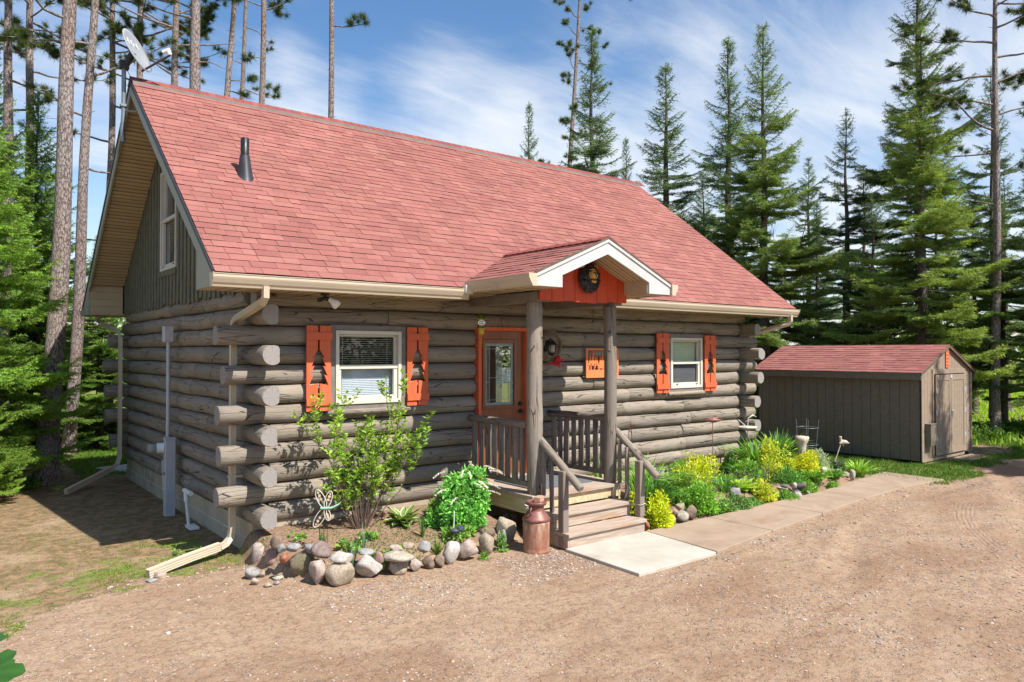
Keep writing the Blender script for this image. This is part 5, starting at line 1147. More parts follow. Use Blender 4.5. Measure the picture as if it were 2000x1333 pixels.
RK = [('pink', .01, -.31, .12, .125, .13, 'pale pink block-shaped stone at the left cabin corner'),
 ('rose', .06, -.62, .12, .118, .135, 'rose-red rounded boulder second from the cabin corner'),
 ('brown', .03, -.72, .33, .067, .083, 'brown wedge-shaped stone on top beside the bottom corner log'),
 ('grey', .0, -.90, .31, .045, .053, 'small pale grey stone on top next to the brown wedge'),
 ('grey', .10, -.97, .31, .078, .05, 'long pale grey stone on top left of the iris leaves'),
 ('red', .0, -1.0, .24, .05, .055, 'small brick-red cobble wedged over the rose boulder'),
 ('olive', .17, -.98, .15, .13, .17, 'large smooth olive slab leaning against the bed'),
 ('grey', .24, -1.1, .31, .065, .049, 'flat grey stone behind the purple-brown block'),
 ('purple', .28, -1.2, .30, .108, .10, 'purple-brown angular block on top of the edging'),
 ('pink', .22, -1.30, .12, .09, .132, 'upright pinkish stone right of the olive slab'),
 ('white', .42, -1.38, .25, .113, .07, 'cream white flat-topped stone lying on the big beige boulder'),
 ('tan', .40, -1.42, .12, .145, .125, 'big beige boulder at the front of the edging'),
 ('white', .73, -1.40, .12, .155, .13, 'biggest white-pink round boulder in the edging'),
 ('grey', .72, -1.33, .245, .085, .035, 'thin grey flagstone on top of the white-pink boulder'),
 ('rose', .80, -1.45, .20, .062, .07, 'pink angular stone between white boulder and flat mossy stone'),
 ('cream', 1.00, -1.48, .20, .16, .045, 'long flat mossy beige stone lying across two cobbles'),
 ('pink', 1.03, -1.38, .25, .07, .033, 'small salmon stone on top of the long flat stone'),
 ('tan', 1.18, -1.38, .245, .066, .035, 'small tan stone on top, right of the salmon one'),
 ('tan', .99, -1.47, .08, .112, .088, 'squarish brown-beige cobble under the flat stone'),
 ('pink', 1.18, -1.51, .07, .072, .08, 'pale speckled pink cobble right of the square one'),
 ('grey', 1.33, -1.45, .21, .07, .08, 'grey-tan stone stacked above the brown pair'),
 ('brown', 1.34, -1.52, .07, .07, .074, 'left of the two brown-grey cobbles lying together'),
 ('brown', 1.46, -1.54, .07, .06, .075, 'right of the two brown-grey cobbles lying together'),
 ('white', 1.64, -1.49, .14, .097, .14, 'tall white speckled stone standing upright'),
 ('pink', 1.88, -1.49, .11, .12, .12, 'round pink-orange veined boulder beside the tall white stone'),
 ('tan', 2.17, -1.42, .12, .096, .13, 'rounded grey-tan boulder below the white-flowered bush'),
 ('grey', 2.45, -1.33, .11, .065, .12, 'grey upright stone near the milk can'),
 ('brown', 2.36, -1.12, .16, .12, .08, 'low brown stone in the soil behind the grey boulders'),
 ('tan', 2.60, -1.22, .17, .125, .19, 'large brown boulder shaded by the milk can'),
 ('grey', -.23, -.72, .06, .077, .067, 'grey cobble lying outside the left end of the edging'),
 ('pink', -.27, -.93, .045, .046, .045, 'small pinkish cobble in front of the grey one at the left end'),
 ('tan', -.13, -.74, .04, .04, .04, 'small tan cobble between the grey one and the rose boulder'),
 ('grey', 3.10, -.55, .12, .060, .066, 'left of two grey blocks in the dark under the deck'),
 ('tan', 3.24, -.55, .11, .055, .055, 'right of two grey blocks in the dark under the deck'),
 ('cream', -.03, -.90, .02, .058, .026, 'flat cream pebble in front of the rose boulder'),
 ('tan', -.20, -1.08, .02, .04, .027, 'small tan pebble at the foot of the left stones'),
 ('grey', -.10, -1.06, .02, .03, .022, 'tiny grey pebble beside the tan pebble by the left stones'),
 ('pink', -.93, -.12, .025, .07, .04, 'flat pink stone under the downspout extension mouth'),
 ('grey', -1.04, -.22, .015, .06, .025, 'flat blue-grey stone beside the downspout mouth'),
 ('rose', 5.01, -1.75, .15, .05, .07, 'small brown-pink stone right of the front golden bush'),
 ('tan', 5.18, -1.72, .19, .075, .06, 'tan stone on top in the right bed edging'),
 ('grey', 4.88, -1.83, .08, .055, .088, 'smooth grey stone leaning next to the front golden bush'),
 ('cream', 5.11, -1.80, .08, .086, .085, 'large mossy tan stone at the walkway edge'),
 ('brown', 5.34, -1.76, .11, .085, .10, 'brown stone beside the feathery green mound'),
 ('red', 4.40, -1.80, .06, .045, .065, 'brick-red stone at the right end of the bottom step'),
 ('white', 4.47, -1.66, .12, .048, .05, 'pale stone behind the brick-red one by the steps'),
 ('grey', 6.61, -1.58, .20, .10, .07, 'round grey stone between the yellow bush and lime leaves'),
 ('white', 9.59, -1.30, .20, .075, .058, 'white-pink round stone below the birdbath pedestal'),
 ('grey', 9.78, -1.46, .18, .095, .042, 'smooth grey oval stone lying on a pale one'),
 ('grey', 9.81, -1.50, .10, .095, .042, 'light grey flat stone beneath the smooth oval'),
 ('white', 9.98, -1.62, .10, .05, .11, 'tall white-pink stone at the far end of the right bed'),
 ('dark', 10.25, -1.2, .22, .095, .07, 'dark grey pitted stone at the back of the far rock pile'),
 ('dark', 8.12, -1.74, .15, .086, .06, 'dark round stone in the middle edging of the right bed'),
 ('dark', 7.76, -1.68, .17, .072, .03, 'dark flat stone on top in the middle edging'),
 ('dark', 7.97, -1.76, .06, .065, .06, 'dark cobble at the walkway, under the dark flat stone'),
 ('white', 7.99, -1.70, .16, .045, .055, 'white angular stone between the dark stones'),
 ('white', 7.78, -1.88, .06, .068, .058, 'white-tan cobble at the walkway edge'),
 ('tan', 8.12, -1.86, .05, .037, .04, 'small tan stone right of the white-tan cobble'),
 ('pink', 7.56, -1.70, .17, .036, .03, 'small pale pink stone behind the low yellow plant'),
 ('white', 9.64, -1.42, .15, .033, .03, 'small white pebble left of the smooth oval stone'),
 ('tan', 10.1, -1.45, .08, .08, .052, 'low tan stone at the foot of the dark pitted stone')]
for i, (p, x, y, z, r_, h_, lab) in enumerate(RK):
    me = rock_mesh(i+1, r_*1.04, r_*random.Random(i).uniform(.85, 1.05), h_*1.0, *[tuple(v*q_ for v, q_ in zip(c, (.66, .665, .655))) for c in PAL[p]]); o = bpy.data.objects.new('stone', me); COL.objects.link(o)
    o.location = (x, y, max(z-.012, h_*.68)); o.rotation_euler = (0, 0, -.66+random.Random(i+7).uniform(-.3, .3))
    if i == 6: o.rotation_euler = (0, .32, -.66)
    tag(o, lab, 'stone', 'stones edging the flower beds')
mb = MB(); mb.box(-.06, .06, -.04, .04, 0, .065); o = tag(mb.build('brick_piece', M['brick'], None, .008, (2.70, -1.70, .552)), 'broken pale brick lying on the milk can lid', 'brick'); o.rotation_euler = (0, 0, .5)
# gravel
rg = np.random.default_rng(5); npm = NP()
ICO = np.array([(0, 0, 1), (.894, 0, .447), (.276, .851, .447), (-.724, .526, .447), (-.724, -.526, .447), (.276, -.851, .447), (.724, .526, -.447), (-.276, .851, -.447), (-.894, 0, -.447), (-.276, -.851, -.447), (.724, -.526, -.447), (0, 0, -1)])
ICF = np.array([(0, 1, 2), (0, 2, 3), (0, 3, 4), (0, 4, 5), (0, 5, 1), (1, 6, 2), (2, 7, 3), (3, 8, 4), (4, 9, 5), (5, 10, 1), (6, 7, 2), (7, 8, 3), (8, 9, 4), (9, 10, 5), (10, 6, 1), (11, 7, 6), (11, 8, 7), (11, 9, 8), (11, 10, 9), (11, 6, 10)])
def gravel(n, x0, x1, y0, y1, s0, s1, mask=None):
    P = np.stack([rg.uniform(x0, x1, n), rg.uniform(y0, y1, n)], 1)
    d = fbm(P[:, 0]*1.3, P[:, 1]*1.3, 3, 77); keep = rg.random(n) < np.clip((d-.30)*3.2, .12, 1)
    if mask is not None: keep &= mask(P[:, 0], P[:, 1])
    P = P[keep]; n = len(P)
    if n == 0: return
    s = s0+(s1-s0)*rg.random(n)**3.5; sc_ = s[:, None]*np.stack([rg.uniform(.8, 1.4, n), rg.uniform(.7, 1.1, n), rg.uniform(.35, .65, n)], 1)
    V = ICO[None]*(1+rg.uniform(-.22, .22, (n, 12, 1)))*sc_[:, None, :]; a = rg.uniform(0, 6.28, n); c, q = np.cos(a)[:, None], np.sin(a)[:, None]
    V = np.stack([V[..., 0]*c-V[..., 1]*q, V[..., 0]*q+V[..., 1]*c, V[..., 2]], -1)
    z = height(P[:, 0], P[:, 1])+sc_[:, 2]*.3; V += np.concatenate([P, z[:, None]], 1)[:, None, :]
    pal = np.array([(.30, .27, .25), (.42, .34, .29), (.50, .41, .34), (.46, .33, .25), (.24, .19, .16), (.42, .28, .20), (.54, .46, .40)]); C = pal[rg.integers(0, 7, n)]*rg.uniform(.6, .95, (n, 1))
    F = (np.arange(n)[:, None, None]*12+ICF[None]).reshape(-1, 3); npm.add(V, F, np.repeat(C, 12, axis=0))
drv = lambda x, y: (np.where(x < .2, y < left_edge(x)+.15, np.where(x < 2.9, y < -1.6, np.where(x < 4.2, y < -3.08, y < right_edge(x)-.03))))
gravel(26000, -3.6, 3.5, -6.2, .4, .004, .013, drv); gravel(16000, 3, 12, -6.5, -2.4, .005, .017, drv); gravel(4500, .0, 3.0, -2.6, -1.6, .005, .018, drv); gravel(2600, -1.8, .4, -1.9, .1, .006, .022, drv)
gravel(3000, 4, 11.5, -3.3, -2.5, .006, .026, drv)
tag(npm.build('gravel', M['gravel']), 'loose gravel scattered over the sandy driveway', 'gravel', kind='stuff')

# ------------------------------------------------------------------ grass and low growth
GA, GB = (.045, .10, .012), (.11, .20, .025)
def tufts(npm, n, x0, x1, y0, y1, h0, h1, w_, dens, ca=GA, cb=GB, lean=.45, blades_per=4):
    P = np.stack([rg.uniform(x0, x1, n), rg.uniform(y0, y1, n)], 1); keep = rg.random(n) < dens(P[:, 0], P[:, 1]); P = P[keep]; n = len(P)
    P = np.repeat(P, blades_per, axis=0)+rg.normal(0, .012, (n*blades_per, 2)); m = len(P)
    Pz = np.concatenate([P, (height(P[:, 0], P[:, 1])-.004)[:, None]], 1); D = np.stack([rg.normal(0, lean, m), rg.normal(0, lean, m), np.ones(m)], 1)
    blades(npm, Pz, D, rg.uniform(h0, h1, m), w_*rg.uniform(.7, 1.3, m), cols(rg, m, ca, cb, .2), rg)
npm = NP()
def dl(x, y):
    n_ = fbm(x*1.6, y*1.6, 4, 31)-.5
    g_ = sstep(-.12, .12, y-left_edge(x)+n_*1.1)*sstep(.3, -.1, x); cl = sstep(1.1, .15, np.abs(y-left_edge(x)-.45+n_*1.5-.25*(x+1.2)))
    return g_*(.03+.97*cl*sstep(.42, .60, fbm(x*3.2, y*3.2, 3, 12)))
tufts(npm, 60000, -5, .1, -3, 3.2, .012, .045, .008, dl, (.09, .16, .02), (.28, .36, .06), 1.0)
tufts(npm, 2500, -5, .0, -2, 6, .01, .03, .005, lambda x, y: .3*sstep(.5, .6, fbm(x*2, y*2, 3, 4)), (.16, .14, .04), (.25, .22, .07), .9)
def drr(x, y):
    n_ = fbm(x*1.6, y*1.6, 4, 31)-.5
    return sstep(-.1, .15, y-right_edge(x)+n_*.9)*sstep(10.55, 10.9, x)*(1-sstep(1.4, .8, np.hypot((x-15.6)/1.6, (y+1.35)/.5)+n_*1.2))*(~((x > SX0-.05) & (x < SX1+.05) & (y > SY0-.1)))
tufts(npm, 34000, 10.3, 19, -3.6, 2.5, .03, .085, .009, drr, (.05, .12, .012), (.13, .24, .03), .5)
tufts(npm, 15000, -.6, 2.2, 7.0, 15, .03, .09, .012, lambda x, y: .85+0*x, (.07, .15, .015), (.17, .30, .04), .5)
tag(npm.build('grass', M['grass']), 'short green grass and moss tufts around the cabin and shed', 'grass', kind='stuff')
npm = NP()
tufts(npm, 60000, 16, 60, -9, 34, .10, .26, .04, lambda x, y: sstep(16.5, 18.5, x+.1*y)*(.6+.4*sstep(.4, .6, fbm(x*.3, y*.3, 3, 8))), (.24, .42, .04), (.50, .70, .10), .35, 3)
tag(npm.build('meadow_grass', M['grass']), 'tall bright green meadow grass beyond the shed', 'grass', kind='stuff')
npm = NP()   # woodland floor litter and seedlings on the left
tufts(npm, 5000, -6, .4, 6, 22, .03, .16, .018, lambda x, y: .6*sstep(.45, .6, fbm(x*.8, y*.8, 3, 8)), (.04, .08, .012), (.12, .19, .03), .9)
tag(npm.build('undergrowth', M['grass']), 'low seedlings and weeds on the shady woodland floor', 'undergrowth', kind='stuff')
# dry straw and sparse blades on the driveway
npm = NP(); n = 2600; P = np.stack([rg.uniform(-3, 6, n), rg.uniform(-5.5, -1.0, n)], 1); k = drv(P[:, 0], P[:, 1]) & (rg.random(n) < sstep(.45, .62, fbm(P[:, 0]*.9, P[:, 1]*.9, 3, 61))); P = P[k]; n = len(P)
P = np.repeat(P, 3, 0)+rg.normal(0, .02, (n*3, 2)); n = len(P)
blades(npm, np.concatenate([P, (height(P[:, 0], P[:, 1]))[:, None]], 1), np.stack([rg.normal(0, 1, n), rg.normal(0, 1, n), rg.uniform(.1, .9, n)], 1), rg.uniform(.01, .035, n), .004, cols(rg, n, (.30, .20, .08), (.16, .17, .05)), rg)
tag(npm.build('dry_straw', M['grass']), 'thin dry straw and sprouts in the driveway dirt', 'straw', kind='stuff')

# ------------------------------------------------------------------ plants
rg = np.random.default_rng(21)
def plant(name, label, cat, x, y, z=None, group=None): return thing(name, label, cat, (x, y, hgt(x, y) if z is None else z), 0, group)
MD = 1.0
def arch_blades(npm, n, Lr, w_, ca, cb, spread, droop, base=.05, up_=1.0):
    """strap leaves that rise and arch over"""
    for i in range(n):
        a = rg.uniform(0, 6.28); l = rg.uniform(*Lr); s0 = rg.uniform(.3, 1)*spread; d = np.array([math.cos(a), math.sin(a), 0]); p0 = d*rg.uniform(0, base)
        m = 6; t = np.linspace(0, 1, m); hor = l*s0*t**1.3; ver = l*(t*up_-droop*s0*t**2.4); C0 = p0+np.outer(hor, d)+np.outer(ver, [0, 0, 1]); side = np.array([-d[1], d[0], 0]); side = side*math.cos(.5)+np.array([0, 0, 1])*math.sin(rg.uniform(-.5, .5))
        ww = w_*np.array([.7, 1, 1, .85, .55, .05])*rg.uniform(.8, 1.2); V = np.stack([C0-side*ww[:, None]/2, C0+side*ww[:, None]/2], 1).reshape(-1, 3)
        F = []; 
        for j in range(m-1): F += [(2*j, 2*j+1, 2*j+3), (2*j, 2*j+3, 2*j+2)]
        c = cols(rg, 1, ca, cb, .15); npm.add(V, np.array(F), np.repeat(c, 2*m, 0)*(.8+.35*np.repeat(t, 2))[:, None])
def mound(npm, n, rx, ry, h, ls, lw, ca, cb, lump=.18, fill=.35, cb2=None, up_=.6, z0=0.0):
    U = rg.normal(size=(n, 3)); n = int(n*MD); U = np.concatenate([U]*2)[:n] if n <= 2*len(U) else U; n = len(U); U = U+rg.normal(0, .05, U.shape); U = unit(U); K = int(np.clip(n/70, 5, 26)); cc = unit(rg.normal(size=(K, 3))+np.array([0, 0, .25])); cc[:, 2] = np.abs(cc[:, 2]); cc *= rg.uniform(.35, .78, (K, 1)); ki = rg.integers(0, K, n); cr_ = rg.uniform(.26, .48, K)[ki]
    P = (cc[ki]+U*(cr_*(1-fill*rg.random(n)**2))[:, None])*np.array([rx, ry, h]); P[:, 2] = np.maximum(P[:, 2], .004+.02*rg.random(n)*h)+z0
    D = unit(U+rg.normal(0, .55, (n, 3))+np.array([0, 0, up_])); C = cols(rg, n, ca, cb, .18)
    if cb2 is not None: k = rg.random(n) < .2; C[k] = cols(rg, int(k.sum()), cb2, cb2)
    leaves(npm, P, D, 1.35*ls*rg.uniform(.7, 1.25, n), 1.75*lw*rg.uniform(.8, 1.2, n), C*1.2, rg)
def stems(mb, n, rx, ry, h, r0=.004, base=.04):
    r2 = random.Random(int(rx*1000)+n)
    for _ in range(n):
        a = r2.uniform(0, 6.28); f = r2.uniform(.2, .9); b = r2.uniform(0, base)
        mb.tube([(b*math.cos(a), b*math.sin(a), -.02), (rx*f*.5*math.cos(a), ry*f*.5*math.sin(a), h*.45), (rx*f*math.cos(a+.2), ry*f*math.sin(a+.2), h*(.95-.3*f))], [r0, r0*.8, r0*.4], 5)
G1, G2 = (.10, .24, .035), (.24, .42, .07); YL1, YL2 = (.34, .46, .03), (.54, .62, .07)

# weigela-like shrub with arching stems
sh = plant('leafy_shrub', 'tall sparse lime-green shrub with bare brown stems under the left window', 'shrub', 1.13, -.42); sh.scale = (.82, .82, .97)
mb = MB(); npm = NP(); r2 = random.Random(77)
def spray(p, d, l, r_, dep):
    m = 5; pts = [p]; dd = Vector(d).normalized()
    for i in range(m): dd = (dd+Vector((r2.gauss(0, .10), r2.gauss(0, .10), .03 if dep == 0 else .06))).normalized(); pts.append(pts[-1]+dd*l/m)
    mb.tube(pts, [r_*(1-.15*i) for i in range(m+1)], 5 if dep else 7)
    if dep < 2:
        for k in range((5 if dep == 0 else 3)):
            i = r2.randint(2, m); q = pts[i]; a = r2.uniform(0, 6.28); e = Vector((math.cos(a), math.sin(a)*.7, r2.uniform(.2, 1.0))).normalized(); e = (dd*.7+e*.7).normalized(); spray(q, e, l*r2.uniform(.28, .5), r_*.55, dep+1)
    L0 = 2 if dep == 0 else 0
    for i in range(max(1, m-(2 if dep == 0 else 4)), m+1):
        for _ in range(7 if i == m else 4):
            if r2.random() < .50: continue
            a = r2.uniform(0, 6.28); e = dd*.5+Vector((math.cos(a), math.sin(a), r2.uniform(-.1, .5)))
            q = pts[i]-dd*r2.uniform(0, l/m)*.8; LP.append(tuple(q)); LD.append(tuple(e))
LP = []; LD = []
for (ax, ay, hh) in ((-.75, -.1, 1.15), (-.5, -.25, .95), (-.25, .05, 1.05), (-.05, -.15, 1.38), (.15, .0, .95), (.35, -.2, 1.0), (.6, -.1, 1.08), (.72, -.05, .98), (-.62, -.15, .72), (.45, .1, .75), (-.35, -.3, .62), (.1, -.3, .72), (.78, -.2, .8), (-.9, -.05, .85)):
    d = Vector((ax*.85, ay*.6, hh)); spray(Vector((ax*.12, ay*.1, -.03)), d, d.length*.98, .0085, 0)
for _ in range(26):
    a = r2.uniform(0, 6.28); f = r2.uniform(.05, .3); mb.tube([(f*.3*math.cos(a), f*.2*math.sin(a), -.02), (f*math.cos(a), f*.7*math.sin(a), r2.uniform(.25, .5))], [.006, .003], 5)
mb.build('stem', M['twig'], sh); n = len(LP); C = cols(rg, n, (.14, .26, .03), (.34, .50, .08), .15)
leaves(npm, np.array(LP), np.array(LD), rg.uniform(.055, .09, n), rg.uniform(.026, .042, n), C*1.15, rg); npm.build('foliage', M['leaf'], sh)
# bleeding heart
sh = plant('white_flowering_bush', 'bright green ferny bush with dangling white flowers left of the porch', 'bush', 2.26, -.78); sh.scale = (.98, .92, .98)
npm = NP(); n = 2300; U = rg.normal(size=(n, 3)); U = unit(U); K = 24; cc = unit(rg.normal(size=(K, 3))+np.array([0, 0, .2])); cc[:, 2] = np.abs(cc[:, 2]); cc *= rg.uniform(.4, .82, (K, 1)); ki = rg.integers(0, K, n)
P = (cc[ki]+U*(rg.uniform(.22, .36, K)[ki]*(1-.3*rg.random(n)**2))[:, None])*np.array([.44, .40, .60]); P[:, 2] = np.maximum(P[:, 2]+.06, .03)
C = cols(rg, n, (.09, .27, .05), (.24, .50, .12), .15)
for k in range(4): leaves(npm, P+rg.normal(0, .018, (n, 3)), unit(U*[1, 1, .3]+rg.normal(0, .8, (n, 3))+[0, 0, .55]), rg.uniform(.04, .075, n), rg.uniform(.022, .038, n), C*1.4, rg)
npm.build('foliage', M['leaf'], sh); mb = MB(); stems(mb, 26, .34, .3, .6, .006); mb.build('stem', M['grass'] if False else M['wire'], sh)
npm = NP()
for k in range(26):
    a = rg.uniform(0, 6.28); f = rg.uniform(.6, 1.1); z_ = rg.uniform(.38, .72); b = np.array([.34*f*math.cos(a), .32*f*math.sin(a)-.06, z_]); dd = np.array([math.cos(a), math.sin(a)*.8, 0])
    m = 9; t_ = np.linspace(0, 1, m); P = b+np.outer(t_*.17, dd)+np.outer(-t_**2*.05, [0, 0, 1]); P = np.repeat(P, 4, 0); leaves(npm, P, np.stack([rg.normal(0, .5, m*4), rg.normal(0, .5, m*4), -np.ones(m*4)], 1), .026, .014, cols(rg, m*4, (.75, .73, .70), (.85, .8, .78), .05), rg)
npm.build('flower', M['leaf'], sh)
# hosta
def hosta(name, label, x, y, n, l, w_, ca, cb, edge=None, z=None):
    t = plant(name, label, 'plant', x, y, z); npm = NP(); np2 = NP()
    for i in range(n):
        a = i*2.4+rg.uniform(-.3, .3); f = .35+.65*(i/n); d = np.array([math.cos(a), math.sin(a), 0]); el = 1.15-.95*f; ll = l*rg.uniform(.8, 1.15); m = 7; tt = np.linspace(0, 1, m)
        st = d*.02; C0 = st+np.outer(tt*ll*math.cos(el)*1.0, d)+np.outer(ll*(math.sin(el)*tt*1.1-.35*f*tt**2+.25*(1-f)), [0, 0, 1]); side = np.array([-d[1], d[0], 0])
        ww = w_*np.array([.12, .55, .9, 1, .85, .5, .02]); V = np.stack([C0-side*ww[:, None]/2+[0, 0, .18*w_], C0, C0+side*ww[:, None]/2+[0, 0, .18*w_]], 1)
        F = []
        for j in range(m-1):
            for q in (0, 1): F += [(3*j+q, 3*j+q+1, 3*j+q+4), (3*j+q, 3*j+q+4, 3*j+q+3)]
        npm.add(V.reshape(-1, 3), np.array(F), np.repeat(cols(rg, 1, ca, cb), 3*m, 0))
        if edge is not None:
            for s_ in (-1, 1):
                e0 = C0+s_*side*ww[:, None]*.34+[0, 0, .13*w_+.002]; e1 = C0+s_*side*ww[:, None]*.515+[0, 0, .19*w_+.002]; V = np.stack([e0, e1], 1).reshape(-1, 3); F = []
                for j in range(m-1): F += [(2*j, 2*j+1, 2*j+3), (2*j, 2*j+3, 2*j+2)]
                np2.add(V, np.array(F), np.repeat(cols(rg, 1, edge, edge, .05), 2*m, 0))
    npm.build('leaf_blade', M['leaf'], t)
    if edge is not None: np2.build('leaf_margin', M['leaf'], t)
    return t
hosta('hosta', 'hosta with cream-edged green leaves right of the lime shrub', 1.62, -.50, 30, .21, .10, (.10, .20, .03), (.17, .30, .05), (.62, .62, .38))
# blades in the left bed
def iris(label, x, y, n, l, w_, ca, cb, spread=.25, droop=.1, cat='plant', name='iris_clump'):
    t = plant(name, label, cat, x, y); npm = NP(); arch_blades(npm, n, l, w_, ca, cb, spread, droop, .03); npm.build('leaf_blade', M['grass'], t); return t
BG1, BG2 = (.10, .19, .12), (.18, .30, .18)
iris('small iris fan below the dragonfly ornament', .42, -.92, 8, (.2, .32), .022, (.10, .20, .05), (.17, .28, .09))
iris('blue-green bulb leaves behind the purple-brown stone', .62, -1.22, 10, (.18, .34), .018, BG1, BG2, .3, .05)
iris('two tall thin blue-green blades left of the mossy flat stone', .80, -1.12, 5, (.22, .36), .014, BG1, BG2, .15, 0)
iris('dark green blades between the hosta and the white-flowered bush', 1.62, -.95, 12, (.15, .3), .016, (.06, .13, .03), (.12, .22, .05), .5, .3)
iris('arching green leaves above the tall white stone', 1.62, -1.25, 26, (.12, .26), .016, (.09, .2, .03), (.18, .34, .05), .8, .5)
iris('arching green leaves over the stacked grey-tan stone', 1.33, -1.28, 18, (.12, .24), .014, (.09, .2, .03), (.18, .34, .05), .9, .6)
def tuft(label, x, y, r_, h, n, ls, lw, ca, cb, name='leafy_plant', cat='plant', z=None, **kw):
    t = plant(name, label, cat, x, y, z); npm = NP(); mound(npm, n, r_, r_*.85, h, ls, lw, ca, cb, **kw); npm.build('foliage', M['leaf'], t); mb = MB(); stems(mb, 9, r_*.8, r_*.7, h*.8, .003); mb.build('stem', M['wire'], t); return t
tuft('round-leaved lime seedling below the dragonfly stake', .70, -.98, .13, .11, 60, .045, .042, G1, (.22, .38, .06))
tuft('low green rosette left of the hosta foot', 1.0, -.80, .12, .10, 60, .04, .03, G1, G2)
tuft('bright lime low plant behind the long grey stones', .92, -1.22, .16, .09, 90, .05, .045, (.14, .30, .04), (.26, .46, .08))
tuft('low lime plant in front of the hosta', 1.12, -1.2, .15, .08, 90, .045, .04, (.14, .30, .04), (.26, .46, .08))
tuft('sprawling low greens under the white-flowered bush', 1.95, -1.12, .22, .13, 190, .05, .02, G1, G2)
tuft('small green weed in front of the tan boulder', 2.02, -1.60, .06, .10, 60, .04, .014, G1, G2, z=0.0)
tuft('creeping green plant between the grey stones near the milk can', 2.36, -1.42, .10, .26, 120, .035, .018, (.10, .2, .04), (.2, .34, .08), z=0.0)
tuft('pale seedling near the bottom corner log', .35, -.45, .11, .07, 50, .03, .02, G1, G2)
tuft('young leafy plant with thin stems right of the hosta', 1.95, -.62, .17, .34, 150, .04, .02, (.09, .19, .03), (.2, .33, .05), name='young_shrub', cat='shrub')
tuft('small weed beside the downspout elbow', -.42, .42, .07, .16, 40, .03, .012, G1, (.25, .32, .08), z=0)
tuft('second small weed by the gable shadow edge', -.62, .62, .07, .08, 40, .035, .012, G1, G2, z=0)
npm = NP(); n = 1500; X_ = rg.uniform(.25, 2.6, n); Y_ = rg.uniform(-1.3, -.2, n); k = fbm(X_*2.2, Y_*2.2, 3, 3) > .50; P = np.stack([X_, Y_, height(X_, Y_)], 1)[k]; n = len(P)
leaves(npm, P+np.array([0, 0, .015]), rg.normal(size=(n, 3))*[1, 1, .4]+[0, 0, .3], rg.uniform(.015, .035, n), .016, cols(rg, n, (.08, .15, .03), (.18, .30, .05)), rg)
tag(npm.build('ground_cover', M['leaf']), 'scattered seedlings over the soil of the left bed', 'ground cover', kind='stuff')

# right bed ---------------------------------------------------------------
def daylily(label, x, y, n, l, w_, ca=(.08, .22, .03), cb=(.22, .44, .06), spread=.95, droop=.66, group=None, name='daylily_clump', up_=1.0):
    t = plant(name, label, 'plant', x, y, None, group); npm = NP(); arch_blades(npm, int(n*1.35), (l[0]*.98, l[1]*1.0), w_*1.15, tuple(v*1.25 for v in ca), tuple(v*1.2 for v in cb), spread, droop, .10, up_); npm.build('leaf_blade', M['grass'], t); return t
daylily('dark strappy clump against the cabin behind the hand rail', 5.35, -.95, 110, (.55, .85), .026)
daylily('fine dark grassy clump in front of the tall strappy one', 5.05, -1.40, 170, (.35, .55), .013, (.03, .12, .015), (.09, .25, .03), .9, .7, name='grass_clump')
daylily('broad pale blades beside the porch under the railing', 4.72, -.75, 45, (.5, .85), .030, (.08, .18, .04), (.2, .36, .07), .4, .3)
daylily('strappy leaves directly behind the right newel post', 4.80, -1.35, 40, (.35, .6), .022, (.07, .18, .03), (.2, .38, .06), .5, .4)
daylily('tall strappy clump at the cabin corner under the wire cage', 8.6, -.65, 100, (.6, .95), .030, (.05, .15, .02), (.17, .36, .04))
daylily('arching light green clump next to the blue-green blades', 9.5, -.45, 110, (.6, .95), .030, (.08, .2, .03), (.24, .42, .07), .9, .65)
daylily('upright blue-green bulb leaves left of the birdbath pedestal', 10.0, -.25, 120, (.4, .62), .020, (.05, .13, .06), (.12, .25, .12), .35, .1, name='bulb_leaves')
daylily('bright green clump at the far end of the bed by the walkway', 10.45, -1.50, 110, (.26, .44), .018, (.13, .28, .03), (.30, .50, .07), .95, .6)
daylily('low arching leaves by the walkway beside the far stones', 8.75, -1.62, 120, (.2, .34), .020, (.06, .18, .02), (.18, .36, .05), .95, .7)
daylily('second low arching clump before the smooth oval stone', 9.35, -1.62, 90, (.18, .30), .022, (.05, .15, .02), (.16, .32, .05), .95, .7)
daylily('blades poking between the two yellow bushes', 6.45, -.95, 26, (.3, .5), .02)
daylily('dark strappy leaves behind the wire border', 7.75, -1.0, 60, (.3, .5), .02, (.03, .11, .015), (.10, .25, .03))
def gold(label, x, y, r_, h, n, ca=YL1, cb=YL2, cb2=(.30, .44, .03), ls=.036, z0=0., **kw): return tuft(label, x, y, r_*1.12, h*1.12, n, ls, ls*.52, ca, cb, name='golden_shrub', cat='shrub', cb2=cb2, fill=.5, z0=z0, **kw)
gold('compact golden-yellow shrub at the walkway beside the steps', 4.68, -1.80, .20, .42, 1900, (.40, .47, .015), (.62, .66, .04))
gold('small yellow shoots behind the right newel post', 4.52, -1.50, .12, .34, 500, (.34, .42, .02), (.55, .58, .05))
gold('yellow-green bush behind the fine grassy clump', 6.15, -1.05, .34, .42, 1700, (.30, .38, .03), (.55, .58, .06))
gold('bright yellow bush in the middle of the bed', 6.75, -.85, .34, .48, 2000, (.40, .45, .02), (.62, .65, .06))
gold('tall narrow yellow shrub before the cabin corner', 8.15, -1.15, .22, .62, 1700, (.38, .45, .03), (.60, .63, .08))
gold('small yellow sprig right of the tall narrow one', 8.55, -1.25, .14, .45, 700, (.38, .45, .03), (.60, .63, .08))
gold('round yellow bush in front of the birdbath pedestal', 9.0, -1.30, .30, .40, 2000, (.44, .45, .02), (.68, .67, .05))
gold('low yellow-lime plant at the walkway by the dark stones', 7.20, -1.68, .22, .26, 900, (.34, .42, .03), (.58, .58, .08))
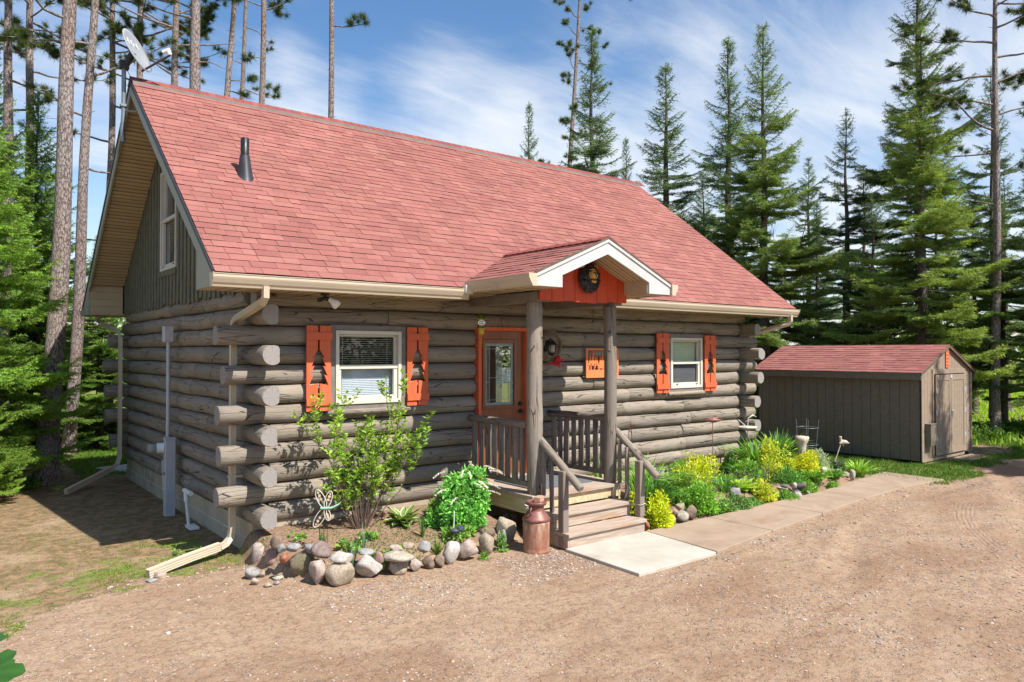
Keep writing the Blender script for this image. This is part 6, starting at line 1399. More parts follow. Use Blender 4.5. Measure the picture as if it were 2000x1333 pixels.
tuft('feathery bright green mound overhanging the walkway', 5.72, -1.66, .34, .40, 3200, .034, .013, (.10, .27, .03), (.27, .50, .07), name='feathery_mound', cat='plant', fill=.45)
tuft('fine green shrublet between grassy clump and yellow bush', 5.75, -1.30, .28, .38, 1900, .028, .011, (.08, .17, .03), (.2, .33, .06), name='feathery_mound')
hosta('lime_hosta', 'lime-green broad-leaved plant inside the wire border', 6.95, -1.45, 26, .24, .11, (.22, .38, .03), (.40, .58, .07))
tuft('low grey-green leafy plant at the walkway edge', 6.35, -1.72, .30, .20, 900, .036, .020, (.08, .17, .05), (.18, .32, .10))
tuft('low green mat right of the feathery mound', 6.75, -1.75, .20, .15, 500, .03, .016, (.08, .2, .04), (.18, .36, .08))
tuft('soft green feathery perennial in the middle of the bed', 8.25, -1.42, .34, .26, 1500, .035, .012, (.06, .17, .03), (.16, .34, .07), name='feathery_mound')
tuft('silvery variegated sprawling plant behind the far stones', 10.0, -.95, .26, .34, 1500, .045, .010, (.28, .34, .22), (.46, .52, .38), name='silver_plant', cat='plant')
tuft('dark trailing plant over the far rock pile', 10.15, -1.30, .15, .16, 400, .03, .015, (.08, .13, .06), (.16, .24, .12))
tuft('reddish-green low plant behind the lime leaves', 7.4, -1.15, .22, .22, 600, .035, .02, (.10, .13, .04), (.2, .26, .06))
tuft('leafy weed at the cabin wall behind the yellow bush', 5.9, -.45, .2, .38, 260, .05, .02, G1, G2)
tuft('mid-green leafy filler between the two yellow bushes by the log wall', 6.4, -.75, .32, .40, 700, .045, .022, G1, G2)
tuft('green leafy perennial left of the tall narrow yellow shrub', 7.65, -1.05, .30, .38, 800, .045, .022, G1, G2)
tuft('low soft green cushion along the stones right of the lime leaves', 8.35, -1.70, .24, .18, 500, .035, .02, G1, G2)
tuft('broad-leaved green clump right of the round yellow bush', 9.45, -1.05, .26, .34, 600, .05, .026, (.09, .22, .04), (.2, .4, .08))
tuft('dark green leafy clump behind the bird stake', 7.15, -.55, .34, .36, 700, .045, .022, (.05, .15, .025), (.15, .30, .05))
tuft('green seedlings at the wall beside the tall strappy clump', 8.05, -.5, .3, .4, 700, .045, .022, (.05, .15, .025), (.15, .30, .05))
tuft('small green cushion at the walkway between the two low arching clumps', 9.05, -1.75, .18, .14, 300, .03, .02, G1, G2)
tuft('loose green edging plant spilling onto the walkway before the dark stones', 7.55, -1.84, .20, .13, 420, .034, .02, G1, G2)
tuft('low silvery-green edging plant at the near walkway corner of the bed', 6.05, -1.80, .18, .15, 420, .034, .018, (.10, .2, .06), (.24, .38, .14))
tuft('leafy green filler below the bright yellow middle bush', 6.95, -1.12, .26, .22, 600, .04, .022, G1, G2)
tuft('small green filler between the feathery mound and the brown stone', 5.45, -1.55, .20, .24, 600, .032, .016, G1, G2)
daylily('short green blades filling the middle of the bed behind the round grey stone', 6.7, -1.35, 60, (.2, .34), .016)
# big leaves cutting into the lower left corner
t = thing('broad_leaf_plant', 'broad lobed green leaves at the lower left corner of the driveway', 'plant', (-2.66, -4.62, 0))
npm = NP()
def bigleaf(c, ax, sd, rad, col):
    c, ax, sd = np.array(c, float), unit(np.array(ax, float)), unit(np.array(sd, float)); nn_ = np.cross(ax, sd); m = 40; a = np.linspace(0, 2*np.pi, m, endpoint=False); r_ = rad*(1+.16*np.cos(5*a)+.05*np.sin(23*a)+.035*np.sin(37*a)); V = [c]; 
    for f in (.5, 1.0): V += list(c+np.outer(np.cos(a)*r_*f, ax)+np.outer(np.sin(a)*r_*f, sd)+np.outer((.10*np.abs(np.sin(2.5*a))*f-.14*f*f)*rad, nn_))
    F = [(0, 1+k, 1+(k+1) % m) for k in range(m)]
    for k in range(m): k2 = (k+1) % m; F += [(1+k, 1+m+k, 1+m+k2), (1+k, 1+m+k2, 1+k2)]
    V = np.array(V); npm.add(V, np.array(F), np.tile(np.array(col), (len(V), 1))*(1+.12*np.concatenate([[0], np.cos(10*a), np.cos(10*a)]))[:, None])
bigleaf((.07, .16, .955), (.8, -.4, .1), (.4, .8, .35), .13, (.035, .11, .022)); bigleaf((.09, .15, 1.085), (.7, -.3, .3), (.3, .9, .2), .06, (.045, .12, .025)); bigleaf((-.12, -.05, .88), (.8, -.4, -.1), (.5, .7, .3), .13, (.04, .12, .022)); bigleaf((-.2, .2, .95), (.8, -.4, .1), (.4, .8, .3), .12, (.06, .16, .03)); bigleaf((.10, .12, .90), (.8, .2, -.3), (.2, .9, .3), .07, (.05, .13, .03))
lv = npm.build('leaf_blade', M['leaf'], t, True); mb = MB()
for p in ((.07, .16, .95), (.09, .15, 1.08), (-.12, -.05, .87), (-.2, .2, .94), (.10, .12, .89)): mb.tube([(-.2, 0, -.02), (p[0]*.7-.08, p[1]*.7, p[2]*.55), p], .006, 6)
mb.build('stem', M['wire'], t)

# ------------------------------------------------------------------ garden ornaments
t = thing('dragonfly_stake', 'white and green metal dragonfly ornament on a thin stake before the shrub', 'garden stake', (.46, -.98, .24)); t.scale = (.84, .84, .88)
mb = MB(); mb.tube([(0, 0, -.05), (-.005, 0, .44)], .003, 5); mb.build('stake', M['flash'], t)
rx_ = Vector((.785, -.62, 0)); c0 = Vector((0, -.01, .47))
mb = MB(); mb.tube([c0-rx_*.09, c0-rx_*.02, c0+rx_*.05+Vector((0, 0, .005)), c0+rx_*.13+Vector((0, 0, .045)), c0+rx_*.16+Vector((0, 0, .075))], [.014, .017, .013, .010, .004], 10); mb.build('body', M['green_enamel'], t)
mbw = MB(); mbd = MB()
for (a, l, w_) in ((2.05, .24, .048), (1.25, .21, .040), (4.15, .26, .050), (5.0, .15, .036)):
    ax = rx_*math.cos(a)+Vector((0, 0, math.sin(a))); sd = rx_*(-math.sin(a))+Vector((0, 0, math.cos(a))); st_ = c0-rx_*.03
    pts = [st_+ax*(l*(.5-.5*math.cos(k/20*2*math.pi)))+sd*(w_*math.sin(k/20*2*math.pi)) for k in range(21)]; mbw.tube(pts, .006, 6)
    for f, r_ in ((.5, .016), (.68, .018), (.84, .012)): mbd.tube([st_+ax*l*f-Vector((0, .004, 0)), st_+ax*l*f+Vector((0, .004, 0))], r_, 8)
    mbd.tube([st_+ax*l*.1, st_+ax*l*.92], .0025, 5)
mbw.build('wing', M['cream'], t); mbd.build('wing_detail', M['brass_pale'], t)
t = thing('solar_light', 'small dark blue solar light leaning among the stones', 'garden light', (1.86, -1.26, .22)); mb = MB(); mb.tube([(0, 0, -.1), (0, 0, .02)], .006, 6); mb.build('stake', M['black'], t)
mb = MB(); mb.lathe([(.03, 0), (.055, .03), (.05, .045), (.02, .05)], (-.02, 0, .02), 12); mb.tube([(.04, -.02, .06), (.065, -.03, .09)], [.045, .04], 12); mb.build('lamp_head', M['solar'], t)
t = thing('star_stake', 'white star-flower stake in front of the deck side', 'garden stake', (2.83, -1.35, .1)); mb = MB(); mb.tube([(0, 0, 0), (0, 0, .32)], .004, 5); mb.build('stake', M['white'], t); mb = MB()
for k in range(5): a = k*1.2566+1.57; mb.tube([(0, 0, .33), (.05*math.cos(a)*.78, -.05*math.cos(a)*.62, .33+.05*math.sin(a))], [.008, .002], 5)
mb.build('star', M['white'], t)
t = thing('solar_stake', 'thin glass-stemmed stake beside the solar light', 'garden stake', (1.90, -1.15, .2)); mb = MB(); mb.tube([(0, 0, 0), (.01, 0, .26)], .005, 6); mb.build('stake', M['white'], t)
# shepherd hook, bird stakes
t = thing('plant_hook', 'thin black garden hook right of the porch', 'garden hook', (5.25, -.72, .2)); mb = MB(); mb.tube([(0, 0, 0), (0, 0, .92), (.01, 0, 1.0), (.035, 0, 1.03), (.06, 0, .98), (.06, 0, .80)], .006, 6); mb.tube([(0, 0, .45), (.05, 0, .38)], .004, 5); mb.build('hook', M['rust_dark'], t)
def bird(mb, c, s, wing=True):
    c = Vector(c); mb.tube([c+rx_*(-.12*s), c+rx_*(-.07*s), c, c+rx_*(.07*s), c+rx_*(.16*s)], [.008*s, .028*s, .045*s, .03*s, .006*s], 10)
    if wing:
        mb.tube([c+Vector((0, 0, .02*s)), c-rx_*.16*s+Vector((0, 0, .045*s))], [.03*s, .004*s], 6); mb.tube([c+Vector((0, 0, .02*s)), c+rx_*.15*s+Vector((0, 0, .05*s))], [.03*s, .004*s], 6)
t = thing('bird_stake', 'rusty metal bird with spread wings on a tall stake', 'garden stake', (7.12, -.80, .2)); mb = MB(); mb.tube([(0, 0, 0), (0, 0, .95)], .006, 6); mb.build('stake', M['rust_dark'], t); mb = MB(); bird(mb, (0, 0, .96), .95); mb.build('bird', M['rust_dark'], t)
t = thing('ornamental_feeder', 'cream dish feeder with a curled top on a thin stake near the cabin corner', 'bird feeder', (8.0, -.85, .2)); mb = MB(); mb.tube([(0, 0, -.1), (0, 0, .78)], .006, 6); mb.build('stake', M['rust_dark'], t)
mb = MB(); mb.lathe([(.02, .76), (.15, .79), (.155, .81), (.14, .80)], (0, 0, 0), 20); mb.tube([(0, 0, .8), (.02, 0, .95), (.08, -.05, 1.0), (.13, -.08, .97)], [.006, .008, .014, .005], 6); mb.tube([(-.02, 0, .8), (-.14, .08, .93), (-.10, .06, .90)], [.006, .012, .004], 6); mb.build('dish', M['cream'], t)
t = thing('frog_stake', 'small tan creature ornament on a leaning stake by the shed', 'garden stake', (10.55, -.95, .1)); mb = MB(); mb.tube([(0, 0, -.05), (.22, -.05, .42)], .007, 6); mb.build('stake', M['birdbath'], t)
mb = MB(); mb.tube([(.20, -.04, .43), (.25, -.07, .46), (.31, -.10, .45), (.36, -.14, .43)], [.02, .045, .04, .006], 10); mb.tube([(.22, -.05, .48), (.21, -.05, .56)], [.02, .026], 8); mb.tube([(.25, -.06, .43), (.27, -.08, .38)], .008, 5); mb.build('creature', M['birdbath'], t)
t = thing('pedestal', 'rough pale stone pedestal with a chipped top in the right bed', 'birdbath', (9.55, -.92, .12)); mb = MB(); r2 = random.Random(4)
mb.lathe([(.075, 0), (.065, .1), (.06, .25), (.068, .42), (.085, .5), (.115, .56), (.12, .60), (.10, .62)], (0, 0, 0), 14)
mb.v = [(v[0]*(1+r2.uniform(-.1, .1)), v[1]*(1+r2.uniform(-.1, .1)), v[2]+r2.uniform(-.01, .01)) for v in mb.v]; mb.build('pillar', M['birdbath'], t)
def cage(label, x, y, r0, h, rings, lean=0, top=0):
    t = thing('wire_plant_cage', label, 'plant cage', (x, y, hgt(x, y))); mb = MB()
    for rz, rr_ in rings: mb.tube([(rr_*math.cos(2*math.pi*k/20)+lean*rz, rr_*math.sin(2*math.pi*k/20), rz) for k in range(21)], .0045, 5, caps=False)
    mb.build('ring', M['grey_metal'], t); mb = MB()
    for k in range(4): a = k*math.pi/2+.6; mb.tube([(r0*math.cos(a), r0*math.sin(a), 0), (rings[-1][1]*math.cos(a)+lean*h, rings[-1][1]*math.sin(a), rings[-1][0]+top)], .0045, 5)
    mb.build('leg', M['grey_metal'], t); return t
cage('upright wire cage behind the silvery plant', 10.35, -.55, .14, .6, ((.38, .20), (.70, .20)), .05, .16)
cage('wire plant ring at the cabin corner', 9.9, .55, .14, .6, ((.45, .19), (.72, .21)))
cage('low wire ring over the fine grassy clump', 5.25, -1.25, .1, .5, ((.36, .17), (.50, .19)))
t = thing('wire_border', 'green hooped wire border fence in the middle of the right bed', 'fence', (0, 0, 0)); mb = MB(); pth = [(5.9, -1.30), (6.4, -1.38), (6.9, -1.52), (7.4, -1.48), (7.9, -1.30)]
zz_ = .13
for i in range(15):
    f = i/14*4; j = min(3, int(f)); g_ = f-j; a = Vector(pth[j]).lerp(Vector(pth[j+1]), g_); b_ = a+Vector((.13, -.01)); m_ = (a+b_)/2
    mb.tube([(a.x, a.y, 0), (a.x, a.y, zz_+.25), (m_.x, m_.y, zz_+.36), (b_.x, b_.y, zz_+.25), (b_.x, b_.y, 0)], .0024, 5)
mb.tube([(p[0], p[1], zz_+.22) for p in pth], .0035, 5); mb.tube([(p[0], p[1], zz_+.12) for p in pth], .0035, 5); mb.build('panel', M['wire'], t)
# splash block and cloth behind the far downspout
mb = MB(); mb.prism([(.05, 7.2), (.5, 7.3), (.3, 8.0), (-.25, 7.9)], lambda a, b, t: (a, b, t), (-.02, .05)); tag(recalc(mb.build('splash_block', M['stepstone'], None, .01)), 'pale slab lying behind the back corner of the cabin', 'slab')
# ------------------------------------------------------------------ trees
def conifer_mesh(seed, H, Rb, bare, ca, cb, dens=1.0, nl=.075, nw=.020, spac=.026, gappy=.0, tipdrop=0., rise=.35, narrow=1.0):
    """spruce / fir: whorls of limbs, side twigs in flat sprays, needles on every twig"""
    rg = np.random.default_rng(seed); npm = NP(); mb = MB(); zb = bare*H; z = zb; br = []
    while z < H*.99:
        f = (H-z)/(H-zb); n = rg.integers(5, 8)
        for k in range(n): br.append((z+rg.uniform(-.15, .15)*(.3+f), f, rg.uniform(0, 6.283)))
        z += (.17+.17*f)/dens*(H/12)**.5
    PP = []; DD = []; CC = []
    for (z, f, az) in br:
        if rg.random() < gappy: continue
        l = Rb*(f**narrow)*rg.uniform(.5, 1.18)*(1+.12*math.sin(az*2+z*.9)+.08*math.sin(z*2.3+az))*(1-.25*max(0, f-.85)/.15)+.10
        el = rise+.55*(1-f)**2-.75*f+rg.uniform(-.22, .22)
        m = max(4, int(l/.12)); t = np.linspace(0, 1, m+1); hd = np.array([math.cos(az), math.sin(az), 0]); az2 = np.array([-hd[1], hd[0], 0])
        rr_ = l*t; zz = z+l*(math.sin(el)*t-(.16*f)*t*(1-t)*2+.22*t**2.5-tipdrop*t**2); cv = rg.normal(0, .08)*l; B = np.outer(rr_*math.cos(el), hd)+np.outer(cv*t*t, az2); B[:, 2] = zz
        if l > .35: mb.tube([tuple(p) for p in B[::max(1, m//4)]], [max(.004, .014*l*(1-q)) for q in t[::max(1, m//4)]], 4, caps=False)
        bc = rg.uniform(.78, 1.15)
        ns = max(3, int(l/.075)); ts = np.linspace(.12 if l < 1 else .22, 1, ns)
        for side in (-1, 1):
            for tt in ts:
                if rg.random() < .10: continue
                p = np.array([np.interp(tt, t, B[:, i]) for i in range(3)]); ls = (.46*l*(1-tt)**.8*(.55+.45*tt)+.07)*rg.uniform(.65, 1.2); ls = min(ls, .62)
                ang = rg.uniform(.75, 1.05); d = hd*math.cos(ang)+az2*side*math.sin(ang); d = d+np.array([0, 0, rg.uniform(-.18, .10)+(.2 if tt > .8 else 0)]); d /= np.linalg.norm(d)
                q = max(2, int(ls/spac)); u = np.linspace(0.05, 1, q); P = p+np.outer(u*ls, d); P[:, 2] -= .25*ls*u**2*.5
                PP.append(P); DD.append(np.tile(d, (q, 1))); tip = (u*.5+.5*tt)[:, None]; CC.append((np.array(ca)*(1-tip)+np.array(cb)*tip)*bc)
                if ls > .26:
                    for w_ in np.arange(.3, .95, .16):
                        for s2 in (-1, 1):
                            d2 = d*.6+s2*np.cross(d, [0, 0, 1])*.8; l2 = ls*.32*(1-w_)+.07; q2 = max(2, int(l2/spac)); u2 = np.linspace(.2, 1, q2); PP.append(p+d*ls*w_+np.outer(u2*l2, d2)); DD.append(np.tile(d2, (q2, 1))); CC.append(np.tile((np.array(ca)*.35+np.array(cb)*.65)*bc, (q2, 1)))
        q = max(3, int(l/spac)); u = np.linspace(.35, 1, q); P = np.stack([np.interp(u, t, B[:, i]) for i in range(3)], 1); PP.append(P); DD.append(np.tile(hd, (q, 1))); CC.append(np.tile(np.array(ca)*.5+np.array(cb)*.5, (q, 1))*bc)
    u = np.linspace(H*.93, H, 40); PP.append(np.stack([0*u, 0*u, u], 1)); DD.append(np.tile([0, 0, 1.], (40, 1))); CC.append(np.tile(np.array(cb), (40, 1)))
    P = np.concatenate(PP); D = np.concatenate(DD); C = np.concatenate(CC); n = len(P)
    N_ = unit(np.cross(D, rg.normal(size=(n, 3)))); Dn = unit(D*.55+N_*.75+np.array([0, 0, .12]))
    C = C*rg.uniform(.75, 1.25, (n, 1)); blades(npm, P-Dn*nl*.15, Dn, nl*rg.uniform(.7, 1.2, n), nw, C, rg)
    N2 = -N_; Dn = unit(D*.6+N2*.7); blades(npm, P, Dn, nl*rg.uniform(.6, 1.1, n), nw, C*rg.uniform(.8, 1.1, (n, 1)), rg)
    # dead lower twigs
    for _ in range(int(16*bare*H/3)):
        z = rg.uniform(.12*H*bare, zb+.6); a = rg.uniform(0, 6.28); l = rg.uniform(.3, 1.0); mb.tube([(0, 0, z), (l*.5*math.cos(a), l*.5*math.sin(a), z-.02), (l*math.cos(a+.2), l*math.sin(a+.2), z-.12*l)], [.012, .007, .003], 4, caps=False)
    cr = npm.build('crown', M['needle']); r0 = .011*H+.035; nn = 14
    mt = MB(); mt.tube([(.02*math.sin(i*1.3), .02*math.cos(i*1.1), -.1+(H*.985+.1)*i/nn) for i in range(nn+1)], [r0*(1-.96*i/nn)*(1.25 if i == 0 else 1) for i in range(nn+1)], 10)
    mb.v, mt_ = mb.v, mt; b = len(mb.v); mb.v += mt.v; mb.f += [tuple(i+b for i in f) for f in mt.f]; mb.mi += mt.mi; mb.sm += mt.sm; mb.c += mt.c; mb.uv = {}
    tr = mb.build('trunk', M['firbark']); return tr, cr
def tree_thing(name, label, cat, parts, loc, sc_=1, rz=0, first=False, group=None, tilt=(0, 0)):
    t = thing(name, label, cat, loc, rz, group); t.scale = (sc_,)*3 if not isinstance(sc_, tuple) else sc_; t.rotation_euler = (tilt[0], tilt[1], rz)
    for o in parts:
        if first: o.parent = t
        else: c = o.copy(); COL.objects.link(c); c.parent = t
    return t
DG, LG = (.022, .052, .024), (.060, .115, .040)
# unique fir meshes
A = conifer_mesh(1, 12.0, 2.35, .15, (.042, .070, .034), (.115, .160, .062), .92, gappy=.14, nw=.017)
B = conifer_mesh(2, 12.0, 1.8, .08, (.026, .055, .036), (.062, .115, .065), 1.0, gappy=.10, nw=.018)
C_ = conifer_mesh(3, 13.0, 2.5, .14, (.030, .056, .032), (.074, .118, .055), .85, gappy=.20, nw=.017)
D_ = conifer_mesh(4, 11.0, 2.1, .30, (.022, .042, .028), (.050, .084, .048), .72, gappy=.30, nw=.017)
FG = 'tall firs behind the cabin and shed'
used = set()
def put(parts, key, label, x, y, h, hs, rz, wsc=1.0, name='fir_tree', cat='fir tree', tilt=(0, 0), group=FG, tint=None):
    s = h/hs; f = key not in used; used.add(key); t = tree_thing(name, label, cat, parts, (x, y, -.05), (s*wsc*(1.22 if group == FG else 1), s*wsc*(1.22 if group == FG else 1), s), rz, f, group, tilt)
    tn = tint or TINT[key]
    for c in bpy.data.objects:
        if c.parent == t and c.name.startswith('crown'): c.color = (*tn, 1)
    return t
TINT = {'A': (2.4, 2.3, 1.6), 'B': (2.9, 2.4, 1.8), 'C': (2.5, 2.3, 1.8), 'D': (2.9, 2.6, 2.0), 'E': (2.0, 1.85, 1.55), 'F': (2.1, 1.95, 1.6)}
put(B, 'B', 'small far fir spire rising just left of the bare pine over the roof', 23.86, 24.08, 16.5, 12, 0.3, .75)
put(B, 'B', 'slender blue-green fir beside the ragged pine above the roof end', 16.1, 11.1, 14.2, 12, 1.1, 1.05)
put(B, 'B', 'short dark fir top between two taller ones over the roof slope', 22.3, 15.2, 12.2, 12, 2.2, .8)
put(B, 'B', 'green fir over the right end of the roof slope', 16.7, 8.16, 12.1, 12, 3.0, 1.25)
put(B, 'B', 'low dark fir tucked beside the roof end', 20.2, 9.3, 9.2, 12, 4.1, 1.2)
put(B, 'B', 'slim fir left of the tallest central fir', 19.0, 7.3, 13.3, 12, 5.0, 1.1)
put(A, 'A', 'tall full olive-green fir in the middle right', 17.5, 4.97, 12.5, 12, 0.4, .98, tint=(2.2, 2.2, 1.5))
put(D_, 'D', 'thin dark half-bare spruce between the two big firs', 23.4, 5.4, 11.2, 11, 1.0, .95)
put(C_, 'C', 'very tall dark spruce reaching out of the top behind the bright fir', 24.4, 3.3, 17.2, 13, 2.0, .82, tint=(1.9, 1.65, 1.5))
put(A, 'A', 'bright yellow-green fir directly behind the shed', 19.0, .96, 11.6, 12, 2.6, .95, tint=(2.9, 2.8, 1.6))
put(C_, 'C', 'dark spruce cut by the right edge', 20.6, -1.35, 8.6, 13, .7, 1.1)
put(D_, 'D', 'ragged dark spruce just right of the bright fir', 24.0, .9, 11.5, 11, 3.3, .8)
put(D_, 'D', 'sparse dark spruce behind the shed roof', 21.2, 3.4, 7.5, 11, 4.4, 1.2)
put(D_, 'D', 'low ragged spruce just beyond the cabin corner', 17.6, 6.5, 6.2, 11, 5.5, 1.3)
put(D_, 'D', 'young light green fir at the meadow edge right of the shed', 21.0, -.35, 6.6, 11, 1.9, 1.25, tint=(4.2, 3.8, 1.9))
put(C_, 'C', 'far dark spruce filling the gap behind the slim spruce', 28.0, 9.5, 11.0, 13, 1.2, 1.0)
put(C_, 'C', 'far dark spruce between the olive fir and the bright fir', 30.0, 5.0, 9.5, 13, 2.9, 1.1)
put(D_, 'D', 'distant ragged spruce above the cabin corner', 27.0, 13.0, 8.5, 11, 2.4, 1.3)
for i, (x_, y_, h_, k_) in enumerate(((26.0, 8.0, 8.5, 'B'), (25.5, 2.0, 7.5, 'D'), (29.0, 2.2, 9.0, 'D'), (31.0, 8.5, 10.5, 'D'), (24.5, 10.5, 9.0, 'D'))):
    P_ = {'B': (B, 12), 'C': (C_, 13), 'D': (D_, 11)}[k_]
    put(P_[0], k_, ('dark fir filling the gap right of the olive fir', 'low dark spruce over the middle of the shed roof', 'far ragged spruce right of the bright fir', 'far slender fir between the slim spruce and the bright fir', 'ragged spruce over the cabin corner gutter')[i], x_, y_, h_, P_[1], i*1.3, 1.15, tint=(2.4, 2.1, 1.8))
# firs on the left, nearer
LGp = 'dense firs left of the cabin'
E_ = conifer_mesh(5, 8.5, 2.2, .05, (.040, .085, .016), (.155, .26, .045), 1.5, .055, .013, .017)
F_ = conifer_mesh(6, 9.5, 2.0, .05, (.030, .068, .018), (.105, .185, .038), 1.25, .07, .018, .024)
put(E_, 'E', 'big bright green fir at the left edge', -2.25, 6.7, 7.7, 8.5, .2, 1.0, group=LGp, tint=(1.9, 1.85, 1.6))
put(F_, 'F', 'dense fir between the leaning pine and the cabin corner', .35, 11.3, 5.0, 9.5, 1.2, 1.45, group=LGp)
put(F_, 'F', 'darker fir behind the big pine trunk', -.7, 13.6, 8.8, 9.5, 2.5, 1.15, group=LGp)
put(F_, 'F', 'tall fir behind the left edge fir', -1.9, 13.0, 10.6, 9.5, 3.8, 1.15, group=LGp)
put(C_, 'C', 'dark spruce farther back at the far left', -1.9, 18.0, 9.5, 13, .5, 1.4, group=LGp)
put(C_, 'C', 'dark spruce glimpsed between the two near pine trunks', .2, 20.5, 8.5, 13, 1.7, 1.5, group=LGp)
put(F_, 'F', 'low fir hiding the view behind the back downspout', 2.0, 15.5, 4.6, 9.5, 4.6, 1.7, group=LGp)
put(E_, 'E', 'small bright fir in front of the leaning pine at the left', -2.35, 5.2, 3.3, 8.5, 2.9, .85, group=LGp)
put(F_, 'F', 'small understorey fir left of the leaning pine base', -2.6, 9.0, 4.8, 9.5, 5.2, 1.5, group=LGp)

# red pines ---------------------------------------------------------------
def tufty(npm, c, d, rg, L_=.17, n=46, col=((.045, .075, .018), (.12, .16, .045))):
    D = unit(unit(np.array(d))[None]*rg.uniform(.1, 1.0, (n, 1))+rg.normal(size=(n, 3))*.6); P = np.array(c)[None]+rg.normal(0, .02, (n, 3)); blades(npm, P, D, L_*rg.uniform(.7, 1.2, n), .012, cols(rg, n, *col), rg)
def pine(label, base, lean, H, r0, limbs, seed, name='red_pine', cat='pine tree', crown=True, group='tall red pines', stubs=18, cz=.62, clen=1.8):
    """limbs: (z, azimuth, length, tufts)"""
    rg = np.random.default_rng(seed); r2 = random.Random(seed); t = thing(name, label, cat, base, 0, group); n = int(H/.6); mb = MB()
    cen = lambda z: Vector((lean[0]*z/H+.03*math.sin(z*.8+seed), lean[1]*z/H+.03*math.cos(z*.7+seed), z))
    zs = [-.1, .05, .2, .5]+[.5+(H-.5)*i/n for i in range(1, n+1)]; mb.tube([cen(z) for z in zs], [r0*(1+.35*math.exp(-max(z, 0)*4))*(1-.72*max(z, 0)/H)*(1+.03*r2.uniform(-1, 1)) for z in zs], 18); mb.build('trunk', M['pinebark'], t)
    mb = MB(); npm = NP(); tot = 0
    def limb(z, az, l, tf, r_=None):
        nonlocal tot
        p = cen(z); d = Vector((math.cos(az), math.sin(az), r2.uniform(-.15, .25))); pts = [p]; m = 7
        for i in range(m): d = (d+Vector((r2.gauss(0, .16), r2.gauss(0, .16), r2.gauss(.03, .14)))).normalized(); pts.append(pts[-1]+d*l/m)
        rr_ = .012+.010*l if r_ is None else r_; mb.tube(pts, [rr_*(1-.11*i) for i in range(m+1)], 6)
        for k in range(tf):
            i = r2.randint(3, m); q = pts[i]; e = (d+Vector((r2.gauss(0, .8), r2.gauss(0, .8), r2.uniform(-.2, .7)))).normalized(); sl_ = r2.uniform(.12, .38)*min(1, l); tip = q+e*sl_; mb.tube([q, q+e*sl_*.5+Vector((0, 0, -.01)), tip], [.007, .005, .003], 4); tot += 1
            for _ in range(2): tufty(npm, tip-e*r2.uniform(0, .10), e, rg)
            if r2.random() < .6: e2 = (e+Vector((r2.gauss(0, .7), r2.gauss(0, .7), .3))).normalized(); tufty(npm, q+e*sl_*.6+e2*.1, e2, rg)
    for a in limbs: limb(*a)
    for _ in range(stubs): z = r2.uniform(.2*H, .95*H); a = r2.uniform(0, 6.28); p = cen(z); l = r2.uniform(.05, .28); mb.tube([p, p+Vector((math.cos(a)*l, math.sin(a)*l, r2.uniform(-.05, .05)))], [.010, .004], 5)
    if crown:
        z = H*cz
        while z < H: limb(z, r2.uniform(0, 6.28), clen*r2.uniform(.5, 1.1)*(1-.5*(z-H*cz)/(H-H*cz)), r2.randint(9, 14)); z += .32
    if tot == 0: tufty(npm, cen(H), (0, 0, 1), rg)
    mb.build('limb', M['pinebark'], t); npm.build('crown', M['needle'], t); return t
PI = math.pi
pine('massive leaning pine trunk with scaly bark left of the cabin', (-1.15, 6.8, 0), (.60, .55), 15.5, .175, [(8.2, 3.5, 1.5, 3), (7.6, .4, .6, 0)], 11, cz=.72)
pine('second thick pine trunk just behind the massive one', (-.34, 10.6, 0), (.55, -.7), 16, .135, [(6.3, .3, 1.6, 2), (7.4, 3.4, 1.5, 4), (8.3, .2, 1.8, 6), (9.0, 3.0, 1.8, 6)], 12, cz=.68)
pine('straight pine trunk just left of the satellite dish', (1.38, 16.5, 0), (.1, -.1), 18, .14, [(5.5, 3.2, 2.0, 2), (7.0, .2, 2.0, 3), (8.5, 3.4, 2.2, 5), (9.6, .3, 2.0, 6), (10.6, 3.0, 2.4, 8), (11.5, .1, 2.4, 8), (12.2, 3.3, 2.2, 8)], 13)
pine('pine trunk passing behind the satellite dish', (2.0, 15.95, 0), (.14, -.15), 18, .15, [(10.2, 3.5, 1.8, 5), (11.6, 6.0, 2.4, 8), (12.3, .3, 2.4, 9), (12.5, 3.2, 2.2, 8), (11.0, .4, 1.8, 5)], 14)
pine('slim pine right of the satellite dish with crooked branches', (2.22, 13.3, 0), (.3, -.3), 17, .145, [(9.7, 3.3, 1.4, 2), (10.3, 5.9, 1.4, 2), (11.0, 2.9, 2.3, 9), (11.4, .2, 1.2, 4), (11.7, 3.0, 2.2, 9), (10.0, .3, 1.2, 2)], 15)
pine('stout pine trunk rising behind the roof near the peak', (1.93, 9.7, 0), (.1, -.1), 15, .195, [(9.3, 6.0, .9, 0), (8.9, 5.9, .8, 0), (9.9, 3.1, 1.6, 8), (10.1, 3.3, 1.2, 6), (9.0, 3.2, .6, 3)], 16, cz=.75)
pine('first slim pine of the group of three over the roof', (3.1, 12.6, 0), (.75, -.7), 17, .125, [(9.6, .1, .8, 3), (9.3, 5.8, .8, 2)], 17, cz=.8)
pine('thin middle pine of the group of three over the roof', (4.75, 16.4, 0), (.65, -.65), 19, .115, [(10.8, .2, 1.2, 5), (11.6, 3.3, .9, 0), (12.8, 5.9, 1.0, 3)], 18, cz=.8)
pine('right pine of the group of three over the roof', (4.1, 11.85, 0), (.22, -.3), 16, .135, [(11.5, 5.8, 1.1, 5), (11.6, 3.0, 1.0, 4), (10.2, 3.4, .6, 3), (9.5, 5.9, .35, 2)], 19, cz=.76)
pine('lone bare pine trunk with one tufted side branch over the roof', (5.62, 10.65, 0), (.12, -.25), 16, .125, [(11.05, 5.65, 1.05, 7)], 20, cz=.82, stubs=40)
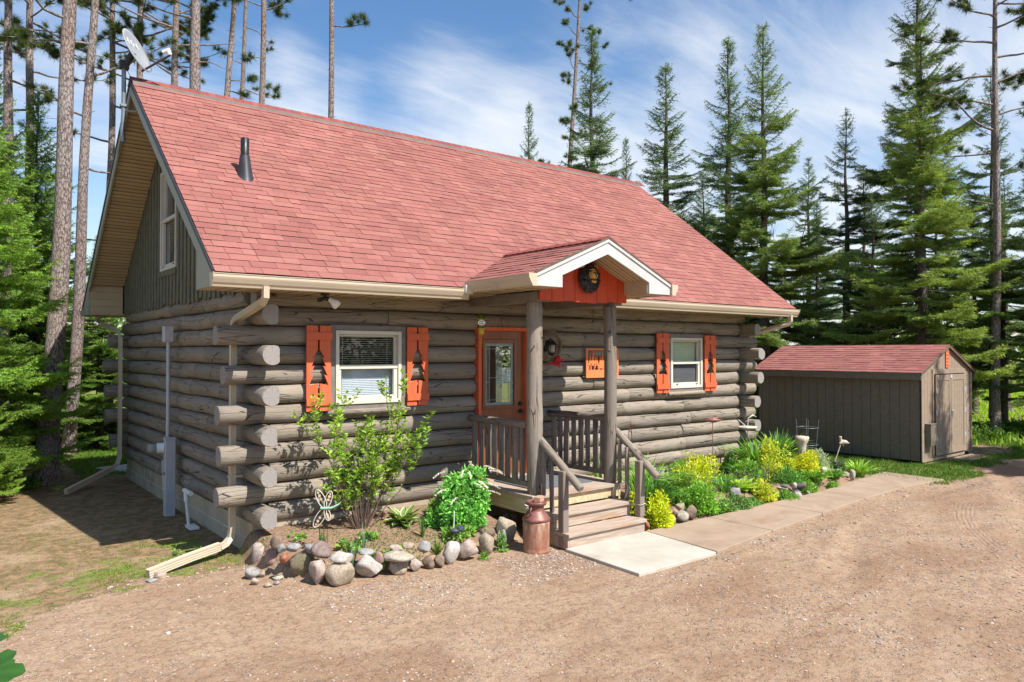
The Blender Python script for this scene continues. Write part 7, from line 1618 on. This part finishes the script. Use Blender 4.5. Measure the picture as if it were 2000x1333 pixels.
pine('pine trunk at the far left behind the bright fir', (-.85, 14.4, 0), (.1, .1), 16, .15, [(8.5, 3, 1.8, 6), (9.5, .3, 1.8, 6), (10.4, 3.3, 2, 8), (10.8, .2, 2, 8)], 21)
pine('leftmost pine trunk, mostly hidden in foliage', (-1.45, 12.2, 0), (.1, .1), 15, .15, [(8.5, .3, 1.8, 6), (9.3, 3, 1.8, 6), (9.8, .2, 1.8, 8)], 22)
pine('ragged pine with short tufted limbs leaning over the roof end', (17.0, 14.1, 0), (.95, -.6), 18.5, .15, [(z_, (3.5 if i % 2 else 5.9)+.3*math.sin(i*2.1), .55+.75*abs(math.sin(i*1.7)), 5+i % 4) for i, z_ in enumerate(np.arange(7.5, 17.5, .36))]+[(16.9, 5.7, 2.2, 11), (17.2, 5.5, 1.8, 9)], 23, crown=False, stubs=40)
pine('tall open-crowned pine with a long bare trunk right of the shed', (19.65, -.62, 0), (.12, -.05), 14.5, .125, [(6.2, 2.6, .9, 0), (7.0, 5.2, .9, 0), (7.6, 2.4, 1.6, 5), (8.2, 2.2, 2.2, 12), (8.6, 5.4, 1.6, 8), (8.9, 2.5, 2.0, 13), (9.5, 5.3, 1.9, 12), (9.7, 2.4, 2.2, 15), (10.2, 5.5, 2.0, 14), (10.6, 2.3, 2.0, 16), (11.0, 5.2, 1.8, 15), (11.3, 2.5, 1.8, 15), (11.7, 5.4, 1.8, 15)], 24, name='white_pine', cz=.8, stubs=26)
pine('thin bare trunk at the right edge', (20.9, -1.9, 0), (-.05, 0), 13, .08, [(z_, 2.6+.6*math.sin(i), 1.2, 2) for i, z_ in enumerate(np.arange(4, 9, .7))], 25, cz=.7)
# leafless sapling
t = thing('bare_sapling', 'leafless grey sapling left of the thin dark spruce', 'sapling', (20.2, 5.6, 0)); mb = MB(); r2 = random.Random(6)
def twg(p, d, l, r_, k):
    pts = [p]; dd = Vector(d).normalized()
    for i in range(6): dd = (dd+Vector((r2.gauss(0, .12), r2.gauss(0, .12), .04))).normalized(); pts.append(pts[-1]+dd*l/6)
    mb.tube(pts, [r_*(1-.13*i) for i in range(7)], 5)
    if k < 3:
        for _ in range(4): i = r2.randint(2, 5); a = r2.uniform(0, 6.28); twg(pts[i], dd+Vector((math.cos(a), math.sin(a), .2))*.6, l*.42, r_*.5, k+1)
twg(Vector((0, 0, 0)), (-.02, .1, 1), 6.2, .045, 0); mb.build('trunk', M['firbark'], t)

# low deciduous scrub and far treeline (read as masses)
def scrub(name, label, boxes, ls, ca, cb, seed, kind='stuff', n_per=1400, cat='shrubs'):
    rg = np.random.default_rng(seed); npm = NP()
    for (x, y, rx, ry, h) in boxes:
        n = n_per; U = unit(rg.normal(size=(n, 3))); U[:, 2] = np.abs(U[:, 2]); rr_ = (1-.5*rg.random(n)**2)*(1+.25*np.sin(U[:, 0]*5+x)*np.sin(U[:, 2]*6+y)); P = U*rr_[:, None]*np.array([rx, ry, h])+np.array([x, y, 0])
        leaves(npm, P, unit(U+rg.normal(0, .7, (n, 3))), ls*rg.uniform(.6, 1.3, n), ls*.6, cols(rg, n, ca, cb, .2), rg)
    return tag(npm.build(name, M['leaf']), label, cat, kind=kind)
rg = np.random.default_rng(8)
scrub('scrub_thicket', 'bright green leafy thicket seen between the trunks behind the shed', [(x, 3.0+(x-22)*.55+rg.uniform(-2, 2)+dy, rg.uniform(1.2, 2.2), rg.uniform(1, 1.8), rg.uniform(2.0, 4.2)) for x in np.linspace(23, 40, 10) for dy in (0, 7)], .16, (.06, .12, .02), (.22, .34, .05), 3, n_per=1500)
scrub('far_treeline', 'hazy light green treeline far beyond the meadow', [(60*math.cos(a)+10*rg.uniform(-1, 1), 60*math.sin(a)+10*rg.uniform(-1, 1), rg.uniform(3, 6), rg.uniform(3, 5), rg.uniform(2.5, 5.0)) for a in np.linspace(-.25, 1.9, 44)], .42, (.08, .13, .035), (.22, .30, .08), 4, n_per=1300, cat='treeline')
scrub('lakeside_treeline', 'dark treeline across the lake behind the viewer', [(x, -82+rg.uniform(-4, 4), rg.uniform(5, 8), 5, rg.uniform(7, 13)) for x in np.linspace(-70, 110, 22)], .9, (.03, .07, .02), (.10, .17, .04), 5, n_per=700, cat='treeline')
scrub('fern_patch', 'ferns and low leaves around the right trunks', [(19.2+rg.uniform(-.8, 3), -1.0+rg.uniform(-.8, 1.2), rg.uniform(.3, .6), rg.uniform(.3, .5), rg.uniform(.2, .4)) for _ in range(16)], .09, (.05, .12, .015), (.14, .26, .035), 6, n_per=260, cat='ferns')
scrub('bramble_patch', 'low leafy growth in front of the left woods', [(-2.6+rg.uniform(-1.6, .9), 7.4+rg.uniform(-1, 3.2), rg.uniform(.25, .55), rg.uniform(.25, .5), rg.uniform(.18, .45)) for _ in range(16)]+[(.5+rg.uniform(-.6, 1.8), 13.6+rg.uniform(0, 2), .7, .6, .8) for _ in range(9)], .07, (.05, .11, .015), (.16, .28, .04), 7, n_per=300, cat='brambles')
# trees just outside the frame that cast the dappled shade by the shed
put(C_, 'C', 'spruce right of the yard shading the end of the driveway', 14.9, -6.4, 8.5, 13, 2.2, 1.2, group='shade trees beside the driveway')
put(D_, 'D', 'ragged spruce right of the yard behind the shading one', 17.2, -5.2, 9.5, 11, .8, 1.2, group='shade trees beside the driveway')
